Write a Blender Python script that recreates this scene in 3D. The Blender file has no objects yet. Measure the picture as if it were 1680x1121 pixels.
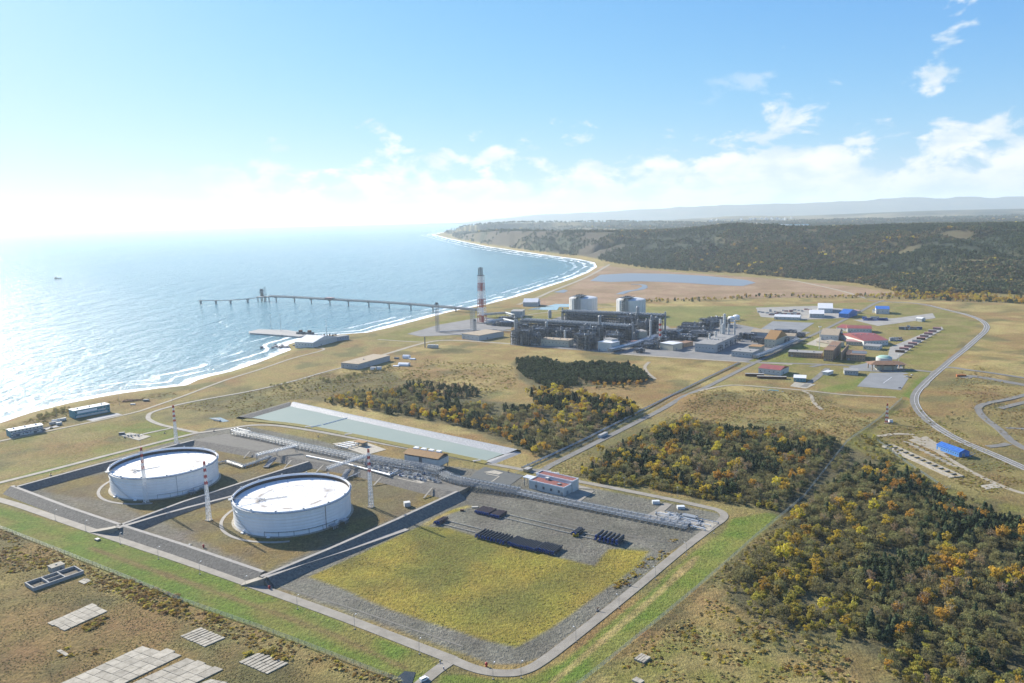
import bpy, math, random
import numpy as np
from mathutils import Vector, Matrix
RND = random.Random(7)
NR = np.random.default_rng(11)
SC = bpy.context.scene
COL = SC.collection
R = math.radians

# ------------------------------------------------------------------ camera
F, CX, CY, CAMH = 1307.0, 840.0, 560.5, 238.0
PITCH, ROLL = math.atan(208 / F), R(1.25)
cam_data = bpy.data.cameras.new('camera')
cam_data.sensor_width = 36.0
cam_data.lens = 36.0 * F / 1680.0
cam_data.clip_start, cam_data.clip_end = 1.0, 120000.0
cam = bpy.data.objects.new('camera', cam_data)
COL.objects.link(cam)
cam.matrix_world = (Matrix.Translation((0, 0, CAMH)) @ Matrix.Rotation(math.pi / 2 - PITCH, 4, 'X')
                    @ Matrix.Rotation(-ROLL, 4, 'Z'))
SC.camera = cam

# ------------------------------------------------------------------ sky
SUN_EL, SUN_AZ = R(28.0), R(-45.0)          # azimuth measured clockwise from +Y
world = bpy.data.worlds.new('World')
SC.world = world
world.use_nodes = True
wn, wl = world.node_tree.nodes, world.node_tree.links
wn.clear()
def wnode(t, **k):
    n = wn.new(t)
    for a, b in k.items():
        setattr(n, a, b)
    return n
def wmath(op, a, b=None, c=None, clamp=False):
    n = wnode('ShaderNodeMath', operation=op, use_clamp=clamp)
    for i, v in enumerate((a, b, c)):
        if v is None: continue
        if isinstance(v, (int, float)): n.inputs[i].default_value = v
        else: wl.new(v, n.inputs[i])
    return n.outputs[0]
sky = wnode('ShaderNodeTexSky', sky_type='NISHITA', sun_disc=False, sun_elevation=SUN_EL, sun_rotation=SUN_AZ,
            altitude=200.0, air_density=1.0, dust_density=0.55, ozone_density=2.0)
SKY_STRENGTH = 0.056
tc = wnode('ShaderNodeTexCoord')
sep = wnode('ShaderNodeSeparateXYZ')
wl.new(tc.outputs['Generated'], sep.inputs[0])
az = wmath('ARCTAN2', sep.outputs[0], sep.outputs[1])       # 0 ahead, + to the right
el = wmath('ARCSINE', sep.outputs[2])
def wnoise(sx, sy, scale, detail, rough, off=0.0, dist=0.0):
    cmb = wnode('ShaderNodeCombineXYZ')
    wl.new(wmath('MULTIPLY', az, sx), cmb.inputs[0]); wl.new(wmath('MULTIPLY', el, sy), cmb.inputs[1])
    cmb.inputs[2].default_value = off
    n = wnode('ShaderNodeTexNoise'); n.inputs['Scale'].default_value = scale; n.inputs['Detail'].default_value = detail
    n.inputs['Roughness'].default_value = rough; n.inputs['Distortion'].default_value = dist
    wl.new(cmb.outputs[0], n.inputs['Vector'])
    return n.outputs[0]
def wramp(x, a, b):
    n = wnode('ShaderNodeMapRange', interpolation_type='SMOOTHSTEP', clamp=True)
    wl.new(x, n.inputs[0]); n.inputs[1].default_value = a; n.inputs[2].default_value = b
    return n.outputs[0]
# cumulus bank low over the horizon: its top edge undulates with azimuth, its body billows
edge = wnoise(1.0, 0.0, 4.2, 2.0, 0.5, 3.1)
puff = wnoise(1.0, 1.9, 17.0, 9.0, 0.56, 7.7, 0.25)
rise = wmath('MULTIPLY_ADD', az, 0.022, 0.086)
top = wmath('ADD', rise, wmath('MULTIPLY', wmath('SUBTRACT', edge, 0.5), 0.075))
d = wmath('SUBTRACT', top, el)
body = wmath('ADD', wmath('MULTIPLY', d, 9.0), wmath('MULTIPLY', wmath('SUBTRACT', puff, 0.52), 2.7))
bank = wramp(body, 0.0, 0.40)
left_fade = wramp(az, -0.48, -0.20)
base_fade = wramp(el, -0.004, 0.05)
bank = wmath('MULTIPLY', wmath('MULTIPLY', bank, left_fade), wmath('MULTIPLY_ADD', base_fade, 0.45, 0.5))
# loose small clouds higher up on the right
sc_n = wnoise(1.0, 1.6, 11.0, 8.0, 0.55, 21.3, 0.2)
loose = wramp(wmath('SUBTRACT', sc_n, wmath('MULTIPLY_ADD', wmath('ABSOLUTE', wmath('SUBTRACT', el, 0.13)), 1.3, 0.57)), 0.0, 0.09)
loose = wmath('MULTIPLY', loose, wramp(az, 0.15, 0.5))
cover = wmath('MAXIMUM', bank, wmath('MULTIPLY', loose, 0.9))
shade = wnoise(1.0, 2.2, 14.0, 6.0, 0.55, 12.0)
cl_col = wnode('ShaderNodeMix', data_type='RGBA')
wl.new(wramp(shade, 0.36, 0.62), cl_col.inputs[0])
cl_col.inputs[6].default_value = (6.4, 7.5, 8.3, 1)
cl_col.inputs[7].default_value = (8.9, 9.1, 9.3, 1)
tint = wnode('ShaderNodeMix', data_type='RGBA', blend_type='MULTIPLY')
tint.inputs[0].default_value = 1.0
tint.inputs[7].default_value = (0.47, 0.91, 1.95, 1)
wl.new(sky.outputs[0], tint.inputs[6])
# the brightest part of the sky rolls off softly, and a pale veil lies along the horizon
def roll(x): return wmath('MULTIPLY', wmath('SUBTRACT', 1.0, wmath('POWER', 2.718, wmath('MULTIPLY', x, -1 / 5.2))), 9.0)
sx_ = wnode('ShaderNodeSeparateColor'); wl.new(tint.outputs[2], sx_.inputs[0])
cx_ = wnode('ShaderNodeCombineColor')
for i in range(3): wl.new(roll(sx_.outputs[i]), cx_.inputs[i])
veil = wnode('ShaderNodeMix', data_type='RGBA')
wl.new(wmath('MULTIPLY', wmath('POWER', 2.718, wmath('MULTIPLY', wmath('MAXIMUM', el, 0.0), -18.0)), 0.60), veil.inputs[0])
wl.new(cx_.outputs[0], veil.inputs[6]); veil.inputs[7].default_value = (6.7, 7.5, 8.0, 1)
mixc = wnode('ShaderNodeMix', data_type='RGBA')
wl.new(cover, mixc.inputs[0]); wl.new(veil.outputs[2], mixc.inputs[6]); wl.new(cl_col.outputs[2], mixc.inputs[7])
bg = wnode('ShaderNodeBackground'); bg.inputs[1].default_value = SKY_STRENGTH
wl.new(mixc.outputs[2], bg.inputs[0])
wo = wnode('ShaderNodeOutputWorld'); wl.new(bg.outputs[0], wo.inputs[0])

# ------------------------------------------------------------------ sun and exposure
sun_d = bpy.data.lights.new('sun', 'SUN')
sun_d.energy, sun_d.angle, sun_d.color = 5.0, R(0.53), (1.0, 0.93, 0.82)
sun = bpy.data.objects.new('sun', sun_d)
COL.objects.link(sun)
SUNV = Vector((math.sin(SUN_AZ) * math.cos(SUN_EL), math.cos(SUN_AZ) * math.cos(SUN_EL), math.sin(SUN_EL)))
sun.rotation_euler = SUNV.to_track_quat('Z', 'Y').to_euler()
sun.location = (-300, 300, 400)
vs = SC.view_settings
vs.view_transform, vs.look, vs.exposure, vs.gamma, vs.use_curve_mapping = 'Standard', 'None', 1.05, 1.0, False
SC.cycles.volume_bounces = 1
SC.cycles.max_bounces = 6
SC.cycles.transparent_max_bounces = 12
SC.cycles.caustics_reflective = False
SC.cycles.caustics_refractive = False
SC.cycles.sample_clamp_indirect = 4.0

# ------------------------------------------------------------------ helpers: photograph ray -> place on the ground
def ray(u, v):
    x, y = u - CX, -(v - CY)
    c, s = math.cos(ROLL), math.sin(ROLL)
    x, y = (x * c + y * s) / F, (-x * s + y * c) / F
    cp, sp = math.cos(PITCH), math.sin(PITCH)
    return x, cp + y * sp, -sp + y * cp
def P(u, v, z=0.0):
    d = ray(u, v); t = (z - CAMH) / d[2]
    return Vector((d[0] * t, d[1] * t, z))
def PD(u, v, dist):
    """point on the sight line at ground distance dist ahead"""
    d = ray(u, v); t = dist / d[1]
    return Vector((d[0] * t, dist, CAMH + d[2] * t))
def px(p):
    qx, qy, qz = p[0], p[1], p[2] - CAMH
    cp, sp = math.cos(PITCH), math.sin(PITCH)
    X, Y, Z = qx, qy * sp + qz * cp, qy * cp - qz * sp
    X, Y = F * X / Z, F * Y / Z
    c, s = math.cos(ROLL), math.sin(ROLL)
    return CX + X * c - Y * s, CY - (X * s + Y * c)

# ------------------------------------------------------------------ helpers: meshes and objects
class MB:
    def __init__(self): self.v, self.f, self.m, self.mi = [], [], [], 0
    def face(self, *pts):
        n = len(self.v); self.v += [tuple(p) for p in pts]; self.f.append(tuple(range(n, n + len(pts)))); self.m.append(self.mi)
        return self
    def add(self, vs, fs):
        n = len(self.v); self.v += [tuple(p) for p in vs]
        for f in fs: self.f.append(tuple(i + n for i in f)); self.m.append(self.mi)
        return self
    def mat(self, i): self.mi = i; return self
    def box(self, c, s, a=0.0):
        """box centred in plan on c, standing on c.z; s full sizes, a turn about z"""
        ca, sa = math.cos(a), math.sin(a); vs = []
        for z in (0, s[2]):
            for x, y in ((-1, -1), (1, -1), (1, 1), (-1, 1)):
                X, Y = x * s[0] / 2, y * s[1] / 2
                vs.append((c[0] + X * ca - Y * sa, c[1] + X * sa + Y * ca, c[2] + z))
        return self.add(vs, [(3, 2, 1, 0), (4, 5, 6, 7), (0, 1, 5, 4), (1, 2, 6, 5), (2, 3, 7, 6), (3, 0, 4, 7)])
    def b2(self, x0, x1, y0, y1, z0, z1):
        return self.box(((x0 + x1) / 2, (y0 + y1) / 2, z0), (x1 - x0, y1 - y0, z1 - z0))
    def bar(self, p, q, w, h=None):
        """square bar from p to q"""
        p, q = Vector(p), Vector(q); h = h or w
        d = (q - p); L = d.length
        if L < 1e-6: return self
        d /= L; up = Vector((0, 0, 1)) if abs(d.z) < 0.95 else Vector((1, 0, 0))
        a = d.cross(up).normalized() * w / 2; b = a.cross(d).normalized() * h / 2
        vs = [e + i * a + j * b for e in (p, q) for i, j in ((-1, -1), (1, -1), (1, 1), (-1, 1))]
        return self.add(vs, [(0, 1, 2, 3), (7, 6, 5, 4), (4, 5, 1, 0), (5, 6, 2, 1), (6, 7, 3, 2), (7, 4, 0, 3)])
    def tube(self, p, q, r, n=8, r2=None, caps=True):
        p, q = Vector(p), Vector(q); r2 = r if r2 is None else r2
        d = (q - p).normalized(); up = Vector((0, 0, 1)) if abs(d.z) < 0.95 else Vector((1, 0, 0))
        a = d.cross(up).normalized(); b = a.cross(d)
        vs = []
        for e, rr in ((p, r), (q, r2)):
            for i in range(n):
                t = 2 * math.pi * i / n; vs.append(e + (a * math.cos(t) + b * math.sin(t)) * rr)
        fs = [((i + 1) % n, i, n + i, n + (i + 1) % n) for i in range(n)]
        if caps: fs += [tuple(range(n)), tuple(range(2 * n - 1, n - 1, -1))]
        return self.add(vs, fs)
    def path(self, pts, r, n=6):
        for a, b in zip(pts, pts[1:]): self.tube(a, b, r, n)
        return self
    def lathe(self, c, prof, n=48):
        vs = []
        for (r, z) in prof:
            for i in range(n):
                t = 2 * math.pi * i / n; vs.append((c[0] + r * math.cos(t), c[1] + r * math.sin(t), c[2] + z))
        fs = []
        for k in range(len(prof) - 1):
            for i in range(n):
                j = (i + 1) % n; fs.append((k * n + i, k * n + j, (k + 1) * n + j, (k + 1) * n + i))
        return self.add(vs, fs)
    def prism(self, poly, z0, z1):
        n = len(poly)
        ar = sum(poly[i][0] * poly[(i + 1) % n][1] - poly[(i + 1) % n][0] * poly[i][1] for i in range(n))
        if ar < 0: poly = poly[::-1]
        vs = [(p[0], p[1], z0) for p in poly] + [(p[0], p[1], z1) for p in poly]
        return self.add(vs, [tuple(range(n - 1, -1, -1)), tuple(range(n, 2 * n))] + [(i, (i + 1) % n, n + (i + 1) % n, n + i) for i in range(n)])
    def data(self, name, mats):
        me = bpy.data.meshes.new(name)
        me.from_pydata([tuple(map(float, p)) for p in self.v], [], self.f)
        for m in (mats if isinstance(mats, (list, tuple)) else [mats]): me.materials.append(m)
        if any(self.m): me.polygons.foreach_set('material_index', self.m)
        me.update()
        return me
    def build(self, name, mats, parent=None):
        o = bpy.data.objects.new(name, self.data(name, mats)); COL.objects.link(o)
        if parent: o.parent = parent
        return o
def smooth(o, ang=None):
    o.data.polygons.foreach_set('use_smooth', [True] * len(o.data.polygons))
    if ang: 
        try: o.data.set_sharp_from_angle(angle=R(ang))
        except Exception: pass
    return o
def thing(name, label, cat, loc=(0, 0, 0), rot=0.0, group=None):
    o = bpy.data.objects.new(name, None); COL.objects.link(o)
    o.empty_display_size = 1.0
    o.location = loc; o.rotation_euler = (0, 0, rot)
    return tag(o, label, cat, group)
def tag(o, label=None, cat=None, group=None, kind=None):
    if label: o['label'] = label
    if cat: o['category'] = cat
    if group: o['group'] = group
    if kind: o['kind'] = kind
    return o
def structure(o): o['kind'] = 'structure'; return o
def stuff(o): o['kind'] = 'stuff'; return o
def link(name, me, parent=None, loc=(0, 0, 0), rot=(0, 0, 0), scale=(1, 1, 1)):
    o = bpy.data.objects.new(name, me); COL.objects.link(o)
    if parent: o.parent = parent
    o.location = loc; o.rotation_euler = rot; o.scale = scale
    return o
def copy_tree(o, parent=None):
    c = o.copy(); COL.objects.link(c)
    if parent: c.parent = parent
    for ch in list(o.children): copy_tree(ch, c)
    return c

# ------------------------------------------------------------------ helpers: materials
def new_mat(name):
    m = bpy.data.materials.new(name); m.use_nodes = True
    nt = m.node_tree
    return m, nt, nt.nodes['Principled BSDF'], nt.nodes, nt.links
def mat(name, c, c2=None, scale=0.3, rough=0.8, metal=0.0, bump=0.0, bscale=None, detail=5.0, stretch=None, spec=0.4, lo=0.35, hi=0.65, obj=False, dist=1.0, vary=0.0):
    """base colour c broken up towards c2 by world-space (or object-space) noise, with fine relief"""
    m, nt, bs, N, L = new_mat(name)
    bs.inputs['Roughness'].default_value = rough; bs.inputs['Metallic'].default_value = metal
    bs.inputs['Specular IOR Level'].default_value = spec
    if c2 is None: c2 = tuple(x * 0.82 for x in c)
    if obj:
        tcn = N.new('ShaderNodeTexCoord'); vec = tcn.outputs['Object']
    else:
        g = N.new('ShaderNodeNewGeometry'); vec = g.outputs['Position']
    if stretch:
        mp = N.new('ShaderNodeMapping'); mp.inputs['Scale'].default_value = stretch[:3]
        if len(stretch) > 3: mp.inputs['Rotation'].default_value = (0, 0, stretch[3])
        L.new(vec, mp.inputs[0]); vec = mp.outputs[0]
    n = N.new('ShaderNodeTexNoise'); n.inputs['Scale'].default_value = scale; n.inputs['Detail'].default_value = detail
    n.inputs['Roughness'].default_value = 0.6
    L.new(vec, n.inputs['Vector'])
    rp = N.new('ShaderNodeMapRange'); rp.inputs[1].default_value = lo; rp.inputs[2].default_value = hi
    L.new(n.outputs[0], rp.inputs[0])
    mx = N.new('ShaderNodeMix'); mx.data_type = 'RGBA'
    mx.inputs[6].default_value = (*c, 1); mx.inputs[7].default_value = (*c2, 1)
    L.new(rp.outputs[0], mx.inputs[0]); out = mx.outputs[2]
    if vary:
        oi, hs, ma = N.new('ShaderNodeObjectInfo'), N.new('ShaderNodeHueSaturation'), N.new('ShaderNodeMath')
        ma.operation = 'MULTIPLY_ADD'; ma.inputs[1].default_value = vary; ma.inputs[2].default_value = 1 - vary * 0.6
        L.new(oi.outputs['Random'], ma.inputs[0]); L.new(ma.outputs[0], hs.inputs['Value']); L.new(out, hs.inputs['Color']); out = hs.outputs[0]
    L.new(out, bs.inputs['Base Color'])
    if bump:
        b = N.new('ShaderNodeTexNoise'); b.inputs['Scale'].default_value = bscale or scale * 4; b.inputs['Detail'].default_value = 4
        L.new(vec, b.inputs['Vector'])
        bp = N.new('ShaderNodeBump'); bp.inputs['Strength'].default_value = bump; bp.inputs['Distance'].default_value = dist
        L.new(b.outputs[0], bp.inputs['Height']); L.new(bp.outputs[0], bs.inputs['Normal'])
    return m

# ------------------------------------------------------------------ helpers: numpy noise and polygons
_perm = np.random.default_rng(3).random(4096)
def vnoise(x, y, seed=0):
    xi, yi = np.floor(x).astype(np.int64), np.floor(y).astype(np.int64)
    fx, fy = x - xi, y - yi
    fx, fy = fx * fx * (3 - 2 * fx), fy * fy * (3 - 2 * fy)
    def h(a, b): return _perm[(a * 73856093 ^ b * 19349663 ^ (seed * 83492791 + 1013)) & 4095]
    return (h(xi, yi) * (1 - fx) + h(xi + 1, yi) * fx) * (1 - fy) + (h(xi, yi + 1) * (1 - fx) + h(xi + 1, yi + 1) * fx) * fy
def fbm(x, y, s, o=4, seed=0, g=0.5):
    t, a, w = 0.0, 1.0, 0.0
    x, y = np.asarray(x, float) / s, np.asarray(y, float) / s
    for k in range(o):
        t = t + a * vnoise(x * 2 ** k + 17.3 * k, y * 2 ** k - 9.1 * k, seed + k); w += a; a *= g
    return t / w
def seg_dist(x, y, pts, closed=True):
    best = np.full(x.shape, 1e18); n = len(pts)
    for i in range(n if closed else n - 1):
        (ax, ay), (bx, by) = pts[i][:2], pts[(i + 1) % n][:2]
        dx, dy = bx - ax, by - ay; l2 = dx * dx + dy * dy + 1e-12
        t = np.clip(((x - ax) * dx + (y - ay) * dy) / l2, 0, 1)
        best = np.minimum(best, (x - ax - t * dx) ** 2 + (y - ay - t * dy) ** 2)
    return np.sqrt(best)
def inside(x, y, pts):
    r = np.zeros(x.shape, bool); n = len(pts)
    for i in range(n):
        (ax, ay), (bx, by) = pts[i][:2], pts[(i + 1) % n][:2]
        if ay == by: continue
        c = ((ay > y) != (by > y)) & (x < (bx - ax) * (y - ay) / (by - ay) + ax)
        r ^= c
    return r
def sdist(x, y, pts):
    d = seg_dist(x, y, pts); return np.where(inside(x, y, pts), d, -d)
def sstep(x): x = np.clip(x, 0, 1); return x * x * (3 - 2 * x)
def poly(pix, z=0.0): return [P(u, v, z) for u, v in pix]
def catmull(pts, n=6, closed=False):
    out = []; m = len(pts)
    rng = range(m) if closed else range(m - 1)
    for i in rng:
        p0, p1, p2, p3 = (pts[(i - 1) % m] if closed else pts[max(i - 1, 0)]), pts[i], pts[(i + 1) % m], (pts[(i + 2) % m] if closed else pts[min(i + 2, m - 1)])
        for k in range(n):
            t = k / n
            out.append(0.5 * ((2 * p1) + (p2 - p0) * t + (2 * p0 - 5 * p1 + 4 * p2 - p3) * t * t + (3 * p1 - p0 - 3 * p2 + p3) * t ** 3))
    if not closed: out.append(pts[-1])
    return out
# ------------------------------------------------------------------ terrain heights
SEA_Z = -6.0
COAST_PX = [(-420, 775), (-200, 735), (-60, 709), (0, 694), (50, 677), (110, 662), (150, 654), (200, 645), (260, 637), (305, 632), (322, 624), (345, 617),
            (380, 609), (420, 596), (458, 581), (476, 574), (470, 566), (500, 556), (545, 550), (600, 546), (640, 537), (690, 524),
            (740, 511), (800, 499), (850, 486), (900, 470), (940, 457), (965, 447), (979, 438), (975, 431), (950, 425.5),
            (900, 419), (850, 411.5), (800, 404), (765, 397), (738, 391.5), (722, 387.5), (712, 385.5), (722, 383), (733, 380.5)]
COAST = [tuple(P(u, v, SEA_Z)[:2]) for u, v in COAST_PX]
LAND = COAST + [(-300, 11500), (1400, 12900), (2300, 13600), (2500, 16000), (6000, 21000), (19000, 21000), (19000, -200), (-1500, -200)]
def hill(base, ridge, tail):
    br = [(P(u, v)[0] / P(u, v)[1], P(u, v)[1]) for u, v in base]
    rr = [PD(u, v, y) for u, v, y in ridge]
    ra = [p[0] / p[1] for p in rr]
    return (np.array([a for a, _ in br]), np.array([y for _, y in br]), np.array(ra), np.array([p[1] for p in rr]), np.array([p[2] for p in rr]), tail)
HILLS = [
    hill([(742, 391), (780, 401), (800, 404), (850, 411), (900, 417), (950, 423), (985, 430), (1050, 441), (1150, 449), (1250, 456), (1330, 463),
          (1400, 470), (1480, 484), (1580, 494), (1680, 500), (1900, 520), (2300, 560)],
         [(742, 391, 8300), (765, 385, 7700), (800, 380, 6750), (850, 379.5, 6000), (900, 380, 5450), (950, 381, 5150), (1000, 382, 4950), (1060, 381.5, 4900),
          (1110, 380, 4700), (1160, 375, 4500), (1200, 370.5, 4300), (1260, 371, 4200), (1320, 375.5, 4100), (1380, 375, 4000), (1450, 372, 3900),
          (1550, 372, 3700), (1680, 370, 3500), (1900, 368, 3300), (2300, 366, 3000)], 0.5),
    hill([(728, 385), (745, 384), (765, 384), (800, 384), (850, 383), (1000, 380), (1200, 379), (1450, 378), (1680, 377), (2300, 372)],
         [(730, 384, 9300), (745, 377, 9900), (765, 371, 10300), (800, 367.5, 10700), (850, 365.5, 10900), (950, 364.5, 11000), (1050, 364, 11000),
          (1150, 367, 10500), (1300, 371, 9500), (1450, 371, 9000), (1680, 367, 8500), (2300, 360, 8500)], 0.4),
    hill([(1068, 366), (1300, 366), (1680, 364), (2300, 358)],
         [(1075, 364, 14000), (1110, 359.5, 14500), (1160, 356, 15000), (1240, 354, 15500), (1300, 355, 15500), (1370, 352, 15500), (1440, 349, 15500),
          (1520, 346, 15000), (1600, 344, 15000), (1680, 342.5, 15000), (2300, 330, 15000)], 0.4)]
MOUNDS = [  # (pixel of the centre, height, length, width, turn)
    ((1590, 503), 9, 190, 70, -0.3), ((1250, 650), 4, 60, 30, 0.2), ((1150, 655), 5, 45, 25, 0.8), ((1590, 655), 4, 80, 40, 0.9), ((1640, 600), 6, 110, 60, 0.6),
    ((700, 612), 3, 60, 25, 0.0), ((735, 575), 4, 30, 12, 0.3)]
def ground_h(x, y, detail=True):
    x, y = np.atleast_1d(np.asarray(x, float)), np.atleast_1d(np.asarray(y, float))
    sd = np.full(x.shape, 200.0)
    near = (x < np.interp(y, [0, 900, 2000, 4200, 9500, 12000, 16000], [-300, -300, 200, 900, 2200, 5500, 6500]))
    if near.any(): sd[near] = sdist(x[near], y[near], LAND)
    h = np.clip(SEA_Z + sd * 0.16, -15, 0)
    h = np.where(sd > 0, h, np.clip(SEA_Z + sd * 0.08, -15, 0))
    a = x / np.maximum(y, 1)
    hh = np.zeros(x.shape)
    for ba, by, ra, ry, rz, tail in HILLS:
        b, r, top = np.interp(a, ba, by), np.interp(a, ra, ry), np.interp(a, ra, rz, left=0)
        t = (y - b) / np.maximum(r - b, 40)
        t = t + 0.10 * (fbm(x, y, 420, 3, 5) - 0.5) * (t > 0)
        f = np.where(t < 1, sstep(np.clip(t, 0, 1) ** 0.8), 1 - tail * sstep((y - r) / 1800))
        f = np.where(t > 0, f, 0)
        g = 1 - 0.85 * sstep((0.42 - np.abs(fbm(x * 1.0, y * 0.40, 520, 4, 31) - 0.5) * 4) / 0.42) * np.clip(4 * f * (1 - f), 0, 1)
        hh = np.maximum(hh, top * f * g)
    h = h + hh * np.clip((sd + 10) / 60, 0, 1)
    for (u, v), H, L, W, tn in MOUNDS:
        c = P(u, v); dx, dy = x - c[0], y - c[1]
        p, q = dx * math.cos(tn) + dy * math.sin(tn), -dx * math.sin(tn) + dy * math.cos(tn)
        h = h + H * np.exp(-(p / L) ** 2 - (q / W) ** 2)
    return h
def gh(x, y): return float(ground_h([x], [y])[0])

# ------------------------------------------------------------------ ground cover (true colours of grass, soil, gravel), soft-edged
STRAW, STRAW2 = (0.320, 0.250, 0.098), (0.215, 0.175, 0.066)
OCHRE, OCHRE2 = (0.240, 0.180, 0.066), (0.165, 0.128, 0.050)
LAWN, LAWN2 = (0.125, 0.155, 0.030), (0.165, 0.155, 0.042)
BRIGHT, BRIGHT2 = (0.108, 0.155, 0.026), (0.165, 0.172, 0.042)
FIELD, FIELD2 = (0.238, 0.190, 0.036), (0.138, 0.132, 0.032)
MOOR, MOOR2 = (0.112, 0.096, 0.040), (0.165, 0.125, 0.048)
MARSH, MARSH2 = (0.30, 0.205, 0.125), (0.235, 0.16, 0.09)
WOODS, WOODS2 = (0.085, 0.078, 0.040), (0.125, 0.108, 0.052)
FARW, FARW2 = (0.036, 0.046, 0.028), (0.088, 0.076, 0.040)
GRAV, GRAV2 = (0.168, 0.160, 0.126), (0.126, 0.119, 0.094)
FLOOR, FLOOR2 = (0.172, 0.128, 0.048), (0.140, 0.115, 0.060)
SAND, SAND2 = (0.25, 0.205, 0.145), (0.17, 0.135, 0.095)
GREY, GREY2 = (0.24, 0.235, 0.22), (0.19, 0.18, 0.165)
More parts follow.
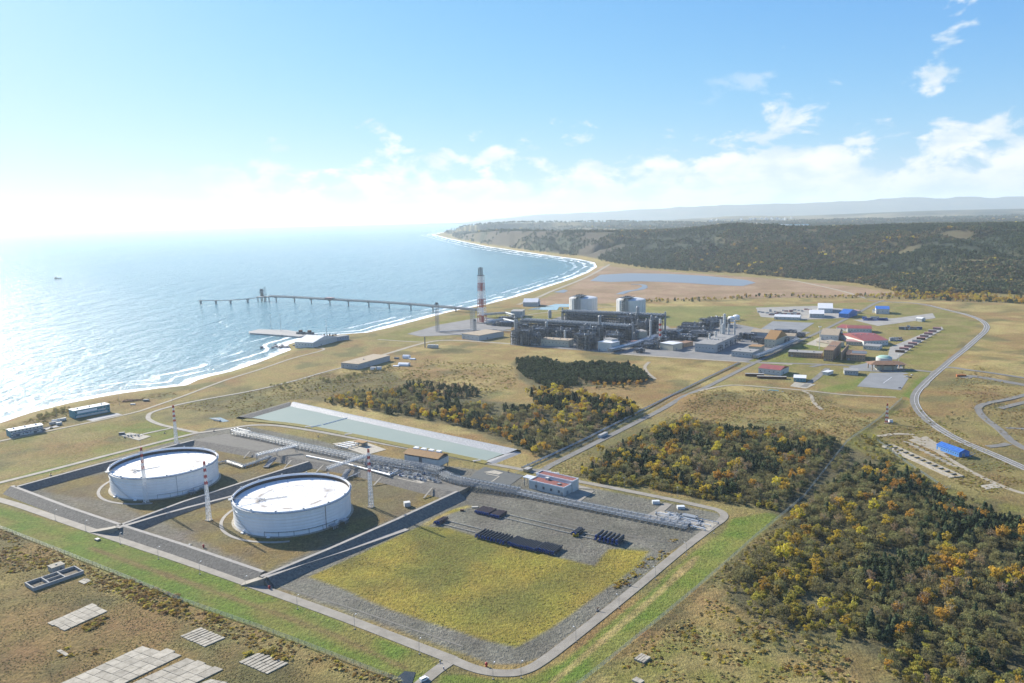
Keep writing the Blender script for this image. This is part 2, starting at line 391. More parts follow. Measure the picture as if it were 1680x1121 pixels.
# (colour, second colour, size of the patches, softness of the edge, wander of the edge, outline in photograph pixels)
COVER = [
    (MARSH, MARSH2, 90, 14, 12, [(860, 500), (925, 478), (985, 436), (1100, 446), (1250, 456), (1330, 464), (1400, 470), (1475, 482), (1480, 488), (1320, 492), (1200, 492), (1080, 493), (990, 500), (900, 505)]),
    (STRAW, OCHRE, 60, 20, 14, [(850, 505), (990, 498), (1080, 492), (1200, 490), (1480, 486), (1700, 500), (1700, 560), (1480, 520), (1250, 500), (1000, 512), (850, 520)]),
    ((0.205, 0.190, 0.062), (0.165, 0.165, 0.050), 50, 8, 4, [(1065, 503), (1250, 502), (1255, 507), (1190, 530), (1065, 538), (1000, 520)]),
    (LAWN2, STRAW2, 40, 10, 8, [(740, 520), (830, 512), (930, 505), (940, 515), (850, 535), (700, 560), (640, 560), (600, 556)]),
    (OCHRE, STRAW, 45, 14, 14, [(520, 614), (640, 575), (720, 565), (835, 563), (1000, 578), (1100, 590), (1215, 598), (1150, 640), (1060, 690), (980, 735), (860, 770), (480, 660)]),
    (STRAW, OCHRE, 35, 14, 12, [(800, 578), (1000, 585), (1200, 602), (1130, 645), (1060, 640), (1040, 590), (900, 585)]),
    (OCHRE2, MOOR, 30, 12, 10, [(395, 648), (520, 614), (640, 610), (760, 660), (640, 670), (540, 662), (478, 656), (400, 683)]),
    (MOOR, STRAW2, 40, 10, 8, [(280, 668), (420, 640), (520, 614), (560, 606), (480, 655), (395, 684), (340, 700), (262, 690), (250, 682)]),
    (STRAW2, LAWN2, 40, 12, 8, [(-250, 770), (20, 720), (150, 696), (225, 680), (245, 674), (252, 690), (290, 704), (300, 710), (200, 735), (60, 772), (-100, 806), (-300, 850)]),
    (LAWN, LAWN2, 20, 5, 3, [(238, 690), (252, 688), (290, 704), (318, 710), (260, 724), (215, 716), (200, 703)]),
    (LAWN, LAWN2, 26, 3, 2, [(-200, 830), (-40, 797), (80, 768), (200, 738), (315, 712), (290, 722), (200, 745), (80, 776), (-40, 806), (-200, 846)]),
    (OCHRE2, STRAW2, 25, 8, 6, [(-100, 720), (0, 703), (60, 683), (150, 661), (260, 643), (310, 637), (250, 660), (180, 682), (100, 700), (0, 722), (-100, 740)]),
    (MOOR, MOOR2, 34, 6, 5, [(-400, 850), (-100, 840), (0, 866), (330, 1000), (500, 1060), (672, 1118), (640, 1320), (-600, 1320)]),
    (STRAW2, OCHRE, 12, 8, 8, [(-100, 838), (0, 866), (330, 999), (500, 1060), (672, 1118), (660, 1150), (480, 1085), (320, 1030), (150, 960), (0, 900), (-100, 880)]),
    (MOOR2, OCHRE, 16, 14, 14, [(-60, 920), (60, 915), (40, 990), (-80, 1020)]),
    (LAWN2, BRIGHT, 22, 2.5, 1.5, [(-300, 770), (-100, 815), (0, 829), (170, 880), (420, 965), (700, 1076), (722, 1092), (690, 1121), (672, 1117), (500, 1059), (330, 999), (0, 865), (-100, 838), (-300, 812)]),
    (BRIGHT, LAWN, 26, 4, 3, [(-100, 826), (0, 836), (150, 885), (140, 895), (0, 845), (-100, 832)]),
    (BRIGHT, BRIGHT2, 24, 3, 2, [(330, 985), (420, 1012), (560, 1060), (660, 1100), (664, 1112), (500, 1056), (330, 997)]),
    (MOOR2, OCHRE2, 8, 1.2, 1.2, [(150, 896), (230, 924), (420, 990), (560, 1042), (670, 1096), (664, 1099), (548, 1046), (412, 995), (222, 929), (142, 900)]),
    (BRIGHT2, BRIGHT, 26, 2.5, 1.5, [(1200, 850), (1245, 842), (1275, 838), (1288, 842), (1230, 892), (1140, 968), (950, 1122), (880, 1180), (700, 1180), (722, 1104), (760, 1106), (810, 1114), (868, 1112), (920, 1088), (1060, 975), (1130, 912), (1185, 872)]),
    (LAWN, BRIGHT2, 12, 3, 2, [(1186, 872), (1130, 912), (1060, 975), (1000, 1022), (930, 1084), (935, 1094), (1010, 1035), (1085, 972), (1160, 908), (1190, 880)]),
    (STRAW, STRAW2, 10, 1.0, 0.8, [(1148, 912), (1136, 914), (1070, 976), (985, 1046), (905, 1115), (840, 1170), (852, 1172), (915, 1117), (1000, 1048), (1085, 975), (1135, 930)]),
    (STRAW2, STRAW, 18, 3, 3, [(1288, 843), (1294, 850), (1210, 925), (1160, 990), (1110, 1020), (965, 1140), (940, 1140), (1140, 970), (1230, 893)]),
    (STRAW, OCHRE, 16, 10, 8, [(1210, 925), (1160, 990), (1180, 1010), (1300, 1050), (1450, 1110), (1500, 1200), (880, 1200), (1110, 1020)]),
    (LAWN2, STRAW2, 14, 10, 10, [(1000, 1085), (1150, 1030), (1250, 1060), (1330, 1110), (1200, 1140), (1000, 1150)]),
    (STRAW, STRAW2, 30, 12, 8, [(1150, 640), (1220, 615), (1330, 640), (1480, 660), (1440, 690), (1390, 720), (1300, 715), (1180, 700), (1130, 685), (1080, 700)]),
    (OCHRE, STRAW2, 14, 12, 8, [(1110, 672), (1180, 645), (1260, 660), (1330, 690), (1380, 712), (1300, 712), (1180, 698)]),
    (LAWN2, MOOR, 14, 6, 4, [(1390, 720), (1480, 655), (1500, 662), (1440, 712), (1480, 745), (1560, 800), (1680, 830), (1680, 870), (1560, 828), (1470, 790), (1390, 765)]),
    (STRAW2, MOOR2, 20, 10, 6, [(1450, 690), (1500, 660), (1540, 710), (1620, 748), (1700, 780), (1700, 830), (1600, 815), (1500, 770), (1440, 716)]),
    (LAWN2, STRAW2, 30, 6, 4, [(1255, 500), (1440, 497), (1560, 510), (1605, 530), (1560, 580), (1500, 640), (1480, 655), (1200, 600), (1310, 560), (1200, 530)]),
    (BRIGHT2, LAWN, 25, 5, 3, [(1340, 640), (1425, 618), (1400, 640), (1370, 645)]),
    (BRIGHT, LAWN, 20, 4, 3, [(1480, 650), (1502, 625), (1530, 612), (1510, 640), (1496, 655)]),
    (LAWN, LAWN2, 25, 5, 3, [(1310, 565), (1350, 562), (1345, 580), (1290, 600), (1255, 598)]),
    (STRAW, OCHRE, 40, 14, 10, [(1500, 490), (1620, 492), (1700, 500), (1700, 660), (1600, 640), (1560, 600), (1620, 545), (1600, 515)]),
    (OCHRE2, STRAW2, 30, 12, 10, [(1500, 640), (1560, 600), (1600, 640), (1680, 660), (1720, 780), (1640, 730), (1540, 690)]),
    (WOODS, WOODS2, 18, 8, 6, [(940, 782), (1000, 735), (1120, 690), (1200, 705), (1330, 715), (1400, 735), (1480, 775), (1560, 822), (1720, 870), (1900, 1000), (1900, 1300), (1480, 1140), (1300, 1055), (1180, 985), (1200, 930), (1290, 848), (1190, 826), (1060, 796)]),
    (OCHRE2, STRAW2, 12, 6, 5, [(1310, 1040), (1410, 1072), (1480, 1105), (1440, 1120), (1330, 1070)]),
    (WOODS, WOODS2, 18, 10, 10, [(540, 655), (640, 635), (790, 655), (860, 665), (900, 645), (1040, 668), (1000, 720), (900, 752), (850, 735), (760, 702), (640, 680)]),
    (WOODS2, WOODS, 18, 8, 8, [(842, 592), (900, 590), (960, 600), (1050, 605), (1064, 622), (1000, 632), (890, 638), (850, 625)]),
    (GRAV, GRAV2, 30, 1.0, 0.6, [(30, 796), (315, 716), (345, 702), (410, 700), (520, 722), (640, 752), (780, 770), (850, 785), (950, 796), (1100, 826), (1180, 842), (1184, 856), (1100, 905), (1040, 960), (890, 1078), (850, 1090), (800, 1088), (700, 1050), (420, 948), (170, 862), (40, 816)]),
    (GRAV2, GRAV, 12, 6, 5, [(440, 960), (640, 1000), (790, 1050), (850, 1066), (900, 1040), (880, 1075), (840, 1090), (720, 1056), (560, 1000)]),
    (FIELD2, MOOR, 14, 5, 4, [(1015, 900), (1066, 903), (1040, 930), (1000, 960), (985, 925)]),
    (FIELD, FIELD2, 46, 1.4, 0.8, [(508, 946), (560, 922), (690, 862), (740, 867), (835, 895), (975, 928), (1000, 900), (1066, 904), (1040, 932), (1002, 960), (905, 1030), (848, 1062), (786, 1047), (640, 1000), (560, 965)]),
    (STRAW, FIELD, 10, 2, 2, [(690, 860), (735, 838), (768, 828), (772, 832), (735, 845), (700, 864)]),
    (FLOOR, FLOOR2, 24, 5, 4, [(60, 800), (345, 738), (470, 755), (640, 790), (730, 818), (600, 870), (430, 938), (200, 862)]),
    ((0.165, 0.15, 0.115), (0.145, 0.13, 0.095), 12, 6, 6, [(90, 812), (170, 818), (300, 870), (420, 930), (400, 945), (200, 868)]),
]
def cover_colour(x, y):
    n1, n2 = fbm(x, y, 30, 4, 1), fbm(x, y, 7, 3, 2)
    col = np.empty(x.shape + (3,))
    m = np.clip((fbm(x, y, 120, 4, 9) - 0.35) / 0.3, 0, 1)[:, None]
    col[:] = np.array(STRAW2) * (1 - m) + np.array(OCHRE) * m
    wob = (fbm(x, y, 14, 3, 4) - 0.5) * 2
    rusty = np.clip((fbm(x, y, 75, 5, 33) - 0.5) / 0.16, 0, 1)[:, None] * 0.8; olive = np.clip((fbm(x, y, 48, 5, 36) - 0.54) / 0.14, 0, 1)[:, None] * 0.75
    natural = np.ones(len(x), bool)
    for i, (c1, c2, ps, soft, wander, pix) in enumerate(COVER):
        pts = [tuple(P(u, v)[:2]) for u, v in pix]
        xs, ys = [p[0] for p in pts], [p[1] for p in pts]
        q = (x > min(xs) - 60) & (x < max(xs) + 60) & (y > min(ys) - 60) & (y < max(ys) + 60)
        if not q.any(): continue
        X, Y = x[q], y[q]
        dist = sdist(X, Y, pts) + wob[q] * wander
        w = sstep(dist / soft * 0.5 + 0.5)[:, None]
        if c1 not in (STRAW, STRAW2, OCHRE, OCHRE2, MOOR): natural[np.flatnonzero(q)[w[:, 0] > .5]] = False
        elif soft >= 6: natural[np.flatnonzero(q)[w[:, 0] > .5]] = True
        t = np.clip((fbm(X, Y, ps, 4, 40 + i) - 0.36) / 0.28, 0, 1)[:, None]
        col[q] = col[q] * (1 - w) + (np.array(c1) * (1 - t) + np.array(c2) * t) * w
    nat = natural[:, None] * sstep((2400 - y) / 400)[:, None]
    col = col * (1 - rusty * nat) + np.array((0.215, 0.140, 0.055)) * rusty * nat
    col = col * (1 - olive * nat) + np.array((0.118, 0.112, 0.045)) * olive * nat
    far = sstep((y - 2300) / 500)[:, None] * sstep((ground_h(x, y) - 3) / 8)[:, None]
    t = np.clip((fbm(x, y, 300, 5, 77) - 0.42) / 0.18, 0, 1)[:, None]
    fw = np.array(FARW) * (1 - t) + np.array(FARW2) * t
    a = x / np.maximum(y, 1)
    cliff = (sstep((0.18 - a) / 0.08) * sstep((fbm(x, y, 160, 4, 66) - 0.40) / 0.15) * (y < 8800))[:, None]
    fw = fw * (1 - cliff) + np.array((0.082, 0.070, 0.050)) * cliff
    plain = (sstep((y - 8200) / 600) * sstep((fbm(x, y, 900, 4, 67) - 0.48) / 0.12))[:, None]
    fw = fw * (1 - plain) + np.array((0.17, 0.14, 0.07)) * plain
    col = col * (1 - far) + fw * far
    col *= (0.86 + 0.28 * n2)[:, None] * (0.92 + 0.16 * n1)[:, None]
    return col

def axis(lo, hi, fine_lo, fine_hi, step, grow):
    a = list(np.arange(fine_lo, fine_hi + step, step)); s = step
    while a[-1] < hi: s *= grow; a.append(a[-1] + s)
    s = step
    while a[0] > lo: s *= grow; a.insert(0, a[0] - s)
    return np.array(a)
gx = axis(-3800, 13000, -480, 700, 2.6, 1.045)
ys_, s_ = [240.0], 0
while ys_[-1] < 19500: ys_.append(ys_[-1] + max(2.3, 0.0062 * (ys_[-1] - 240)))
gy = np.array(ys_)
GX, GY = np.meshgrid(gx, gy)
fx_, fy_ = GX.ravel(), GY.ravel()
GZ = ground_h(fx_, fy_)
rough_ = (fbm(fx_, fy_, 9, 3, 51) - 0.5) * 0.5
keep_flat = np.clip((sdist(fx_, fy_, [tuple(P(u, v)[:2]) for u, v in [(-200, 800), (340, 690), (480, 650), (850, 735), (950, 775), (1200, 830), (1215, 860), (870, 1125), (690, 1125), (-200, 850)]]) + 0) / -12, 0, 1)
wood_ = sstep((fy_ - 2300) / 500)
GZ2 = GZ - 0.22 + rough_ * keep_flat * 0.6
me = bpy.data.meshes.new('ground')
nx, ny = len(gx), len(gy)
vv = np.stack([fx_, fy_, GZ2], 1).astype(np.float32)
idx = np.arange(nx * ny).reshape(ny, nx)
quads = np.stack([idx[:-1, :-1], idx[:-1, 1:], idx[1:, 1:], idx[1:, :-1]], -1).reshape(-1, 4)
zq = GZ2[quads].max(1)
quads = quads[zq > -14.5]
used = np.unique(quads); remap = np.full(nx * ny, -1); remap[used] = np.arange(len(used))
vv, quads, ux, uy = vv[used], remap[quads], fx_[used], fy_[used]
me.vertices.add(len(vv)); me.vertices.foreach_set('co', vv.ravel())
me.loops.add(quads.size); me.loops.foreach_set('vertex_index', quads.ravel().astype(np.int32))
me.polygons.add(len(quads)); me.polygons.foreach_set('loop_start', np.arange(0, quads.size, 4, dtype=np.int32))
me.polygons.foreach_set('use_smooth', np.ones(len(quads), bool))
me.update(calc_edges=True)
ca = me.color_attributes.new('cover', 'FLOAT_COLOR', 'POINT')
cc = np.ones((len(vv), 4), np.float32); cc[:, :3] = cover_colour(ux, uy)
ca.data.foreach_set('color', cc.ravel())
print('ground verts', len(vv))
def ground_material():
    m, nt, bs, N, L = new_mat('ground_cover')
    at = N.new('ShaderNodeAttribute'); at.attribute_name = 'cover'
    g = N.new('ShaderNodeNewGeometry')
    def noise(scale, det, rot=0.0, st=(1, 1, 1)):
        mp = N.new('ShaderNodeMapping'); mp.inputs['Scale'].default_value = st; mp.inputs['Rotation'].default_value = (0, 0, rot)
        L.new(g.outputs['Position'], mp.inputs[0])
        n = N.new('ShaderNodeTexNoise'); n.inputs['Scale'].default_value = scale; n.inputs['Detail'].default_value = det; n.inputs['Roughness'].default_value = 0.62
        L.new(mp.outputs[0], n.inputs['Vector']); return n.outputs[0]
    a, b, c = noise(0.35, 9), noise(1.1, 7, 0.6, (1, 0.4, 1)), noise(0.03, 4)
    def mth(op, x, y):
        n = N.new('ShaderNodeMath'); n.operation = op
        for i, q in enumerate((x, y)):
            if isinstance(q, (int, float)): n.inputs[i].default_value = q
            else: L.new(q, n.inputs[i])
        return n.outputs[0]
    k = mth('MULTIPLY', mth('ADD', mth('MULTIPLY', a, 1.5), 0.25), mth('ADD', mth('MULTIPLY', b, 1.3), 0.35))
    mx = N.new('ShaderNodeMix'); mx.data_type = 'RGBA'; mx.blend_type = 'MULTIPLY'; mx.inputs[0].default_value = 1.0
    cb = N.new('ShaderNodeCombineColor'); 
    for i in range(3): L.new(k, cb.inputs[i])
    L.new(at.outputs['Color'], mx.inputs[6]); L.new(cb.outputs[0], mx.inputs[7])
    hs = N.new('ShaderNodeHueSaturation'); L.new(mx.outputs[2], hs.inputs['Color'])
    L.new(mth('ADD', mth('MULTIPLY', mth('SUBTRACT', c, 0.5), 0.09), 0.5), hs.inputs['Hue'])
    L.new(hs.outputs[0], bs.inputs['Base Color'])
    bs.inputs['Roughness'].default_value = 0.95; bs.inputs['Specular IOR Level'].default_value = 0.1
    bp = N.new('ShaderNodeBump'); bp.inputs['Strength'].default_value = 0.9; bp.inputs['Distance'].default_value = 1.5
    L.new(mth('ADD', a, mth('MULTIPLY', b, 0.5)), bp.inputs['Height']); L.new(bp.outputs[0], bs.inputs['Normal'])
    return m
M_GROUND = ground_material()
me.materials.append(M_GROUND)
ground = bpy.data.objects.new('ground', me); COL.objects.link(ground); structure(ground)

# ------------------------------------------------------------------ sea and surf
def sea_material(name, foam=False):
    m, nt, bs, N, L = new_mat(name)
    g = N.new('ShaderNodeNewGeometry')
    def mp(st, rot):
        n = N.new('ShaderNodeMapping'); n.inputs['Scale'].default_value = st; n.inputs['Rotation'].default_value = (0, 0, rot)
        L.new(g.outputs['Position'], n.inputs[0]); return n.outputs[0]
    def noise(scale, det, st=(1, 1, 1), rot=0.0, r=0.6):
        n = N.new('ShaderNodeTexNoise'); n.inputs['Scale'].default_value = scale; n.inputs['Detail'].default_value = det; n.inputs['Roughness'].default_value = r
        L.new(mp(st, rot), n.inputs['Vector']); return n.outputs[0]
    def mth(op, x, y, z=None):
        n = N.new('ShaderNodeMath'); n.operation = op
        for i, q in enumerate((x, y, z)):
            if q is None: continue
            if isinstance(q, (int, float)): n.inputs[i].default_value = q
            else: L.new(q, n.inputs[i])
        return n.outputs[0]
    def ramp(x, a, b):
        n = N.new('ShaderNodeMapRange'); n.interpolation_type = 'SMOOTHSTEP'; n.inputs[1].default_value = a; n.inputs[2].default_value = b
        L.new(x, n.inputs[0]); return n.outputs[0]
    swell, chop, fine = noise(0.018, 3, (1, 0.35, 1), R(-60)), noise(0.085, 4, (1, 0.5, 1), R(-48)), noise(0.35, 4, (1, 0.6, 1), R(-40))
    big = noise(0.0016, 4)
    h = mth('ADD', mth('MULTIPLY', swell, 9.0), mth('ADD', mth('MULTIPLY', chop, 6.5), mth('MULTIPLY', fine, 2.0)))
    bp = N.new('ShaderNodeBump'); bp.inputs['Strength'].default_value = 0.9; bp.inputs['Distance'].default_value = 1.0
    L.new(h, bp.inputs['Height']); L.new(bp.outputs[0], bs.inputs['Normal'])
    mx = N.new('ShaderNodeMix'); mx.data_type = 'RGBA'; L.new(ramp(big, 0.35, 0.65), mx.inputs[0])
    mx.inputs[6].default_value = (0.080, 0.205, 0.255, 1); mx.inputs[7].default_value = (0.110, 0.245, 0.285, 1)
    bs.inputs['Roughness'].default_value = 0.16; bs.inputs['IOR'].default_value = 1.333; bs.inputs['Specular IOR Level'].default_value = 0.5
    caps = mth('MULTIPLY', ramp(chop, 0.60, 0.70), ramp(fine, 0.50, 0.62))
    fo = mth('MULTIPLY', caps, 0.5)
    if foam:
        at = N.new('ShaderNodeAttribute'); at.attribute_name = 'shore'
        sp = N.new('ShaderNodeSeparateXYZ'); L.new(at.outputs['Vector'], sp.inputs[0])
        t, along = sp.outputs[0], sp.outputs[1]           # metres from the waterline, metres along it
        wv = N.new('ShaderNodeCombineXYZ'); L.new(mth('MULTIPLY', along, 0.011), wv.inputs[0]); L.new(mth('MULTIPLY', t, 0.03), wv.inputs[1])
        wn_ = N.new('ShaderNodeTexNoise'); wn_.inputs['Scale'].default_value = 1.0; wn_.inputs['Detail'].default_value = 5; L.new(wv.outputs[0], wn_.inputs['Vector'])
        lace = noise(0.16, 7, (1, 1, 1), 0.0, 0.7)
        tt = mth('ADD', t, mth('MULTIPLY', mth('SUBTRACT', wn_.outputs[0], 0.5), 55.0))
        wash = ramp(mth('ADD', tt, mth('MULTIPLY', mth('SUBTRACT', lace, 0.5), 36.0)), 24.0, 8.0)
        lines = mth('SINE', mth('MULTIPLY', tt, 0.16), 0.0)
        fade = ramp(t, 140.0, 50.0)
        brk = mth('MULTIPLY', mth('MULTIPLY', ramp(lines, 0.40, 0.92), ramp(mth('ADD', wn_.outputs[0], mth('MULTIPLY', lace, 0.6)), 0.66, 0.88)), fade)
        fo = mth('MAXIMUM', mth('MAXIMUM', wash, brk), fo)
        sh = N.new('ShaderNodeMix'); sh.data_type = 'RGBA'; L.new(ramp(t, 140.0, 0.0), sh.inputs[0])
        L.new(mx.outputs[2], sh.inputs[6]); sh.inputs[7].default_value = (0.17, 0.26, 0.27, 1); base = sh.outputs[2]
    else:
        base = mx.outputs[2]
    fm = N.new('ShaderNodeMix'); fm.data_type = 'RGBA'; L.new(fo, fm.inputs[0]); L.new(base, fm.inputs[6]); fm.inputs[7].default_value = (0.85, 0.87, 0.88, 1)
    L.new(fm.outputs[2], bs.inputs['Base Color'])
    L.new(mth('ADD', mth('MULTIPLY', fo, 0.6), 0.16), bs.inputs['Roughness'])
    return m
SEA_R = 27500
sb = MB()
ring = [(SEA_R * math.cos(2 * math.pi * i / 160), SEA_R * math.sin(2 * math.pi * i / 160), SEA_Z) for i in range(160)]
sb.v = ring; sb.f = [tuple(range(160))]; sb.m = [0]
sea = structure(sb.build('sea', sea_material('sea_water')))
cpts = catmull([Vector((x, y, 0)) for x, y in COAST], 5)
sv, sf, sa = [], [], []
offs = [-14, -4, 2, 8, 16, 30, 50, 80, 110, 145]
al = 0.0
for i, p in enumerate(cpts):
    tg = (cpts[min(i + 9, len(cpts) - 1)] - cpts[max(i - 9, 0)]).normalized(); nrm = Vector((-tg.y, tg.x, 0))
    if i: al += (p - cpts[i - 1]).length
    wide = 1.0 + 0.9 * min(1, max(0, (p.y - 3200) / 2500))
    for o_ in offs:
        q = p + nrm * o_ * (wide if o_ > 0 else 1); sv.append((q.x, q.y, SEA_Z + 0.06)); sa.append((o_, al, 0))
k = len(offs)
for i in range(len(cpts) - 1):
    for j in range(k - 1): sf.append((i * k + j, (i + 1) * k + j, (i + 1) * k + j + 1, i * k + j + 1))
me = bpy.data.meshes.new('surf'); me.from_pydata(sv, [], sf)
at = me.attributes.new('shore', 'FLOAT_VECTOR', 'POINT'); at.data.foreach_set('vector', np.array(sa, np.float32).ravel())
me.materials.append(sea_material('surf_water', True)); me.update()
if me.polygons[0].normal.z < 0: me.flip_normals()
surf = bpy.data.objects.new('surf', me); COL.objects.link(surf); structure(surf)

# ------------------------------------------------------------------ mountains on the horizon and the air
MOUNT = [(700, 372, 26500), (830, 358, 26500), (900, 352, 26500), (1000, 347, 26500), (1080, 342.5, 26200), (1150, 338, 26000), (1220, 336, 26000), (1300, 333.5, 26000), (1360, 331, 26000), (1410, 329.5, 26000),
         (1450, 326.5, 26000), (1500, 324, 26000), (1540, 325.5, 26000), (1580, 323.5, 26000), (1630, 324.5, 26000), (1680, 322.5, 26000), (1760, 318, 26000), (1900, 312, 26000), (2200, 310, 26000)]
mt = MB(); cols = []
mp_ = catmull([PD(u, v, d_) for u, v, d_ in MOUNT], 8)
for i, p in enumerate(mp_):
    jag = (float(fbm([p.x], [0], 500, 4, 8)[0]) - 0.5) * 60
    for k_, (dy, hz) in enumerate(((-2600, -0.02), (-1800, 0.22), (-900, 0.62), (0, 1.0), (900, 0.6), (1300, -0.02))):
        mt.v.append((p.x * (1 + dy / p.y * 0.6), p.y + dy, max(-8, (p.z + jag) * hz + (float(fbm([p.x + dy], [dy * 3], 420, 3, 19)[0]) - .5) * 70 * (0 < hz < 1))))
for i in range(len(mp_) - 1):
    for j in range(5): mt.f.append((i * 6 + j, (i + 1) * 6 + j, (i + 1) * 6 + j + 1, i * 6 + j + 1)); mt.m.append(0)
mountains = structure(mt.build('mountains', mat('mountain_woods', (0.06, 0.065, 0.03), (0.10, 0.08, 0.035), 0.002, 0.95)))
def haze_box():
    m = bpy.data.materials.new('thin_haze'); m.use_nodes = True; N, L = m.node_tree.nodes, m.node_tree.links; N.clear()
    v = N.new('ShaderNodeVolumePrincipled'); v.inputs['Color'].default_value = (0.78, 0.91, 1.0, 1); v.inputs['Density'].default_value = HAZE
    v.inputs["Anisotropy"].default_value = 0.25
    o = N.new('ShaderNodeOutputMaterial'); L.new(v.outputs[0], o.inputs['Volume'])
    b = MB().b2(-30000, 30000, -29000, 31000, -17, 600).build('haze', m)
    stuff(b)
HAZE = 3.5e-5
haze_box()
# ------------------------------------------------------------------ materials of built things
M_ROAD = mat('road_paving', (0.275, 0.25, 0.205), (0.205, 0.185, 0.15), 0.12, 0.85, bump=0.1, detail=8)
M_ASPH = mat('asphalt', (0.185, 0.175, 0.155), (0.14, 0.132, 0.115), 0.08, 0.85, bump=0.1, detail=8)
M_TRACK = mat('dirt_track', (0.33, 0.29, 0.22), (0.25, 0.215, 0.155), 0.15, 0.95, detail=7)
M_DIKE = mat('stone_pitching', (0.20, 0.182, 0.15), (0.115, 0.105, 0.088), 0.55, 0.95, bump=0.9, bscale=0.8, detail=8, dist=0.6)
M_CREST = mat('crest_path', (0.32, 0.30, 0.265), (0.25, 0.23, 0.20), 0.3, 0.9, detail=7)
M_CONC = mat('weathered_concrete', (0.375, 0.34, 0.27), (0.20, 0.175, 0.13), 0.30, 0.9, detail=10, bump=0.15, vary=0.3, lo=.42, hi=.78)
M_CONC2 = mat('grey_concrete', (0.34, 0.335, 0.315), (0.26, 0.25, 0.235), 0.4, 0.9, detail=8)
M_WHITE = mat('white_tank_paint', (0.82, 0.82, 0.81), (0.74, 0.735, 0.72), 0.22, 0.42, stretch=(1, 1, 0.3), detail=7, spec=0.5, lo=.4, hi=.85)
M_WALLW = mat('pale_wall_panel', (0.56, 0.56, 0.53), (0.48, 0.48, 0.45), 0.4, 0.7)
M_PIPE = mat('galvanised_pipe', (0.44, 0.45, 0.45), (0.32, 0.33, 0.33), 1.2, 0.38, 0.35)
M_PIPEW = mat('insulated_pipe', (0.70, 0.71, 0.70), (0.58, 0.59, 0.58), 0.8, 0.45, 0.15)
M_STEEL = mat('grey_steelwork', (0.33, 0.345, 0.35), (0.24, 0.25, 0.255), 1.5, 0.55, 0.3)
M_DARKST = mat('dark_steelwork', (0.15, 0.165, 0.18), (0.09, 0.10, 0.11), 0.5, 0.6, 0.2)
M_RED = mat('signal_red_paint', (0.42, 0.035, 0.03), (0.34, 0.03, 0.028), 0.8, 0.55)
M_MASTW = mat('mast_white_paint', (0.78, 0.77, 0.75), (0.70, 0.69, 0.67), 0.8, 0.5)
M_RUST = mat('rusty_iron', (0.16, 0.075, 0.04), (0.09, 0.05, 0.035), 0.9, 0.9)
M_BLACK = mat('black_coating', (0.035, 0.036, 0.04), (0.055, 0.056, 0.06), 0.8, 0.5)
M_BLUE = mat('blue_coating', (0.022, 0.06, 0.21), (0.016, 0.04, 0.15), 0.8, 0.5)
M_OCHRE = mat('ochre_roof_sheet', (0.33, 0.185, 0.06), (0.26, 0.145, 0.05), 0.6, 0.6)
M_OXIDE = mat('oxide_red_roof', (0.23, 0.075, 0.06), (0.17, 0.06, 0.05), 0.5, 0.75)
M_GLASS = mat('window_glass', (0.05, 0.07, 0.09), (0.035, 0.05, 0.07), 0.7, 0.12, spec=0.8)
M_GREENM = mat('pond_water', (0.250, 0.285, 0.235), (0.270, 0.300, 0.245), 0.03, 0.42, bump=0.05, bscale=0.7, spec=0.25)
M_LINER = mat('pond_liner', (0.37, 0.37, 0.365), (0.23, 0.235, 0.235), 0.7, 0.55, stretch=(1, 1, 1), detail=8, bump=0.6, bscale=0.9)

def strip(name, pts, width, m, dz=0.06, drop=0.7, z=None, n=6, smooth_line=True, prof=None):
    """a ribbon of paving draped over the ground, with buried skirts"""
    pts = [Vector(p) for p in pts]
    q = catmull(pts, n) if smooth_line else pts
    W = width if isinstance(width, (list, tuple)) else None
    vs, fs, sgn = [], [], []
    hs = ground_h([p.x for p in q], [p.y for p in q]) if z is None else [z] * len(q)
    for i, p in enumerate(q):
        t = (q[min(i + 1, len(q) - 1)] - q[max(i - 1, 0)]); t.z = 0; t.normalize(); nr = Vector((-t.y, t.x, 0))
        w = (W[0] + (W[1] - W[0]) * i / (len(q) - 1)) if W else width
        zz = float(hs[i]) + dz if z != 'own' else p.z
        a, b = p - nr * w / 2, p + nr * w / 2
        vs += [(a.x, a.y, zz - drop), (a.x, a.y, zz), (b.x, b.y, zz), (b.x, b.y, zz - drop)]
    for i in range(len(q) - 1):
        for j in range(3): fs.append((i * 4 + j + 1, i * 4 + j, i * 4 + 4 + j, i * 4 + 5 + j))
    o = MB().add(vs, fs).build(name, m)
    return structure(o)
def road(pix, w, m=None, dz=0.06, name='road', **k): return strip(name, [P(u, v) for u, v in pix], w, m or M_ROAD, dz, **k)

# ------------------------------------------------------------------ the roads round the tank farm and along the coast
road([(-140, 782), (-20, 815), (30, 829), (100, 853), (170, 877), (300, 920), (420, 962), (560, 1012), (700, 1066), (745, 1083)], 7.2)
road([(735, 1079), (770, 1094), (800, 1102), (830, 1104.5), (858, 1101), (888, 1086), (940, 1047), (1040, 967), (1120, 901), (1165, 867), (1184, 853), (1188, 845), (1180, 838), (1160, 832.5),
      (1100, 819.5), (1000, 799.5), (940, 788), (870, 773), (780, 756.5), (700, 741), (640, 730), (560, 715), (500, 704.5), (455, 698.5), (425, 697.5), (402, 699), (370, 704), (340, 708.5), (310, 713.5),
      (200, 741), (80, 772), (-20, 797), (-140, 828)], 6.4, dz=0.1)
road([(748, 1079), (722, 1096), (690, 1122), (650, 1160)], 7.0, dz=0.03)
road([(325, 710.5), (290, 703), (264, 697), (247, 690), (243, 684), (250, 676.5), (285, 666), (330, 656.5), (420, 640), (490, 623), (520, 614), (550, 606), (562, 603)], [6.0, 5.0], dz=0.14)
road([(215, 717), (250, 709), (280, 703)], 4.5, dz=0.1)
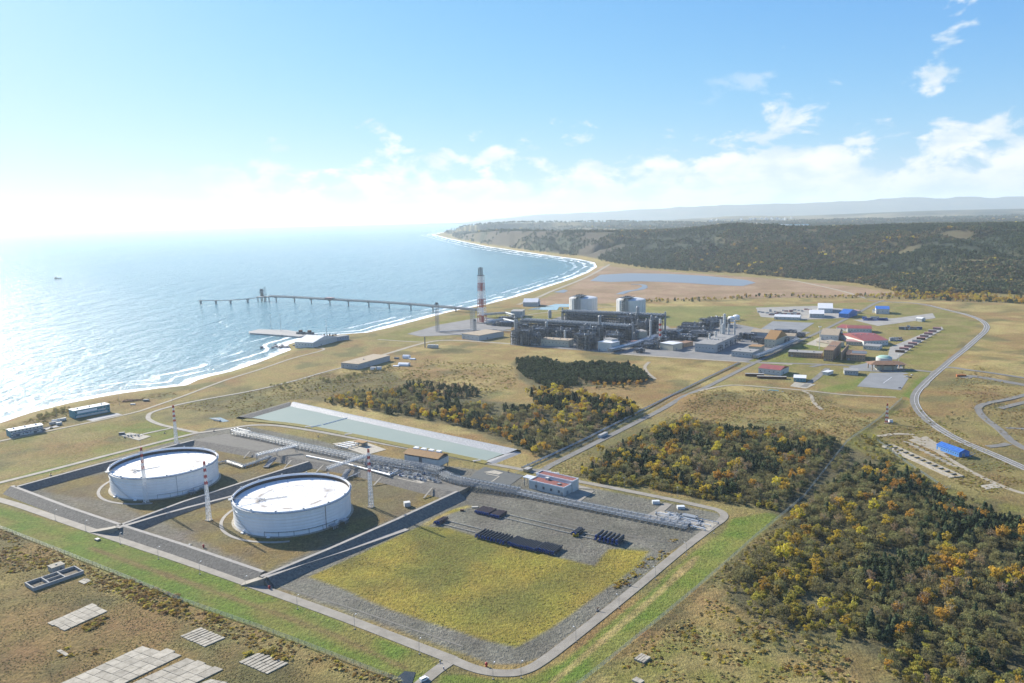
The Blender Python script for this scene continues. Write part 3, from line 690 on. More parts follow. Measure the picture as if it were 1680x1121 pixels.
road([(-200, 765), (-20, 728), (30, 717.5), (150, 692.5), (220, 677), (252, 667), (310, 646.5), (345, 633), (380, 620.5), (430, 605), (480, 588), (530, 574.5), (520, 570), (500, 568.5)], 5.0, M_TRACK, dz=0.12)
road([(146, 690), (172, 684), (196, 679)], 14, M_CONC2, dz=0.02, name='forecourt')
road([(55, 710), (75, 704), (95, 699)], 8, M_CONC2, dz=0.02, name='forecourt')
# the long straight road to the plant, its parallel pipe track, and roads through the plant
road([(862, 771), (890, 771), (905, 763), (960, 735.5), (1060, 685), (1150, 640), (1225, 602), (1270, 580), (1310, 560.5), (1350, 542), (1400, 517.5), (1424, 505), (1450, 493)], 7.5, M_ASPH, dz=0.16)
road([(560, 603), (640, 579), (700, 562), (745, 558.5), (835, 564), (930, 571), (1010, 580), (1080, 585), (1150, 589.5), (1225, 594), (1300, 598)], 9, M_TRACK, dz=0.04)
road([(1225, 594), (1335, 597.5), (1400, 600), (1450, 604), (1500, 608), (1540, 613)], 9, M_ASPH, dz=0.05)
road([(700, 562), (664, 560), (620, 557)], 5, M_TRACK, dz=0.08)
road([(1330, 602), (1352, 598)], 8, M_ASPH, dz=0.10)
road([(1318, 635), (1340, 620), (1358, 604)], 8, M_ASPH, dz=0.09)
road([(1140, 645), (1200, 632), (1300, 640), (1390, 648), (1470, 652)], 5, M_TRACK, dz=0.05)
road([(1318, 643), (1330, 650), (1335, 660), (1348, 672)], 4.5, M_TRACK, dz=0.08)
road([(1065, 594), (1058, 602), (1063, 612), (1075, 622)], 5, M_TRACK, dz=0.06)
road([(830, 523), (900, 512), (980, 505), (1060, 500)], 6, M_TRACK, dz=0.05)
road([(850, 500), (885, 487), (905, 478), (960, 456), (990, 440), (1000, 434)], 12, M_TRACK, dz=0.10)
# the main road winding down the right-hand side
road([(1425, 493), (1470, 498), (1530, 506), (1580, 515), (1606, 524), (1618, 533), (1617, 542), (1607, 552), (1590, 567), (1570, 584), (1550, 602), (1525, 622), (1507, 640), (1500, 655), (1505, 671), (1520, 688), (1545, 706), (1580, 725),
      (1630, 746), (1690, 772), (1780, 810)], [10.0, 10.0], M_ASPH, dz=0.18)
HW = [P(u, v) for u, v in [(1470, 498), (1530, 506), (1580, 515), (1606, 524), (1618, 533), (1617, 542), (1607, 552), (1590, 567), (1570, 584), (1550, 602), (1525, 622), (1507, 640), (1500, 655), (1505, 671), (1520, 688), (1545, 706), (1580, 725), (1630, 746), (1690, 772), (1780, 810)]]
for off in (-4.2, 0, 4.2):
    ln = []
    for i, p in enumerate(HW):
        d = HW[min(i + 1, len(HW) - 1)] - HW[max(i - 1, 0)]; d.normalize(); ln.append(p + Vector((-d.y, d.x, 0)) * off)
    strip('road_marking', ln, .35 if off else .25, M_MASTW, dz=.19, drop=.05)
HW2 = [(1620, 733), (1640, 731), (1655, 728)]
road(HW2, 8, M_ASPH, dz=0.12)
road([(1548, 606), (1562, 606), (1590, 611), (1640, 617), (1720, 626)], 9, M_ASPH, dz=0.12)
road([(1582, 622), (1600, 620), (1680, 632), (1730, 638)], 14, M_ASPH, dz=0.09)
road([(1740, 630), (1660, 655), (1620, 665), (1605, 672), (1612, 684), (1640, 705), (1662, 725), (1700, 745)], [8, 8], M_ASPH, dz=0.11)
road([(1640, 672), (1680, 661), (1730, 650)], 8, M_ASPH, dz=0.08)
road([(1650, 702), (1690, 704)], 6, M_ASPH, dz=0.07)
road([(1505, 642), (1520, 632), (1530, 613), (1545, 607)], 5, M_ROAD, dz=0.08)
road([(1500, 716), (1540, 742), (1590, 772), (1650, 800), (1700, 815)], 5, M_TRACK, dz=0.06)
road([(1440, 716), (1470, 712), (1500, 713)], 6, M_TRACK, dz=0.06)
# inspection strip and drains in the grass belts
road([(1275, 457.5), (1310, 462), (1370, 475), (1400, 483), (1420, 490)], 8, M_TRACK, dz=0.3, name='track')

# ------------------------------------------------------------------ embankments of the tank basins
BACK_PX = [(318, 722), (370, 731), (440, 744), (503, 756), (577, 767.5), (646, 784), (733, 805.5), (752, 808)]
BACK = [P(u, v, 4.0) for u, v in BACK_PX]
def terr(x, y):
    """height of the gently falling terrace behind the back embankment"""
    best, side = 1e9, 0
    for a, b in zip(BACK, BACK[1:]):
        d = b - a; l2 = d.x ** 2 + d.y ** 2
        t = max(0, min(1, ((x - a.x) * d.x + (y - a.y) * d.y) / l2))
        qx, qy = x - a.x - d.x * t, y - a.y - d.y * t
        r = math.hypot(qx, qy)
        if r < best: best, side, tt = r, d.x * (y - a.y) - d.y * (x - a.x), t
    if side <= 0 or best > 50: return 0.0
    return max(0.0, 4.0 * (1 - max(0, best - 3) / 42))
def PT(u, v, up=0.0):
    z = 0.0
    for _ in range(5):
        p = P(u, v, z + up); z = terr(p.x, p.y)
    return Vector((p.x, p.y, z))
def sweep(name, pts, section, m, mats_idx=None):
    """sweep a cross-section [(offset to the left, height)] along ground points, heights scaled by the z of the points"""
    vs, fs, mi = [], [], []
    k = len(section)
    for i, p in enumerate(pts):
        a = (pts[i] - pts[i - 1]) if i else None; b = (pts[i + 1] - pts[i]) if i < len(pts) - 1 else None
        t = Vector((0, 0, 0))
        for d in (a, b):
            if d: d = d.copy(); d.z = 0; t += d.normalized()
        t.normalize(); nr = Vector((-t.y, t.x, 0))
        for o, h in section: vs.append((p.x + nr.x * o, p.y + nr.y * o, h * p.z - (0.35 if h == 0 else 0)))
    for i in range(len(pts) - 1):
        for j in range(k - 1): fs.append((i * k + j + 1, i * k + j, (i + 1) * k + j, (i + 1) * k + j + 1)); mi.append(mats_idx[j] if mats_idx else 0)
    for e in (0, len(pts) - 1): fs.append(tuple(e * k + j for j in (range(k) if e else range(k - 1, -1, -1)))); mi.append(0)
    mb = MB().add(vs, fs); mb.m = mi
    return structure(mb.build(name, m))
sec = [(8.8, 0), (1.4, 1), (-1.4, 1), (-8.8, 0)]
MI = [0, 1, 0]
D2 = [M_DIKE, M_CREST]
sweep('embankment', BACK, [(45, 0), (3, 1), (0, 1), (-8, 0)], [M_DIKE, mat('terrace_gravel', (0.140, 0.132, 0.112), (0.104, 0.097, 0.082), 0.25, 0.95, bump=0.3, detail=8)], [1, 1, 0])
sweep('embankment', [P(318, 722, 4.0), P(160, 762, 5.0), P(25, 799, 5.0)], sec, D2, MI)
sweep('embankment', [P(20, 797, 5.0), P(110, 831, 5.0), P(205, 863, 5.0), P(300, 893, 5.0), P(432, 938, 5.0)], sec, D2, MI)
sweep('embankment', [P(428, 946, 5.0), P(540, 900, 5.0), P(650, 852, 5.0), P(750, 806, 5.0)], [(8.8, 0), (1.4, 1), (-1.4, 1), (-10.5, 0)], D2, MI)
sweep('embankment', [P(192, 863, 5.0), P(300, 823, 5.0), P(420, 784, 5.0), P(506, 757, 4.6)], sec, D2, MI)
def ramp(pix, z0, z1, w, side):
    pts = []; n = len(pix)
    for i, (u, v) in enumerate(pix): pts.append(P(u, v, z0 + (z1 - z0) * i / (n - 1)))
    vs, fs, mi = [], [], []
    for i, p in enumerate(pts):
        t = pts[min(i + 1, n - 1)] - pts[max(i - 1, 0)]; t.z = 0; t.normalize(); nr = Vector((-t.y, t.x, 0))
        for o, z in ((-w / 2 - p.z * 1.5, -0.3), (-w / 2, p.z), (w / 2, p.z), (w / 2 + p.z * 1.0, -0.3)):
            q = p + nr * o; vs.append((q.x, q.y, z))
    for i in range(n - 1):
        for j in range(3): fs.append((i * 4 + j, i * 4 + j + 1, i * 4 + 5 + j, i * 4 + 4 + j)); mi.append(1 if j == 1 else 0)
    fs = [f[::-1] for f in fs]
    mb = MB().add(vs, fs); mb.m = mi
    return structure(mb.build('ramp', D2))
ramp([(436, 946), (500, 923), (580, 898), (668, 868)], 5.0, 0.15, 4.6, -1)
ramp([(193, 866), (260, 845), (320, 829), (388, 812)], 5.0, 0.15, 4.0, -1)
for ln in ([(152, 871, .2), (166, 869, 1.6), (182, 866, 3.6), (196, 862.5, 5.06)], [(398, 957, .2), (410, 954, 1.6), (424, 949, 3.8), (436, 944, 5.06)]):
    strip('ramp', [P(u, v, z) for u, v, z in ln], 6.5, M_ROAD, dz=0, drop=5, z='own')
# concrete steps down the inner face of the back embankment
for a, b in (((410, 741), (400, 752)), ((478, 756), (466, 769)), ((531, 763), (519, 775)), ((625, 784), (613, 797)), ((709, 801), (695, 818))):
    p, q = P(*a, 4.0), P(*b, 0.2)
    t = MB().bar(p + Vector((0, 0, .15)), q + Vector((0, 0, .15)), 1.5, 0.5).build('stair', M_CONC)
    tag(t, 'concrete stair running down the stone face of the back embankment', 'stair', 'stairs on the embankment')

# ------------------------------------------------------------------ floating-roof tanks
def roof_mat():
    m, nt, bs, N, L = new_mat('floating_roof_paint')
    tcn = N.new('ShaderNodeTexCoord')
    ln = N.new('ShaderNodeVectorMath'); ln.operation = 'LENGTH'
    fl = N.new('ShaderNodeVectorMath'); fl.operation = 'MULTIPLY'; fl.inputs[1].default_value = (1, 1, 0)
    L.new(tcn.outputs['Object'], fl.inputs[0]); L.new(fl.outputs[0], ln.inputs[0])
    n1 = N.new('ShaderNodeTexNoise'); n1.inputs['Scale'].default_value = 0.075; n1.inputs['Detail'].default_value = 3; L.new(fl.outputs[0], n1.inputs['Vector'])
    n2 = N.new('ShaderNodeTexNoise'); n2.inputs['Scale'].default_value = 0.55; n2.inputs['Detail'].default_value = 8; n2.inputs['Roughness'].default_value = 0.7; L.new(fl.outputs[0], n2.inputs['Vector'])
    def mth(op, x, y=0.0, z=0.0, cl=False):
        n = N.new('ShaderNodeMath'); n.operation = op; n.use_clamp = cl
        for i, q in enumerate((x, y, z)):
            if isinstance(q, (int, float)): n.inputs[i].default_value = q
            else: L.new(q, n.inputs[i])
        return n.outputs[0]
    def band(c, w): return mth('SUBTRACT', 1.0, mth('DIVIDE', mth('ABSOLUTE', mth('SUBTRACT', ln.outputs['Value'], c)), w), 0, True)
    ring = mth('MULTIPLY', band(27.5, 3.0), mth('MULTIPLY', mth('SUBTRACT', n1.outputs[0], 0.44), 12.0, 0, True), 0, True)
    ring = mth('MULTIPLY', ring, mth('MULTIPLY', mth('SUBTRACT', n2.outputs[0], 0.34), 11.0, 0, True))
    spots = mth('MULTIPLY', mth('SUBTRACT', n2.outputs[0], 0.655), 9.0, 0, True)
    spots = mth('MULTIPLY', spots, mth('MULTIPLY', mth('SUBTRACT', n1.outputs[0], 0.52), 9.0, 0, True))
    ds = N.new('ShaderNodeVectorMath'); ds.operation = 'DISTANCE'; ds.inputs[1].default_value = (26, 12, 0); L.new(fl.outputs[0], ds.inputs[0])
    blob = mth('MULTIPLY', mth('SUBTRACT', 1.0, mth('DIVIDE', ds.outputs['Value'], 7.5), 0, True), mth('MULTIPLY', mth('SUBTRACT', n2.outputs[0], 0.33), 12.0, 0, True))
    d = mth('MAXIMUM', mth('MAXIMUM', mth('MULTIPLY', ring, 0.95), mth('MULTIPLY', blob, 0.8, 0, True)), mth('MULTIPLY', spots, 0.6))
    mx = N.new('ShaderNodeMix'); mx.data_type = 'RGBA'; L.new(d, mx.inputs[0]); mx.inputs[6].default_value = (0.70, 0.685, 0.655, 1); mx.inputs[7].default_value = (0.19, 0.135, 0.09, 1)
    L.new(mx.outputs[2], bs.inputs['Base Color']); bs.inputs['Roughness'].default_value = 0.5
    return m
M_ROOFDECK = roof_mat()
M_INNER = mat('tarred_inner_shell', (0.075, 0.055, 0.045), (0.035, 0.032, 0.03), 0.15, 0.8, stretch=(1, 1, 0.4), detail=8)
M_GIRD = mat('wind_girder_paint', (0.46, 0.47, 0.48), (0.38, 0.39, 0.40), 0.6, 0.6)
TR, TH = 46.2, 20.0
def oil_tank(c, label, extra):
    t = thing('oil_tank', label, 'tank', c)
    sh = MB()
    prof = [(TR, -0.3)]
    for k_ in range(8):
        z0, z1 = k_ * TH / 8, (k_ + 1) * TH / 8
        prof += [(TR + 0.02, z0 + 0.03), (TR + 0.02, z1 - 0.03), (TR, z1)]
    prof += [(TR - 0.02, TH), (TR - 0.35, TH), (TR - 0.35, TH - 1.8)]
    sh.lathe((0, 0, 0), prof, 128)
    smooth(sh.build('shell', M_WHITE, t), 35)
    smooth(MB().lathe((0, 0, 0), [(TR - 0.36, TH - 1.7), (TR - 0.40, 13.6)], 128).build('inner_shell', M_INNER, t))
    g = smooth(MB().lathe((0, 0, 0), [(TR, 18.55), (TR + 1.25, 18.6), (TR + 1.25, 18.85), (TR, 18.9)], 128).build('wind_girder', M_GIRD, t), 30)
    rl = MB()
    for zz in (19.3, 19.85): rl.lathe((0, 0, 0), [(TR + 1.2, zz), (TR + 1.25, zz), (TR + 1.25, zz + .06), (TR + 1.2, zz + .06)], 96)
    for i in range(96):
        an = 2 * math.pi * i / 96; p = Vector((math.cos(an), math.sin(an), 0)) * (TR + 1.22); rl.bar(p + Vector((0, 0, 18.85)), p + Vector((0, 0, 19.9)), .07)
    rl.build('railing', M_STEEL, g)
    smooth(MB().lathe((0, 0, 0), [(TR, 14.0), (TR + 0.22, 14.02), (TR + 0.22, 14.2), (TR, 14.22)], 128).build('stiffener_ring', M_WHITE, t), 30)
    dk = MB().lathe((0, 0, 0), [(TR - 0.36, 15.5), (TR - 0.4, 15.75), (TR - 2.6, 15.85), (TR - 2.75, 15.6)], 96)
    dk.lathe((0, 0, 0), [(TR - 2.75, 15.6), (27.6, 15.42), (27.2, 15.46), (26.9, 15.42), (0.05, 15.6)], 96)
    roof = smooth(dk.build('floating_roof', M_ROOFDECK, t), 20)
    lg = MB()
    for rr, nn in ((40, 26), (34, 22), (22, 16), (12, 9)):
        for i in range(nn):
            an = 2 * math.pi * (i + 0.3 * rr) / nn; lg.tube((rr * math.cos(an), rr * math.sin(an), 15.4), (rr * math.cos(an), rr * math.sin(an), 16.6), 0.13, 6)
    stuff(lg.build('roof_leg', M_CONC2, roof))
    ladder_az = R(200) if extra else R(214)
    e0 = Vector((math.cos(ladder_az) * (TR - .5), math.sin(ladder_az) * (TR - .5), TH + 0.4)); e1 = Vector((math.cos(ladder_az) * 22, math.sin(ladder_az) * 22, 16.2))
    la = MB(); w_ = Vector((-math.sin(ladder_az), math.cos(ladder_az), 0)) * 0.6
    for s_ in (-1, 1):
        la.bar(e0 + w_ * s_, e1 + w_ * s_, 0.16); la.bar(e0 + w_ * s_ + Vector((0, 0, 1)), e1 + w_ * s_ + Vector((0, 0, 1)), 0.08)
    for i in range(26): p = e0.lerp(e1, i / 25); la.bar(p - w_, p + w_, 0.14)
    la.build('rolling_ladder', M_STEEL, t)
    track = MB(); dd = Vector((math.cos(ladder_az), math.sin(ladder_az), 0)); 
    for s_ in (-1, 1): track.bar(dd * 26 + w_ * s_ * 1.3 + Vector((0, 0, 15.9)), dd * 4 + w_ * s_ * 1.3 + Vector((0, 0, 15.9)), 0.16, 0.3)
    track.build('ladder_track', M_STEEL, roof)
    sm = MB(); q = dd * 24 + Vector((0, 0, 15.55))
    for i in range(5): an = i * 1.257; sm.bar(q + Vector((math.cos(an) * 3.2, math.sin(an) * 3.2, 0)), q + Vector((math.cos(an + 1.257) * 3.2, math.sin(an + 1.257) * 3.2, 1.1)), .22)
    sm.build('roof_drain_frame', M_STEEL, roof)
    # platform at the rim, spiral stair down the shell
    pf = MB(); pa = ladder_az; pc = Vector((math.cos(pa) * (TR + 1.3), math.sin(pa) * (TR + 1.3), 19.9))
    pf.box(pc, (3.4, 5.0, 0.2), pa)
    for s1, s2 in ((-1, -1), (-1, 1), (1, -1), (1, 1)):
        cc_ = pc + Vector((math.cos(pa) * 1.6 * s1 - math.sin(pa) * 2.4 * s2, math.sin(pa) * 1.6 * s1 + math.cos(pa) * 2.4 * s2, 0)); pf.bar(cc_, cc_ + Vector((0, 0, 1.6)), .12)
    pf.build('gauge_platform', M_STEEL, t)
    st = MB(); N_ = 48; a0, a1 = pa + R(4), pa + R(44)
    for i in range(N_):
        f0 = i / N_; an = a0 + (a1 - a0) * f0; zz = 18.6 * (1 - f0) + 0.2
        st.box((math.cos(an) * (TR + 0.75), math.sin(an) * (TR + 0.75), zz), (1.1, 0.75, 0.12), an)
        st.bar((math.cos(an) * (TR + 1.25), math.sin(an) * (TR + 1.25), zz), (math.cos(an) * (TR + 1.25), math.sin(an) * (TR + 1.25), zz + 1.1), .07)
        if i: st.bar((math.cos(an) * (TR + 1.25), math.sin(an) * (TR + 1.25), zz + 1.1), (math.cos(pn) * (TR + 1.25), math.sin(pn) * (TR + 1.25), pz + 1.1), .09)
        pn, pz = an, zz
    st.build('spiral_stair', M_PIPEW, t)
    fb = MB()
    for i in range(14):
        an = 2 * math.pi * (i + .5) / 14; fb_ = Vector((math.cos(an), math.sin(an), 0)); b = MB().box((fb_.x * (TR - .1), fb_.y * (TR - .1), TH), (0.9, 1.2, 0.9), an); b.build('foam_box', M_GIRD, t)
    # fire water line on brackets, its riser and the manway manifolds
    pl = MB(); A0, A1 = (R(258), R(330)) if extra else (R(285), R(350))
    pts = [Vector((math.cos(a) * (TR + 1.0), math.sin(a) * (TR + 1.0), 4.0)) for a in np.linspace(A0, A1, 22)]
    pl.path(pts, 0.17, 6)
    for p in pts[::4]: pl.tube(p, (p.x, p.y, 0), 0.16, 6); pl.bar(p, (p.x * TR / (TR + 1), p.y * TR / (TR + 1), p.z), .2)
    pl.build('fire_water_pipe', M_DARKST if extra else M_PIPE, t)
    ra = R(317) if extra else R(305)
    rs = MB(); c2 = Vector((math.cos(ra) * (TR + .45), math.sin(ra) * (TR + .45), 0)); rs.tube(c2 + Vector((0, 0, .2)), c2 + Vector((0, 0, 18.6)), .22, 8)
    for i in range(6): rs.bar(c2 + Vector((0, 0, 2 + 3 * i)), c2 * (TR / (TR + .45)) + Vector((0, 0, 2 + 3 * i)), .25)
    rs.build('riser_pipe', mat('riser_paint', (0.30, 0.20, 0.17), (0.25, 0.22, 0.21), 0.4, 0.6) if extra else M_GIRD, t)
    for a_ in ((R(322), R(336)) if extra else (R(318), R(332))):
        mf = MB(); o_ = Vector((math.cos(a_), math.sin(a_), 0)); sd_ = Vector((-o_.y, o_.x, 0))
        for s_ in (-1, 0, 1):
            p = o_ * TR + sd_ * s_ * 1.6 + Vector((0, 0, 1.6)); q = p + o_ * 6; mf.tube(p, q, .45, 8); mf.tube(q, q - Vector((0, 0, 1.6)), .45, 8); mf.tube(p + o_ * 3 - Vector((0, 0, .5)), p + o_ * 3 + Vector((0, 0, 1.4)), .3, 6)
        mf.box(o_ * (TR + 4) + Vector((0, 0, 2.6)), (5, 5.5, .15), a_)
        for s_ in (-1, 1): mf.bar(o_ * (TR + 6.4) + sd_ * s_ * 2.6, o_ * (TR + 6.4) + sd_ * s_ * 2.6 + Vector((0, 0, 3.7)), .15)
        mf.build('inlet_manifold', M_PIPE, t)
    for a_ in (R(232), R(262), R(150)):
        mw = MB(); o_ = Vector((math.cos(a_), math.sin(a_), 0)); mw.tube(o_ * (TR - .1) + Vector((0, 0, 1.2)), o_ * (TR + 1.3) + Vector((0, 0, 1.2)), 0.9, 12); mw.box(o_ * (TR + 1.6), (1.6, 2.6, .6), a_); mw.build('manway', M_WHITE, t)
    smooth(MB().lathe((0, 0, 0), [(TR + 1.9, -0.2), (TR + 1.7, 0.25), (TR - 1, 0.3)], 96).build('foundation_ring', M_CONC, t), 30)
    return t
T1, T2 = Vector((-323.5, 710.0, 0)), Vector((-181.5, 621.5, 0))
oil_tank(T1, 'white floating roof oil tank farther from the camera, ringed by a thin girder', 0)
oil_tank(T2, 'white floating roof oil tank closest to the pipe yard, rusty patch on its roof', 1)
for c in (T1, T2):
    ring_pts = [Vector((c.x + 56 * math.cos(a), c.y + 56 * math.sin(a), 0)) for a in np.linspace(R(105), R(282), 40)]
    strip('service_path', ring_pts, 2.6, M_CREST, dz=0.02, z=0.0, n=2)

# ------------------------------------------------------------------ lightning masts
def mast(base, h, label, w0=2.9, w1=1.0, bands=9, red_from=0.50, name='lightning_mast', cat='mast', group=None, all_bands=False):
    t = thing(name, label, cat, base, R(-35.5), group)
    nb = 18; zs = [h * 0.9 * i / nb for i in range(nb + 1)]
    wid = lambda z: w0 + (w1 - w0) * z / (h * .9)
    corners = ((-1, -1), (1, -1), (1, 1), (-1, 1))
    col = lambda i: 1 if ((all_bands or zs[i] / h > red_from) and (i // 2 if all_bands else i) % 2 == (0 if all_bands else 1)) or (i == nb - 1 and not all_bands) else 0
    for sx, sy in corners:
        b = MB()
        for i in range(nb):
            b.mat(col(i)); a, c = wid(zs[i]) / 2, wid(zs[i + 1]) / 2; b.bar((sx * a, sy * a, zs[i]), (sx * c, sy * c, zs[i + 1]), .32)
        b.build('leg', [M_MASTW, M_RED], t)
    b = MB()
    for i in range(nb):
        b.mat(col(i)); a, c = wid(zs[i]) / 2, wid(zs[i + 1]) / 2
        for k_ in range(4):
            (x0, y0), (x1, y1) = corners[k_], corners[(k_ + 1) % 4]
            b.bar((x0 * c, y0 * c, zs[i + 1]), (x1 * c, y1 * c, zs[i + 1]), .22)
            if i % 2: b.bar((x0 * a, y0 * a, zs[i]), (x1 * c, y1 * c, zs[i + 1]), .22)
            else: b.bar((x1 * a, y1 * a, zs[i]), (x0 * c, y0 * c, zs[i + 1]), .22)
    b.build('bracing', [M_MASTW, M_RED], t)
    MB().box((0, 0, h * .9), (1.3, 1.3, .5)).build('head_platform', M_RED, t)
    MB().tube((0, 0, h * .9), (0, 0, h * 1.12), .07, 6).build('lightning_rod', M_STEEL, t)
    MB().box((0, 0, -.2), (4.6, 4.6, .7)).build('foundation', M_CONC, t)
    return t
mast(P(290, 733), 50, 'red and white lattice mast rising behind the farther oil tank')
mast(P(240, 824.5), 54, 'red and white lattice mast in front of the farther oil tank')
mast(P(343, 853.5), 54, 'red and white lattice mast standing between the two oil tanks')
mast(P(609, 832), 55, 'red and white lattice mast right of the nearer tank, below the pipe bridge')
# ------------------------------------------------------------------ ponds beside the terrace
def sheet(name, pts, m, z=None, par=None):
    mb = MB(); mb.v = [(p[0], p[1], p[2] if z is None else z) for p in pts]; mb.f = [tuple(range(len(pts)))]; mb.m = [0]
    o = mb.build(name, m, par)
    if o.data.polygons[0].normal.z < 0: o.data.flip_normals()
    return o
def slab(name, pix, m, h=0.25, z0=-0.5, par=None, zt=0.0):
    return MB().prism([tuple(P(u, v, zt)[:2]) for u, v in pix], z0, zt + h).build(name, m, par)
W_PX = [(413, 685.5), (472, 668), (478, 666), (640, 703), (826, 745), (797, 756), (720, 741.5), (560, 708.5)]
structure(sheet('pond', poly(W_PX, 0.45), M_GREENM))
def bank(inner, outer, zi, zo, m):
    mb = MB(); a, b = [P(u, v, zi) for u, v in inner], [P(u, v, zo) for u, v in outer]
    n = 10; A, B = catmull(a, n), catmull(b, n)
    for i in range(len(A) - 1):
        w = [(fbm([q.x], [q.y], 6, 2, 3)[0] - .5) * 0.5 for q in (A[i], A[i + 1])]
        mid0, mid1 = A[i].lerp(B[i], .5) + Vector((0, 0, w[0])), A[i + 1].lerp(B[i + 1], .5) + Vector((0, 0, w[1]))
        mb.face(A[i], A[i + 1], mid1, mid0); mb.face(mid0, mid1, B[i + 1], B[i])
    for i in range(len(B) - 1):
        q0, q1 = B[i], B[i + 1]; d = (q1 - q0).normalized(); nr = Vector((-d.y, d.x, 0)); s = 1 if (B[i] - A[i]).dot(nr) > 0 else -1
        mb.face(q0, q1, q1 + nr * s * 3, q0 + nr * s * 3); mb.face(q0 + nr * s * 3, q1 + nr * s * 3, q1 + nr * s * 9 - Vector((0, 0, zo + .5)), q0 + nr * s * 9 - Vector((0, 0, zo + .5)))
    o = mb.build('pond_bank', m)
    bad = sum(1 for p in o.data.polygons if p.normal.z < 0)
    if bad > len(o.data.polygons) / 2: o.data.flip_normals()
    return structure(o)
bank([(476, 667.5), (640, 703.5), (828, 746)], [(479, 660), (640, 695), (846, 738.5)], 0.2, 2.6, M_LINER)
bank([(412, 686.5), (477, 667)], [(394, 684), (477, 660)], 0.2, 2.6, M_DIKE)
bank([(796, 756.5), (828, 746)], [(799, 758), (845, 740)], 0.2, 0.9, M_CONC2)
road([(400, 689), (480, 697), (560, 711), (640, 727), (720, 743), (800, 760)], 9, mat('verge_grass', (0.20, 0.165, 0.035), (0.14, 0.13, 0.03), 0.3, 0.95), dz=0.55, name='verge')
for a, b, lab in (((510, 701.5), (527, 697.5), 'short floating boom near the grassy edge of the pond'), ((530, 697), (583, 682.5), 'long floating boom dividing the green pond in two')):
    p, q = P(*a, .5), P(*b, .5); t = thing('floating_boom', lab, 'boom'); n = max(4, int((q - p).length / 4))
    for i in range(n):
        MB().tube(p.lerp(q, i / n), p.lerp(q, (i + .9) / n), .75, 8).build('float', M_PIPEW, t)
for u, v in ((507, 700), (572, 712.5), (783, 756)):
    c = P(u, v, .6); tag(MB().bar(c + Vector((-4, -1.5, 0)), c + Vector((3, 2.5, -.3)), 3.5, .8).build('spillway', M_CONC2), {507: 'concrete spillway below the short boom', 572: 'concrete spillway left of the ochre roofed building', 783: 'concrete spillway at the right tip of the pond'}[u], 'spillway', 'spillways on the pond bank')

# ------------------------------------------------------------------ pipe corridors
def rack(pts, label, width=7.0, zs=(2.2, 4.4), n=5, step=6.0, name='pipe_rack', r=(.16, .30), mats=(None, None), group=None, walkway=True, pr=1):
    """trestles carrying parallel pipes along a line of points"""
    t = thing(name, label, 'pipe rack', (0, 0, 0), 0, group)
    pts = [Vector(p) for p in pts]
    rr = random.Random(pr)
    L = [0]
    for a, b in zip(pts, pts[1:]): L.append(L[-1] + (b - a).length)
    def at(s):
        for i in range(len(pts) - 1):
            if s <= L[i + 1] or i == len(pts) - 2:
                f = (s - L[i]) / (L[i + 1] - L[i]); p = pts[i].lerp(pts[i + 1], f)
                d = (pts[i + 1] - pts[i]); d.z = 0; d.normalize(); return p, d
    k = int(L[-1] / step)
    for i in range(k + 1):
        p, d = at(min(L[-1], i * step)); nr = Vector((-d.y, d.x, 0)); b = MB()
        for s in (-1, 1): b.bar(p + nr * s * width / 2 - Vector((0, 0, .6)), p + nr * s * width / 2 + Vector((0, 0, zs[-1] + 1.3)), .36)
        for z in zs: b.bar(p - nr * (width / 2 + .3) + Vector((0, 0, z - .15)), p + nr * (width / 2 + .3) + Vector((0, 0, z - .15)), .34)
        b.bar(p - nr * (width / 2 + .3) + Vector((0, 0, zs[-1] + .95)), p + nr * (width / 2 + .3) + Vector((0, 0, zs[-1] + .95)), .22)
        if len(zs) > 1 and i % 3 == 0: b.bar(p - nr * width / 2, p + nr * width / 2 + Vector((0, 0, zs[-1])), .16)
        b.build('trestle', M_STEEL, t)
    for z in zs:
        for j in range(n):
            o = -width / 2 + .7 + (width - 1.4) * j / max(1, n - 1); rad = rr.uniform(*r); b = MB(); line = []
            for i, p in enumerate(pts):
                d = Vector((0, 0, 0))
                if i: q = pts[i] - pts[i - 1]; q.z = 0; d += q.normalized()
                if i < len(pts) - 1: q = pts[i + 1] - pts[i]; q.z = 0; d += q.normalized()
                d.normalize(); line.append(p + Vector((-d.y, d.x, 0)) * o + Vector((0, 0, z + rad)))
            b.path(line, rad, 8); b.build('pipe', rr.choice((mats[0] or M_PIPEW, mats[1] or M_PIPE, M_STEEL, M_PIPE)), t)
    if walkway:
        b = MB()
        for a, c in zip(pts, pts[1:]):
            d = (c - a); d.z = 0; d.normalize(); nr = Vector((-d.y, d.x, 0)); q = nr * (width / 2 + .9)
            b.bar(a + q + Vector((0, 0, zs[-1] + .3)), c + q + Vector((0, 0, zs[-1] + .3)), 1.0, .1)
            for h in (.9, 1.4): b.bar(a + q + nr * .5 + Vector((0, 0, zs[-1] + h)), c + q + nr * .5 + Vector((0, 0, zs[-1] + h)), .07)
        b.build('walkway', M_PIPE, t)
    return t
rack([PT(384, 713), PT(430, 722), PT(490, 736), PT(560, 751), PT(600, 760)], 'long pipe rack running from the left end of the terrace towards the mast', 8, (1.8, 4.4), 4, 5.5, pr=1)
rack([PT(600, 760), PT(650, 768), PT(700, 776), PT(722, 782)], 'wide pipe rack behind the manifold, in front of the ochre roofed building', 10, (3.0, 6.2), 5, 5, pr=2)
rack([PT(722, 782), PT(735, 789), PT(760, 795.5), PT(850, 812)], 'dense dark pipe rack on short trestles left of the red roofed building', 9, (1.5, 4.2), 5, 3.8, pr=3, mats=(M_PIPE, M_STEEL))
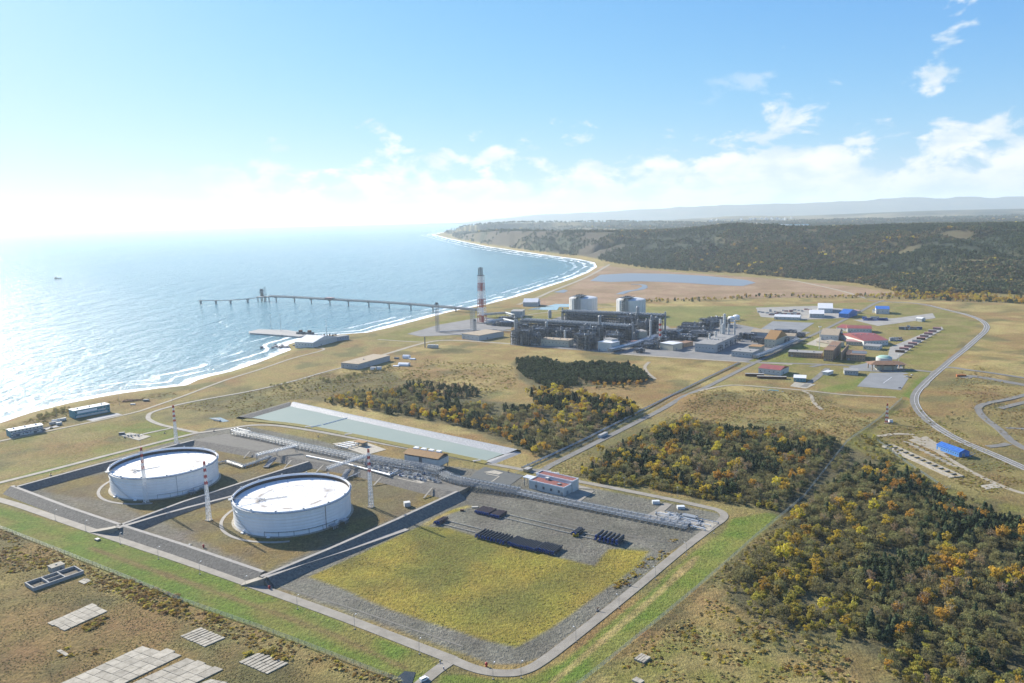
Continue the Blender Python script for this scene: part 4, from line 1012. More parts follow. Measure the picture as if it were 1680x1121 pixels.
rack([PT(850, 812), PT(900, 822.5), PT(1000, 843), PT(1060, 855), PT(1128, 868.5)], 'low pale pipe rack reaching the receiver skid at the right corner', 6.5, (1.2, 3.2), 4, 5.5, pr=4)
def bridge(a, b, z, label, w=3.4, pr=7):
    p, q = P(*a, z), P(*b, z)
    t = thing('pipe_bridge', label, 'pipe bridge'); d = (q - p).normalized(); nr = Vector((-d.y, d.x, 0)); L = (q - p).length; n = int(L / 3)
    for s in (-1, 1):
        g = MB(); u = nr * s * w / 2
        g.bar(p + u, q + u, .26); g.bar(p + u + Vector((0, 0, 2)), q + u + Vector((0, 0, 2)), .26)
        for i in range(n):
            x, y = p.lerp(q, i / n) + u, p.lerp(q, (i + 1) / n) + u; g.bar(x, x + Vector((0, 0, 2)), .14); g.bar(x, y + Vector((0, 0, 2)), .14)
        g.build('truss', M_PIPEW, t)
    for s in (-.5, .5): MB().tube(p + nr * s * w * .6 + Vector((0, 0, .6)), q + nr * s * w * .6 + Vector((0, 0, .6)), .42, 8).build('pipe', M_PIPEW, t)
    for f in (0.02, .5, .98):
        c = p.lerp(q, f); g = MB()
        for s in (-1, 1): g.bar(c + nr * s * w / 2, c + nr * s * w / 2 * 1.2 - Vector((0, 0, z + .3)), .3)
        g.bar(c + nr * w / 2, c - nr * w / 2 * 1.2 - Vector((0, 0, z)), .16)
        g.build('support', M_STEEL, t)
    return t
bridge((420, 748), (487, 732), 8.5, 'pipe bridge stepping over the back embankment towards the farther tank')
bridge((537, 770), (606, 747), 9.0, 'pipe bridge stepping over the back embankment towards the nearer tank')
rack([P(374, 760, 0), P(398, 768, 0), P(420, 761, 0), P(452, 748, 1.5)], 'pipe track climbing the embankment beside the farther tank', 5, (1.2,), 4, 4, pr=9)
rack([P(352, 762, 0), P(372, 758, 0), P(395, 766, 0)], 'short pipe run joined to the farther tank', 3.5, (1.0,), 3, 4, pr=10, walkway=False)
rack([P(562, 792, 0), P(570, 786, 0), P(590, 778, 3.6)], 'pipe run from the nearer tank up to the pipe bridge', 3.5, (1.2,), 3, 4, pr=11, walkway=False)
for u0, v0, u1, v1, lab in ((436, 767, 450, 751, 'dark concrete chute on the embankment behind the farther tank'), (562, 788, 572, 770, 'dark concrete chute on the embankment right of the nearer tank')):
    tag(MB().bar(P(u0, v0, .6), P(u1, v1, 4.2), 5.5, .8).build('chute', M_DARKST), lab, 'chute')
# big header pipes along the crest
for a, b, c, lab in (((503, 748), (572, 762), (640, 780), 'fat white header pipe along the crest left of the mast'), ((640, 759), (690, 770), (700, 771), 'fat white header pipe in the middle of the manifold'),
                     ((612, 772), (640, 779), (652, 773), 'fat white header pipe turning into the manifold')):
    p = [PT(*q, 1.5) + Vector((0, 0, 1.5)) for q in (a, b, c)]
    t = thing('header_pipe', lab, 'pipe'); MB().path(p, .75, 10).build('barrel', M_PIPEW, t)
    for i in range(8):
        f = i / 7; q = p[0].lerp(p[1], min(1, f * 2)) if f < .5 else p[1].lerp(p[2], f * 2 - 1); MB().box((q.x, q.y, q.z - 2.0), (1.6, .5, 1.5), R(-35)).build('saddle', M_CONC2, t)
# the pump and valve manifold between the rack and the crest: runs of pipe, valves, drums
def skid(c, rot, label, seed, sx=9, sy=5, name='valve_skid', group='skids of the pump manifold'):
    rr = random.Random(seed); t = thing(name, label, 'skid', c, rot, group)
    MB().b2(-sx / 2, sx / 2, -sy / 2, sy / 2, -.4, .35).build('base', M_CONC2 if seed % 2 else M_STEEL, t)
    for i in range(3):
        y = -sy / 2 + (i + .5) * sy / 3; z = rr.uniform(.9, 1.6); b = MB(); r_ = rr.uniform(.25, .42)
        b.tube((-sx / 2, y, z), (sx / 2, y, z), r_, 8)
        for x in (-sx * .3, sx * .1, sx * .4): b.tube((x, y, z), (x, y, 0), .18, 6)
        b.build('pipe', rr.choice((M_PIPEW, M_PIPE, M_PIPE)), t)
        x = rr.uniform(-sx * .3, sx * .3); v = MB().lathe((x, y, z - .7), [(.1, 0), (.75, .05), (.75, 1.3), (.25, 1.4), (.2, 2.0), (.5, 2.05), (.5, 2.2), (.05, 2.2)], 10); v.build('valve', rr.choice((M_PIPE, M_STEEL, M_BLUE)), t)
    f = MB()
    for x in (-sx / 2, 0, sx / 2):
        for y in (-sy / 2, sy / 2): f.bar((x, y, .3), (x, y, 3.2), .18)
        f.bar((x, -sy / 2, 3.2), (x, sy / 2, 3.2), .2)
    for y in (-sy / 2, sy / 2): f.bar((-sx / 2, y, 3.2), (sx / 2, y, 3.2), .2)
    f.build('frame', M_STEEL, t)
    return t
G0 = R(-35.5)
SK = [(604, 764), (620, 767), (636, 770), (652, 773.5), (668, 777), (684, 780), (612, 770.5), (628, 774), (644, 778), (660, 781.5), (676, 785), (692, 788), (650, 766), (634, 763), (706, 786), (716, 791), (666, 769), (700, 779)]
where = ('directly right of the red and white mast', 'second along the rear row from the mast', 'third along the rear row from the mast', 'in the middle of the rear row of pipes', 'below the left corner of the ochre roofed building', 'below the middle of the ochre roofed building',
         'closest to the mast in the front row', 'behind the bend of the white header pipe', 'beside the end of the white header pipe', 'above the stone slope left of the steps', 'at the left edge of the pale slab', 'on the pale slab above the steps',
         'behind the long white header pipe', 'left of the long white header pipe', 'at the right end of the manifold', 'where the rack drops to the yard', 'under the right end of the header pipe', 'below the right corner of the ochre roofed building')
for i, (u, v) in enumerate(SK): skid(PT(u, v), G0, 'steel skid of pipes and valves ' + where[i], i, 8.5, 4.6)
sheetz = PT(680, 791)
slabp = [PT(652, 786), PT(690, 793.5), PT(706, 788), PT(668, 781)]
structure(sheet('pad', [p + Vector((0, 0, .12)) for p in slabp], M_CONC))
# compressor area behind the rack
pd = [PT(545, 728), PT(590, 722), PT(634, 738), PT(600, 747)]
structure(sheet('pad', [p + Vector((0, 0, .15)) for p in pd], M_CONC))
t = thing('pig_launcher', 'cluster of pale barrels and curved pipes on a slab behind the mast', 'launcher', PT(572, 733), G0)
for i in range(4):
    b = MB(); y = -8 + i * 5.2; b.tube((-9, y, 1.9), (6, y, 1.9), .7, 12); b.tube((6, y, 1.9), (7.5, y, 1.9), .95, 12); b.build('barrel', M_PIPEW, t)
    b = MB(); b.path([(-9, y, 1.9), (-12, y, 1.9), (-13, y, .6), (-13, y, -.3)], .4, 8)
    for x in (-6, 2): b.bar((x, y, -.3), (x, y, 1.6), .5)
    b.build('elbow', M_PIPE, t)
for k_ in range(3):
    a = np.linspace(0, math.pi, 9); MB().path([Vector((-4 + k_ * 4 + 1.8 * math.cos(q), -11.5, 1 + 2.4 * math.sin(q))) for q in a], .3, 8).build('loop_pipe', M_STEEL, t)
t = thing('shelter', 'small flat tan roofed shelter on the slab behind the mast', 'shelter', PT(592, 731), G0)
MB().b2(-7, 7, -3.5, 3.5, 4.0, 4.5).build('roof', M_OCHRE, t)
for x in (-6.5, 0, 6.5):
    for y in (-3.2, 3.2): MB().b2(x - .2, x + .2, y - .2, y + .2, -.3, 4.0).build('post', M_STEEL, t)
MB().b2(-6.7, 6.7, 2.9, 3.1, 0, 3.9).build('wall', M_WALLW, t)
t = thing('launcher_skid', 'pale pipe skid with a looped pipe at the left end of the long rack', 'skid', PT(397, 709), G0)
for i in range(3):
    y = -4 + 4 * i; b = MB().tube((-12, y, 1.6), (10, y, 1.6), .5, 10).tube((-12, y, 1.6), (-14, y, 1.6), .75, 10); b.build('barrel', M_PIPEW, t)
MB().path([Vector((4 + 3 * math.cos(q), 6, 1.2 + 3.4 * math.sin(q))) for q in np.linspace(0, math.pi, 11)], .35, 8).build('loop_pipe', M_STEEL, t)
MB().b2(-14, 10, -6, 7, -.4, .25).build('base', M_CONC, t)

# ------------------------------------------------------------------ buildings of the terminal
def frame_px(a, b, c, z=0.0):
    """local frame from a facade's two ground pixels a (left), b (right corner nearest) and c on the other side: origin at b"""
    A, B, C = P(*a, z), P(*b, z), P(*c, z)
    ex = (A - B); ex.z = 0; L = ex.length; ex.normalize(); ey = Vector((ex.y, -ex.x, 0)); W = (C - B).dot(ey)
    if W < 0: ey = -ey; W = -W
    return B, L, W, math.atan2(-ey.x, ey.y), ex, ey
# ochre roofed hall on stilts
t = thing('pump_hall', 'long hall on stilts with an ochre pitched roof beside the pond', 'hall', PT(700, 764), R(-30.5))
L_, W_, z0, z1 = 40.0, 17.0, 4.2, 10.2
for sx, sy, nm in ((0, -1, 'wall'), (0, 1, 'wall')):
    MB().b2(-L_ / 2, L_ / 2, sy * W_ / 2 - .15, sy * W_ / 2 + .15, z0, z1).build(nm, M_WALLW, t)
for sx in (-1, 1): MB().b2(sx * L_ / 2 - .15, sx * L_ / 2 + .15, -W_ / 2 + .15, W_ / 2 - .15, z0, z1).build('wall', M_WALLW, t)
MB().b2(-L_ / 2, L_ / 2, -W_ / 2, W_ / 2, z0 - .5, z0).build('floor', M_CONC2, t)
g = MB()
for i in range(11):
    for sy in (-1, 1): x = -L_ / 2 + .3 + i * (L_ - .6) / 10; g.bar((x, sy * W_ / 2 * .97, z1), (x, sy * W_ / 2 * .97, z1 + 1.9), .25)
g.build('vent_frame', M_STEEL, t)
MB().b2(-L_ / 2 + .4, L_ / 2 - .4, -W_ / 2 + .6, W_ / 2 - .6, z1 - 2.0, z1 + 1.7).build('vent_screen', M_DARKST, t)
rf = MB()
for sy in (-1, 1):
    y0, y1 = sy * (W_ / 2 + 1.2), 0; rf.add([(-L_ / 2 - 1, y0, z1 + 1.8), (L_ / 2 + 1, y0, z1 + 1.8), (L_ / 2 + 1, y1, z1 + 4.6), (-L_ / 2 - 1, y1, z1 + 4.6), (-L_ / 2 - 1, y0, z1 + 1.5), (L_ / 2 + 1, y0, z1 + 1.5), (L_ / 2 + 1, y1, z1 + 4.3), (-L_ / 2 - 1, y1, z1 + 4.3)],
        [(0, 1, 2, 3), (7, 6, 5, 4), (0, 4, 5, 1), (0, 3, 7, 4), (1, 5, 6, 2)])
roof = rf.build('roof', M_OCHRE, t)
for i in range(20):
    for sy in (-1, 1): x = -L_ / 2 + i * L_ / 19; MB().bar((x, sy * (W_ / 2 + 1.1), z1 + 1.9), (x, sy * .3, z1 + 4.6), .14, .12).build('seam', M_OCHRE, roof)
for x in (-14, -5, 4, 13): MB().b2(x - 2.4, x + 2.4, .8, 5.0, z1 + 3.0, z1 + 5.6).build('roof_vent', M_WHITE, roof)
MB().b2(-2.2, 1.2, -W_ / 2 - .35, -W_ / 2 - .16, z0, z1).build('door', M_DARKST, t)
for i in range(7):
    for y in (-W_ / 2 + .5, 0, W_ / 2 - .5): x = -L_ / 2 + .6 + i * (L_ - 1.2) / 6; MB().b2(x - .35, x + .35, y - .35, y + .35, -.8, z0 - .5).build('stilt', M_CONC2, t)
for x in (-12, -4, 6, 13): MB().b2(x - 2.5, x + 2.5, -4, 4, -.5, 2.6).build('pump', M_STEEL, t)
# flat red roofed substation
B0, L_, W_, rz, ex, ey = frame_px((868, 801), (925, 814.5), (947, 802.5))
t = thing('substation', 'flat roofed pale substation with a brick red roof and parapet by the junction', 'building', B0, math.atan2(ex.y, ex.x))
sgn = 1 if ey.dot(Vector((-ex.y, ex.x, 0))) > 0 else -1
def loc_box(n, x0, x1, y0, y1, a, b, m, par): return MB().b2(x0, x1, min(sgn * y0, sgn * y1), max(sgn * y0, sgn * y1), a, b).build(n, m, par)
loc_box('body', 0, L_, 0, W_ * .56, -.5, 7.0, M_WALLW, t); loc_box('upper_body', -1.0, L_ + 1, W_ * .56 + .01, W_, -.5, 9.4, M_WALLW, t)
for (x0, x1, y0, y1, z) in ((0, L_, 0, W_ * .56, 7.0), (-1, L_ + 1, W_ * .56 + .01, W_, 9.4)):
    r_ = loc_box('roof', x0 + .4, x1 - .4, y0 + .4, y1 - .4, z + .01, z + .15, M_OXIDE, t)
    for q in ((x0, x1, y0, y0 + .38), (x0, x1, y1 - .38, y1), (x0, x0 + .38, y0 + .39, y1 - .39), (x1 - .38, x1, y0 + .39, y1 - .39)): loc_box('parapet', *q, z + .01, z + .9, M_WHITE, t)
for i in range(4): loc_box('louvre', 4 + i * 8, 6.2 + i * 8, -.08, -.01, 2, 4.4, M_DARKST, t)
loc_box('door', 1, 3.2, -.1, -.01, 0, 3, M_STEEL, t); loc_box('door', -.12, -.01, 4, 7, 0, 3.4, M_STEEL, t)
loc_box('roof_unit', L_ * .62, L_ * .70, W_ * .42, W_ * .54, 7.16, 9.2, M_WALLW, t); loc_box('roof_unit', L_ * .2, L_ * .27, W_ * .2, W_ * .34, 7.16, 8.2, M_STEEL, t)
for i in range(3): loc_box('duct', L_ - 1 - i * .01, L_ + 9, 3 + i * 2.6, 4.4 + i * 2.6, 7.2, 8.0, M_WHITE, t)
for i in range(2): loc_box('duct_leg', L_ + 7, L_ + 7.6, 3 + i * 5, 3.6 + i * 5, -.4, 7.2, M_STEEL, t)
MB().tube((L_ * .78, sgn * -.4, 0), (L_ * .78, sgn * -.4, 11), .16, 6).build('lamp_pole', M_STEEL, t)
structure(slab('pad', [(925, 815), (948, 803), (975, 806), (952, 823)], M_ROAD, .08))
structure(slab('pad', [(905, 793), (950, 796), (975, 803), (948, 801)], M_ROAD, .06))
# container beside the junction, small huts and cabinets
def container(c, rot, L, W, H, m, label, cat='container', name='container', group=None):
    t = thing(name, label, cat, c, rot, group)
    MB().b2(-L / 2, L / 2, -W / 2, W / 2, .15, H).build('body', m, t)
    ribs = MB()
    for i in range(int(L / .9)):
        x = -L / 2 + .45 + i * .9
        for sy in (-1, 1): ribs.b2(x - .16, x + .16, sy * (W / 2 + .05) - .05, sy * (W / 2 + .05) + .05, .3, H - .2)
    stuff(ribs.build('corrugation', m, t))
    for sy in (-.25, .25): MB().b2(L / 2 + .003, L / 2 + .07, sy * W - W * .23, sy * W + W * .23, .3, H - .15).build('door', m, t)
    MB().b2(-L / 2 - .05, L / 2 + .05, -W / 2 - .12, W / 2 + .12, H, H + .1).build('roof', M_WALLW if m is M_WALLW else M_CONC2, t)
    return t
container(P(909, 780.5), R(-12), 9, 3, 3, M_WHITE, 'white tank wagon parked on the grass beside the road junction', 'container')
container(P(899, 777.5), R(-12), 6, 2.6, 2.6, M_DARKST, 'dark container parked beside the road junction')
container(P(668, 830.5), R(20), 5, 4.5, 3.6, M_WALLW, 'small white hut on the crest of the embankment right of the nearer tank', 'hut', 'hut')
container(P(866, 773), R(54), 8, 5, 2.8, mat('tan_wall', (0.42, 0.33, 0.2), (0.34, 0.27, 0.17), .4, .8), 'low tan hut at the road junction', 'hut', 'hut')
structure(slab('slab', [(793, 775), (811, 772), (826, 776), (818, 779)], M_CONC, .2)); structure(slab('slab', [(805, 791), (818, 781.5), (820, 782), (807, 791.5)], M_CONC, .15)); structure(slab('slab', [(798, 777), (818, 781), (818.5, 782), (797, 778)], M_CONC, .16))
structure(slab('pad', [(780, 775), (795, 766), (860, 780), (835, 797), (770, 784)], mat('sump_asphalt', (0.10, 0.105, 0.10), (0.08, 0.085, 0.08), .2, .95), .03))
# receiver skid in the right-hand corner
t = thing('receiver_skid', 'sprawl of pipes and valves on a pale slab at the right corner of the yard', 'skid', P(1122, 855), G0)
MB().b2(-24, 24, -10, 10, -.4, .2).build('base', M_CONC, t)
rr = random.Random(5)
for i in range(7):
    y = -9 + i * 2.9; x0, x1 = rr.uniform(-26, -10), rr.uniform(6, 26); b = MB().path([(x0, y, -.2), (x0, y, 1.4), (x1, y, 1.4), (x1, y, -.2)], rr.uniform(.3, .55), 8); b.build('pipe', rr.choice((M_PIPEW, M_PIPE, M_PIPEW)), t)
    for k_ in range(2): x = rr.uniform(x0, x1); MB().lathe((x, y, .5), [(.1, 0), (1.0, .1), (1.0, 1.8), (.3, 2), (.3, 2.8), (.6, 2.9), (.05, 3)], 10).build('valve', rr.choice((M_PIPE, M_STEEL, M_DARKST)), t)
for i in range(4): x = -15 + i * 9; MB().path([(x, -11, .8), (x, 9, .8)], .35, 8).build('pipe', M_PIPE, t)
MB().b2(-4, 8, 4, 9, 2.6, 2.9).build('platform', M_STEEL, t)
for x in (-3.6, 7.6):
    for y in (4.4, 8.6): MB().bar((x, y, 0), (x, y, 4), .25).build('post', M_STEEL, t)
tag(MB().b2(-3, 3, -1.6, 1.6, -.3, 2.4).build('cabinet', M_PIPEW), 'white cabinet on the gravel left of the receiver skid', 'cabinet').location = P(1076, 826)
tag(MB().b2(-3, 3, -2, 2, -.3, 2.0).build('cabinet', M_PIPEW), 'white cabinet above the receiver skid by the bend of the road', 'cabinet').location = P(1117, 834)
structure(road([(1060, 850), (1082, 838), (1096, 826)], 7, M_ROAD, dz=.03, name='path'))

M_TRK = mat('wheel_track', (0.185, 0.172, 0.142), (0.15, 0.138, 0.112), .3, .95, detail=8)
for ln in ([(764, 820), (800, 826), (880, 843), (980, 866), (1060, 884), (1110, 890)], [(770, 824), (850, 841), (960, 866), (1040, 886), (1080, 905)], [(460, 962), (560, 992), (660, 1026), (760, 1060)]):
    for o in (0, 1.1): strip('track', [P(u, v + o) for u, v in ln], .55, M_TRK, dz=.02, drop=.3, z=-.12)
# ------------------------------------------------------------------ stacks of pipes on timber skids
def pipe_stack(cx, cy, Lp, n, layers, rad, label, mt, rot, step=None, seed=0, ends=True, name='pipe_bundle'):
    t = thing(name, label, 'pipes', P(cx, cy), rot); rr = random.Random(seed); step = step or rad * 2.06
    w = (n - 1) * step
    for k_ in range(layers):
        stag = step < rad * 2.8
        for i in range(n - (k_ % 2 if stag else 0)):
            x = -w / 2 + i * step + (step / 2 if k_ % 2 and stag else 0); y = rr.uniform(-.7, .7); z = .5 + rad + k_ * rad * (1.76 if stag else 2.02); b = MB()
            b.mat(0).tube((x, -Lp / 2 + y, z), (x, Lp / 2 + y, z), rad, 10); b.mat(1).tube((x, -Lp / 2 + y - .01, z), (x, -Lp / 2 + y + 1.1, z), rad * 1.02, 10); b.build('pipe', mt, t)
    for s in (-.36, .36): MB().b2(-w / 2 - rad * 1.6, w / 2 + rad * 1.6, s * Lp - .25, s * Lp + .25, -.2, .5).build('skid_beam', M_CONC, t)
    return t
G1 = R(-33)
BK = [M_BLACK, M_BLUE]; RS = [mat('dull_brown_pipe', (0.095, 0.060, 0.055), (0.06, 0.045, 0.05), 1.0, 0.7), M_BLUE]
pipe_stack(811, 883.5, 13.5, 10, 2, .62, 'left half of the long row of black pipes, spaced apart with blue ends', BK, G1, 2.75, 1)
pipe_stack(862, 895, 13.5, 15, 2, .55, 'middle of the long row of black pipes, packed tight with blue ends', BK, G1, 1.62, 2)
pipe_stack(901, 902.5, 13.5, 9, 2, .55, 'right end of the long row of black pipes beside the bare gravel', BK, G1, 1.68, 3)
pipe_stack(1000, 886.5, 12.5, 6, 2, .95, 'separate block of black pipes at the right edge of the gravel', BK, G1, 3.4, 4)
pipe_stack(947.5, 875, 12, 4, 2, .62, 'small stack of black pipes with a yellow cloth between the timber rails', BK, G1, 1.5, 5)
pipe_stack(796.5, 840.5, 12.5, 14, 2, .5, 'brown pipe stack nearest the foot of the embankment', RS, G1, 1.02, 6)
pipe_stack(818, 845.5, 12.5, 9, 2, .5, 'brown pipe stack joined to the timber rails', RS, G1, 1.02, 7)
pipe_stack(723.5, 857, 12.5, 4, 2, .62, 'small dark pipe stack alone at the left end of the rails', RS, G1, 1.4, 8)
tag(MB().b2(-2.2, 2.2, -.6, .6, 0, 2.0).build('tarpaulin', mat('yellow_cloth', (0.38, 0.27, 0.03), (0.3, 0.2, 0.02), 1, .8)), 'yellow cloth hung on the end of the small black pipe stack', 'cloth').location = P(944.5, 880)
M_TIMB = mat('bleached_timber', (0.42, 0.40, 0.35), (0.30, 0.28, 0.24), 1.5, .85)
def rails(a, b, gap, label):
    p, q = P(*a), P(*b); d = (q - p).normalized(); nr = Vector((-d.y, d.x, 0)); t = thing('timber_rails', label, 'rails')
    n = int((q - p).length / 4.2)
    for s in (-1, 1):
        for i in range(n): x, y = p.lerp(q, (i + .03) / n), p.lerp(q, (i + .97) / n); MB().bar(x + nr * s * gap / 2 + Vector((0, 0, .3)), y + nr * s * gap / 2 + Vector((0, 0, .3)), .45, .5).build('timber', M_TIMB, t)
rails((733, 858.5), (785, 871.5), 7.4, 'timber rails between the single dark stack and the long row')
rails((832, 848), (940, 873), 7.4, 'timber rails between the brown stack and the small black stack')
rails((955, 878), (978, 882.5), 6, 'short timber rails between the two right hand stacks')
tag(MB().b2(-1.6, 1.6, -.8, .8, 0, 1.1).build('crate', M_RUST), 'dark crate alone on the grass edge above the single dark stack', 'crate').location = P(758, 838)
tag(MB().b2(-2.6, 2.6, -1.2, 1.2, 0, .6).build('plank_heap', M_TIMB), 'pale planks beside the brown pipe stack', 'planks').location = P(779, 832.5)
# ------------------------------------------------------------------ fences, lamps, hydrants
M_FENCE = mat('fence_wire', (0.30, 0.34, 0.32), (0.25, 0.29, 0.27), 1.0, .5, .3)
def fence(pix, label, step=4.0, h=2.6, z=0.0):
    pts = [P(u, v) for u, v in pix]; t = thing('wire_fence', label, 'fence')
    me = MB().b2(-.07, .07, -.07, .07, -.3, h + .3).data('post', M_FENCE); w = MB()
    for a, b in zip(pts, pts[1:]):
        L = (b - a).length; n = max(1, int(L / step))
        for i in range(n):
            p = a.lerp(b, i / n); link('post', me, t, (p.x, p.y, gh(p.x, p.y) - .2))
        for k_ in range(9): z_ = .15 + k_ * (h - .1) / 8; w.bar(a + Vector((0, 0, z_)), b + Vector((0, 0, z_)), .045)
        m_ = int(L / .8)
        for i in range(m_): p = a.lerp(b, i / m_); w.bar(p + Vector((0, 0, .1)), p + Vector((0, 0, h)), .03)
    stuff(w.build('wire_mesh', M_FENCE, t))
    return t
fence([(-60, 845), (0, 867), (100, 906), (200, 946), (300, 987), (420, 1029), (500, 1059), (580, 1090), (662, 1122)], 'wire fence along the grass belt in front of the tank basins', 5)
fence([(938, 1133), (1000, 1084), (1060, 1035), (1140, 969), (1200, 917), (1240, 881), (1288, 842), (1320, 815), (1390, 725), (1440, 690), (1480, 655)], 'wire fence climbing past the right edge of the compound into the trees', 5)
def lamp_post():
    t = thing('street_lamp', 'slim grey street lamp on the roadside', 'street lamp', (0, 0, 0), 0, 'street lamps along the compound road')
    MB().tube((0, 0, -.3), (0, 0, 8.4), .13, 8, .08).build('pole', M_STEEL, t)
    MB().bar((0, 0, 8.3), (0, 1.3, 8.7), .1).build('arm', M_STEEL, t)
    MB().box((0, 1.5, 8.65), (.4, .9, .2)).build('lamp_head', M_WHITE, t)
    MB().box((0, 0, -.2), (.8, .8, .5)).build('footing', M_CONC, t)
    return t
LAMPS = [((91, 854), 1, 'at the far left before the branch to the middle embankment'), ((141, 872), 1, 'just before the branch to the middle embankment'), ((197.5, 893), 1, 'just past the branch to the middle embankment'), ((260, 917), 1, 'facing the basin left of the nearer tank'),
         ((328, 942), 1, 'facing the nearer tank'), ((403, 967), 1, 'left of the ramp to the right embankment'), ((488, 999), 1, 'just past the red hydrant below the embankment ramp'), ((582, 1032), 1, 'below the left half of the grass field'), ((688, 1073), 1, 'last before the road fork'),
         ((809, 1114), 1, 'beside the red hydrant on the bend'), ((855, 1112), 1, 'on the outside of the lower bend'), ((945, 1053), 2, 'first up the right hand road'), ((1015.5, 998), 2, 'second up the right hand road'), ((1075.5, 951), 2, 'third up the right hand road'), ((1126, 910), 2, 'fourth up the right hand road'), ((1171, 875), 2, 'below the upper right bend'),
         ((1112, 815), 3, 'in front of the wood near the receiver skid'), ((1025, 799), 3, 'in front of the wood, second from the receiver skid')]
lp = None
for (u, v), k_, w_ in LAMPS:
    o = lp = lamp_post() if lp is None else copy_tree(lp)
    o.location = P(u, v); o.rotation_euler.z = {1: R(-33), 2: R(54), 3: R(145)}[k_]; o['label'] = 'slim grey street lamp ' + w_
for (u, v), w_ in (((442, 966), 'red hydrant cabinet below the right embankment ramp'), ((798, 1093), 'red hydrant cabinet inside the lower bend of the road'), ((334, 898 - 0), 'red hydrant cabinet on the gravel slope')):
    t = thing('hydrant', w_, 'hydrant', P(u, v)); MB().tube((0, 0, -.2), (0, 0, 1.6), .55, 10).build('body', M_RED, t); MB().lathe((0, 0, 1.6), [(.75, 0), (.75, .25), (.35, .6), (.02, .65)], 10).build('cap', M_RED, t); MB().tube((-.9, 0, 1.0), (.9, 0, 1.0), .25, 8).build('outlet', M_RED, t)
for (u, v), w_ in (((83, 780), 'dark monitor nozzle on the verge left of the farther tank'), ((270, 711), 'dark monitor nozzle beside the pad road behind the farther tank'), ((351, 708), 'dark monitor nozzle where the coast loop meets the road'), ((522, 717), 'dark monitor nozzle on the road below the pond'), ((834, 775), 'dark monitor nozzle near the road junction'), ((980, 1002), 'dark monitor nozzle on the grass strip up the right hand road'), ((1033, 961), 'pale monitor nozzle on the grass strip up the right hand road')):
    t = thing('monitor_nozzle', w_, 'nozzle', P(u, v)); MB().tube((0, 0, -.2), (0, 0, 1.5), .3, 8).build('stem', M_RUST, t); MB().tube((-.2, 0, 1.5), (1.6, 0, 2.4), .28, 8, .16).build('barrel', M_RUST, t); MB().box((0, 0, -.2), (1.6, 1.6, .6)).build('base', M_DARKST, t)
for i, ((u, v), s, w_) in enumerate((((194, 872), 4, 'pale concrete drain box beside the ramp to the middle embankment'), ((441, 953), 3, 'round pale drain box at the foot of the right embankment ramp'), ((424, 948), 2.4, 'small pale drain box left of the right embankment ramp'),
                       ((296, 899), 3.2, 'pale drain slab on the gravel facing the nearer tank'), ((311, 895), 2.4, 'small pale drain box on the gravel facing the nearer tank'), ((180, 857), 2.6, 'pale drain box at the tip of the front embankment'), ((160, 886), 4, 'dark culvert mouth in the grass belt'))):
    t = thing('drain_box', w_, 'drain', P(u, v), G0); m_ = M_CONC if i < 6 else M_DARKST
    MB().b2(-s / 2, s / 2, -s * .35, s * .35, -.4, .9).build('box', m_, t); MB().b2(-s / 2 + .3, s / 2 - .3, -s * .35 + .3, s * .35 - .3, .9, 1.02).build('lid', M_STEEL, t)

# ------------------------------------------------------------------ the open field in front: foundation ruin and concrete slabs
t = thing('foundation_ruin', 'roofless concrete foundation divided into open bays in the front field', 'foundation')
a, b, c, d = P(36, 962), P(55, 970), P(138, 941), P(118, 931)
ex = (c - b).normalized(); ey = Vector((-ex.y, ex.x, 0)); Lf, Wf = (c - b).length, (a - b).dot(ey)
t.location = b; t.rotation_euler.z = math.atan2(ex.y, ex.x)
Wf = max(Wf, 9.0); th, hh = .8, 2.1
for x0, x1, y0, y1 in ((0, Lf, 0, th), (0, Lf, Wf - th, Wf), (0, th, th, Wf - th), (Lf - th, Lf, th, Wf - th), (Lf * .3, Lf * .3 + th, th, Wf - th), (Lf * .62, Lf * .62 + th, th, Wf - th), (Lf * .3 + th, Lf * .62, Wf * .5 - .35, Wf * .5 + .35)):
    MB().b2(x0, x1, y0, y1, -.4, hh + RND.uniform(-.1, .1)).build('wall', M_CONC2, t)
MB().b2(th, Lf - th, th, Wf - th, -.4, .15).build('floor', mat('rubble_floor', (0.10, 0.085, 0.06), (0.17, 0.14, 0.10), .8, .95), t)
for i in range(14): 
    s = RND.uniform(.3, .9); MB().box((RND.uniform(2, Lf - 2), RND.uniform(1.5, Wf - 1.5), .1), (s, s * .7, s * .5), RND.random() * 3).build('rubble', M_CONC, t)
t = thing('concrete_hut', 'square concrete box with a hatch beside the foundation ruin', 'hut', P(93, 935), math.atan2(ex.y, ex.x))
MB().b2(-4.2, 4.2, -3.4, 3.4, -.4, 3.4).build('body', M_CONC2, t); MB().b2(-4.5, 4.5, -3.7, 3.7, 3.4, 3.8).build('roof', M_CONC, t); MB().b2(-.6, .6, -.5, .5, 3.8, 4.3).build('hatch', M_DARKST, t); MB().b2(1, 2.2, -3.47, -3.41, 0, 2.1).build('door', M_DARKST, t)
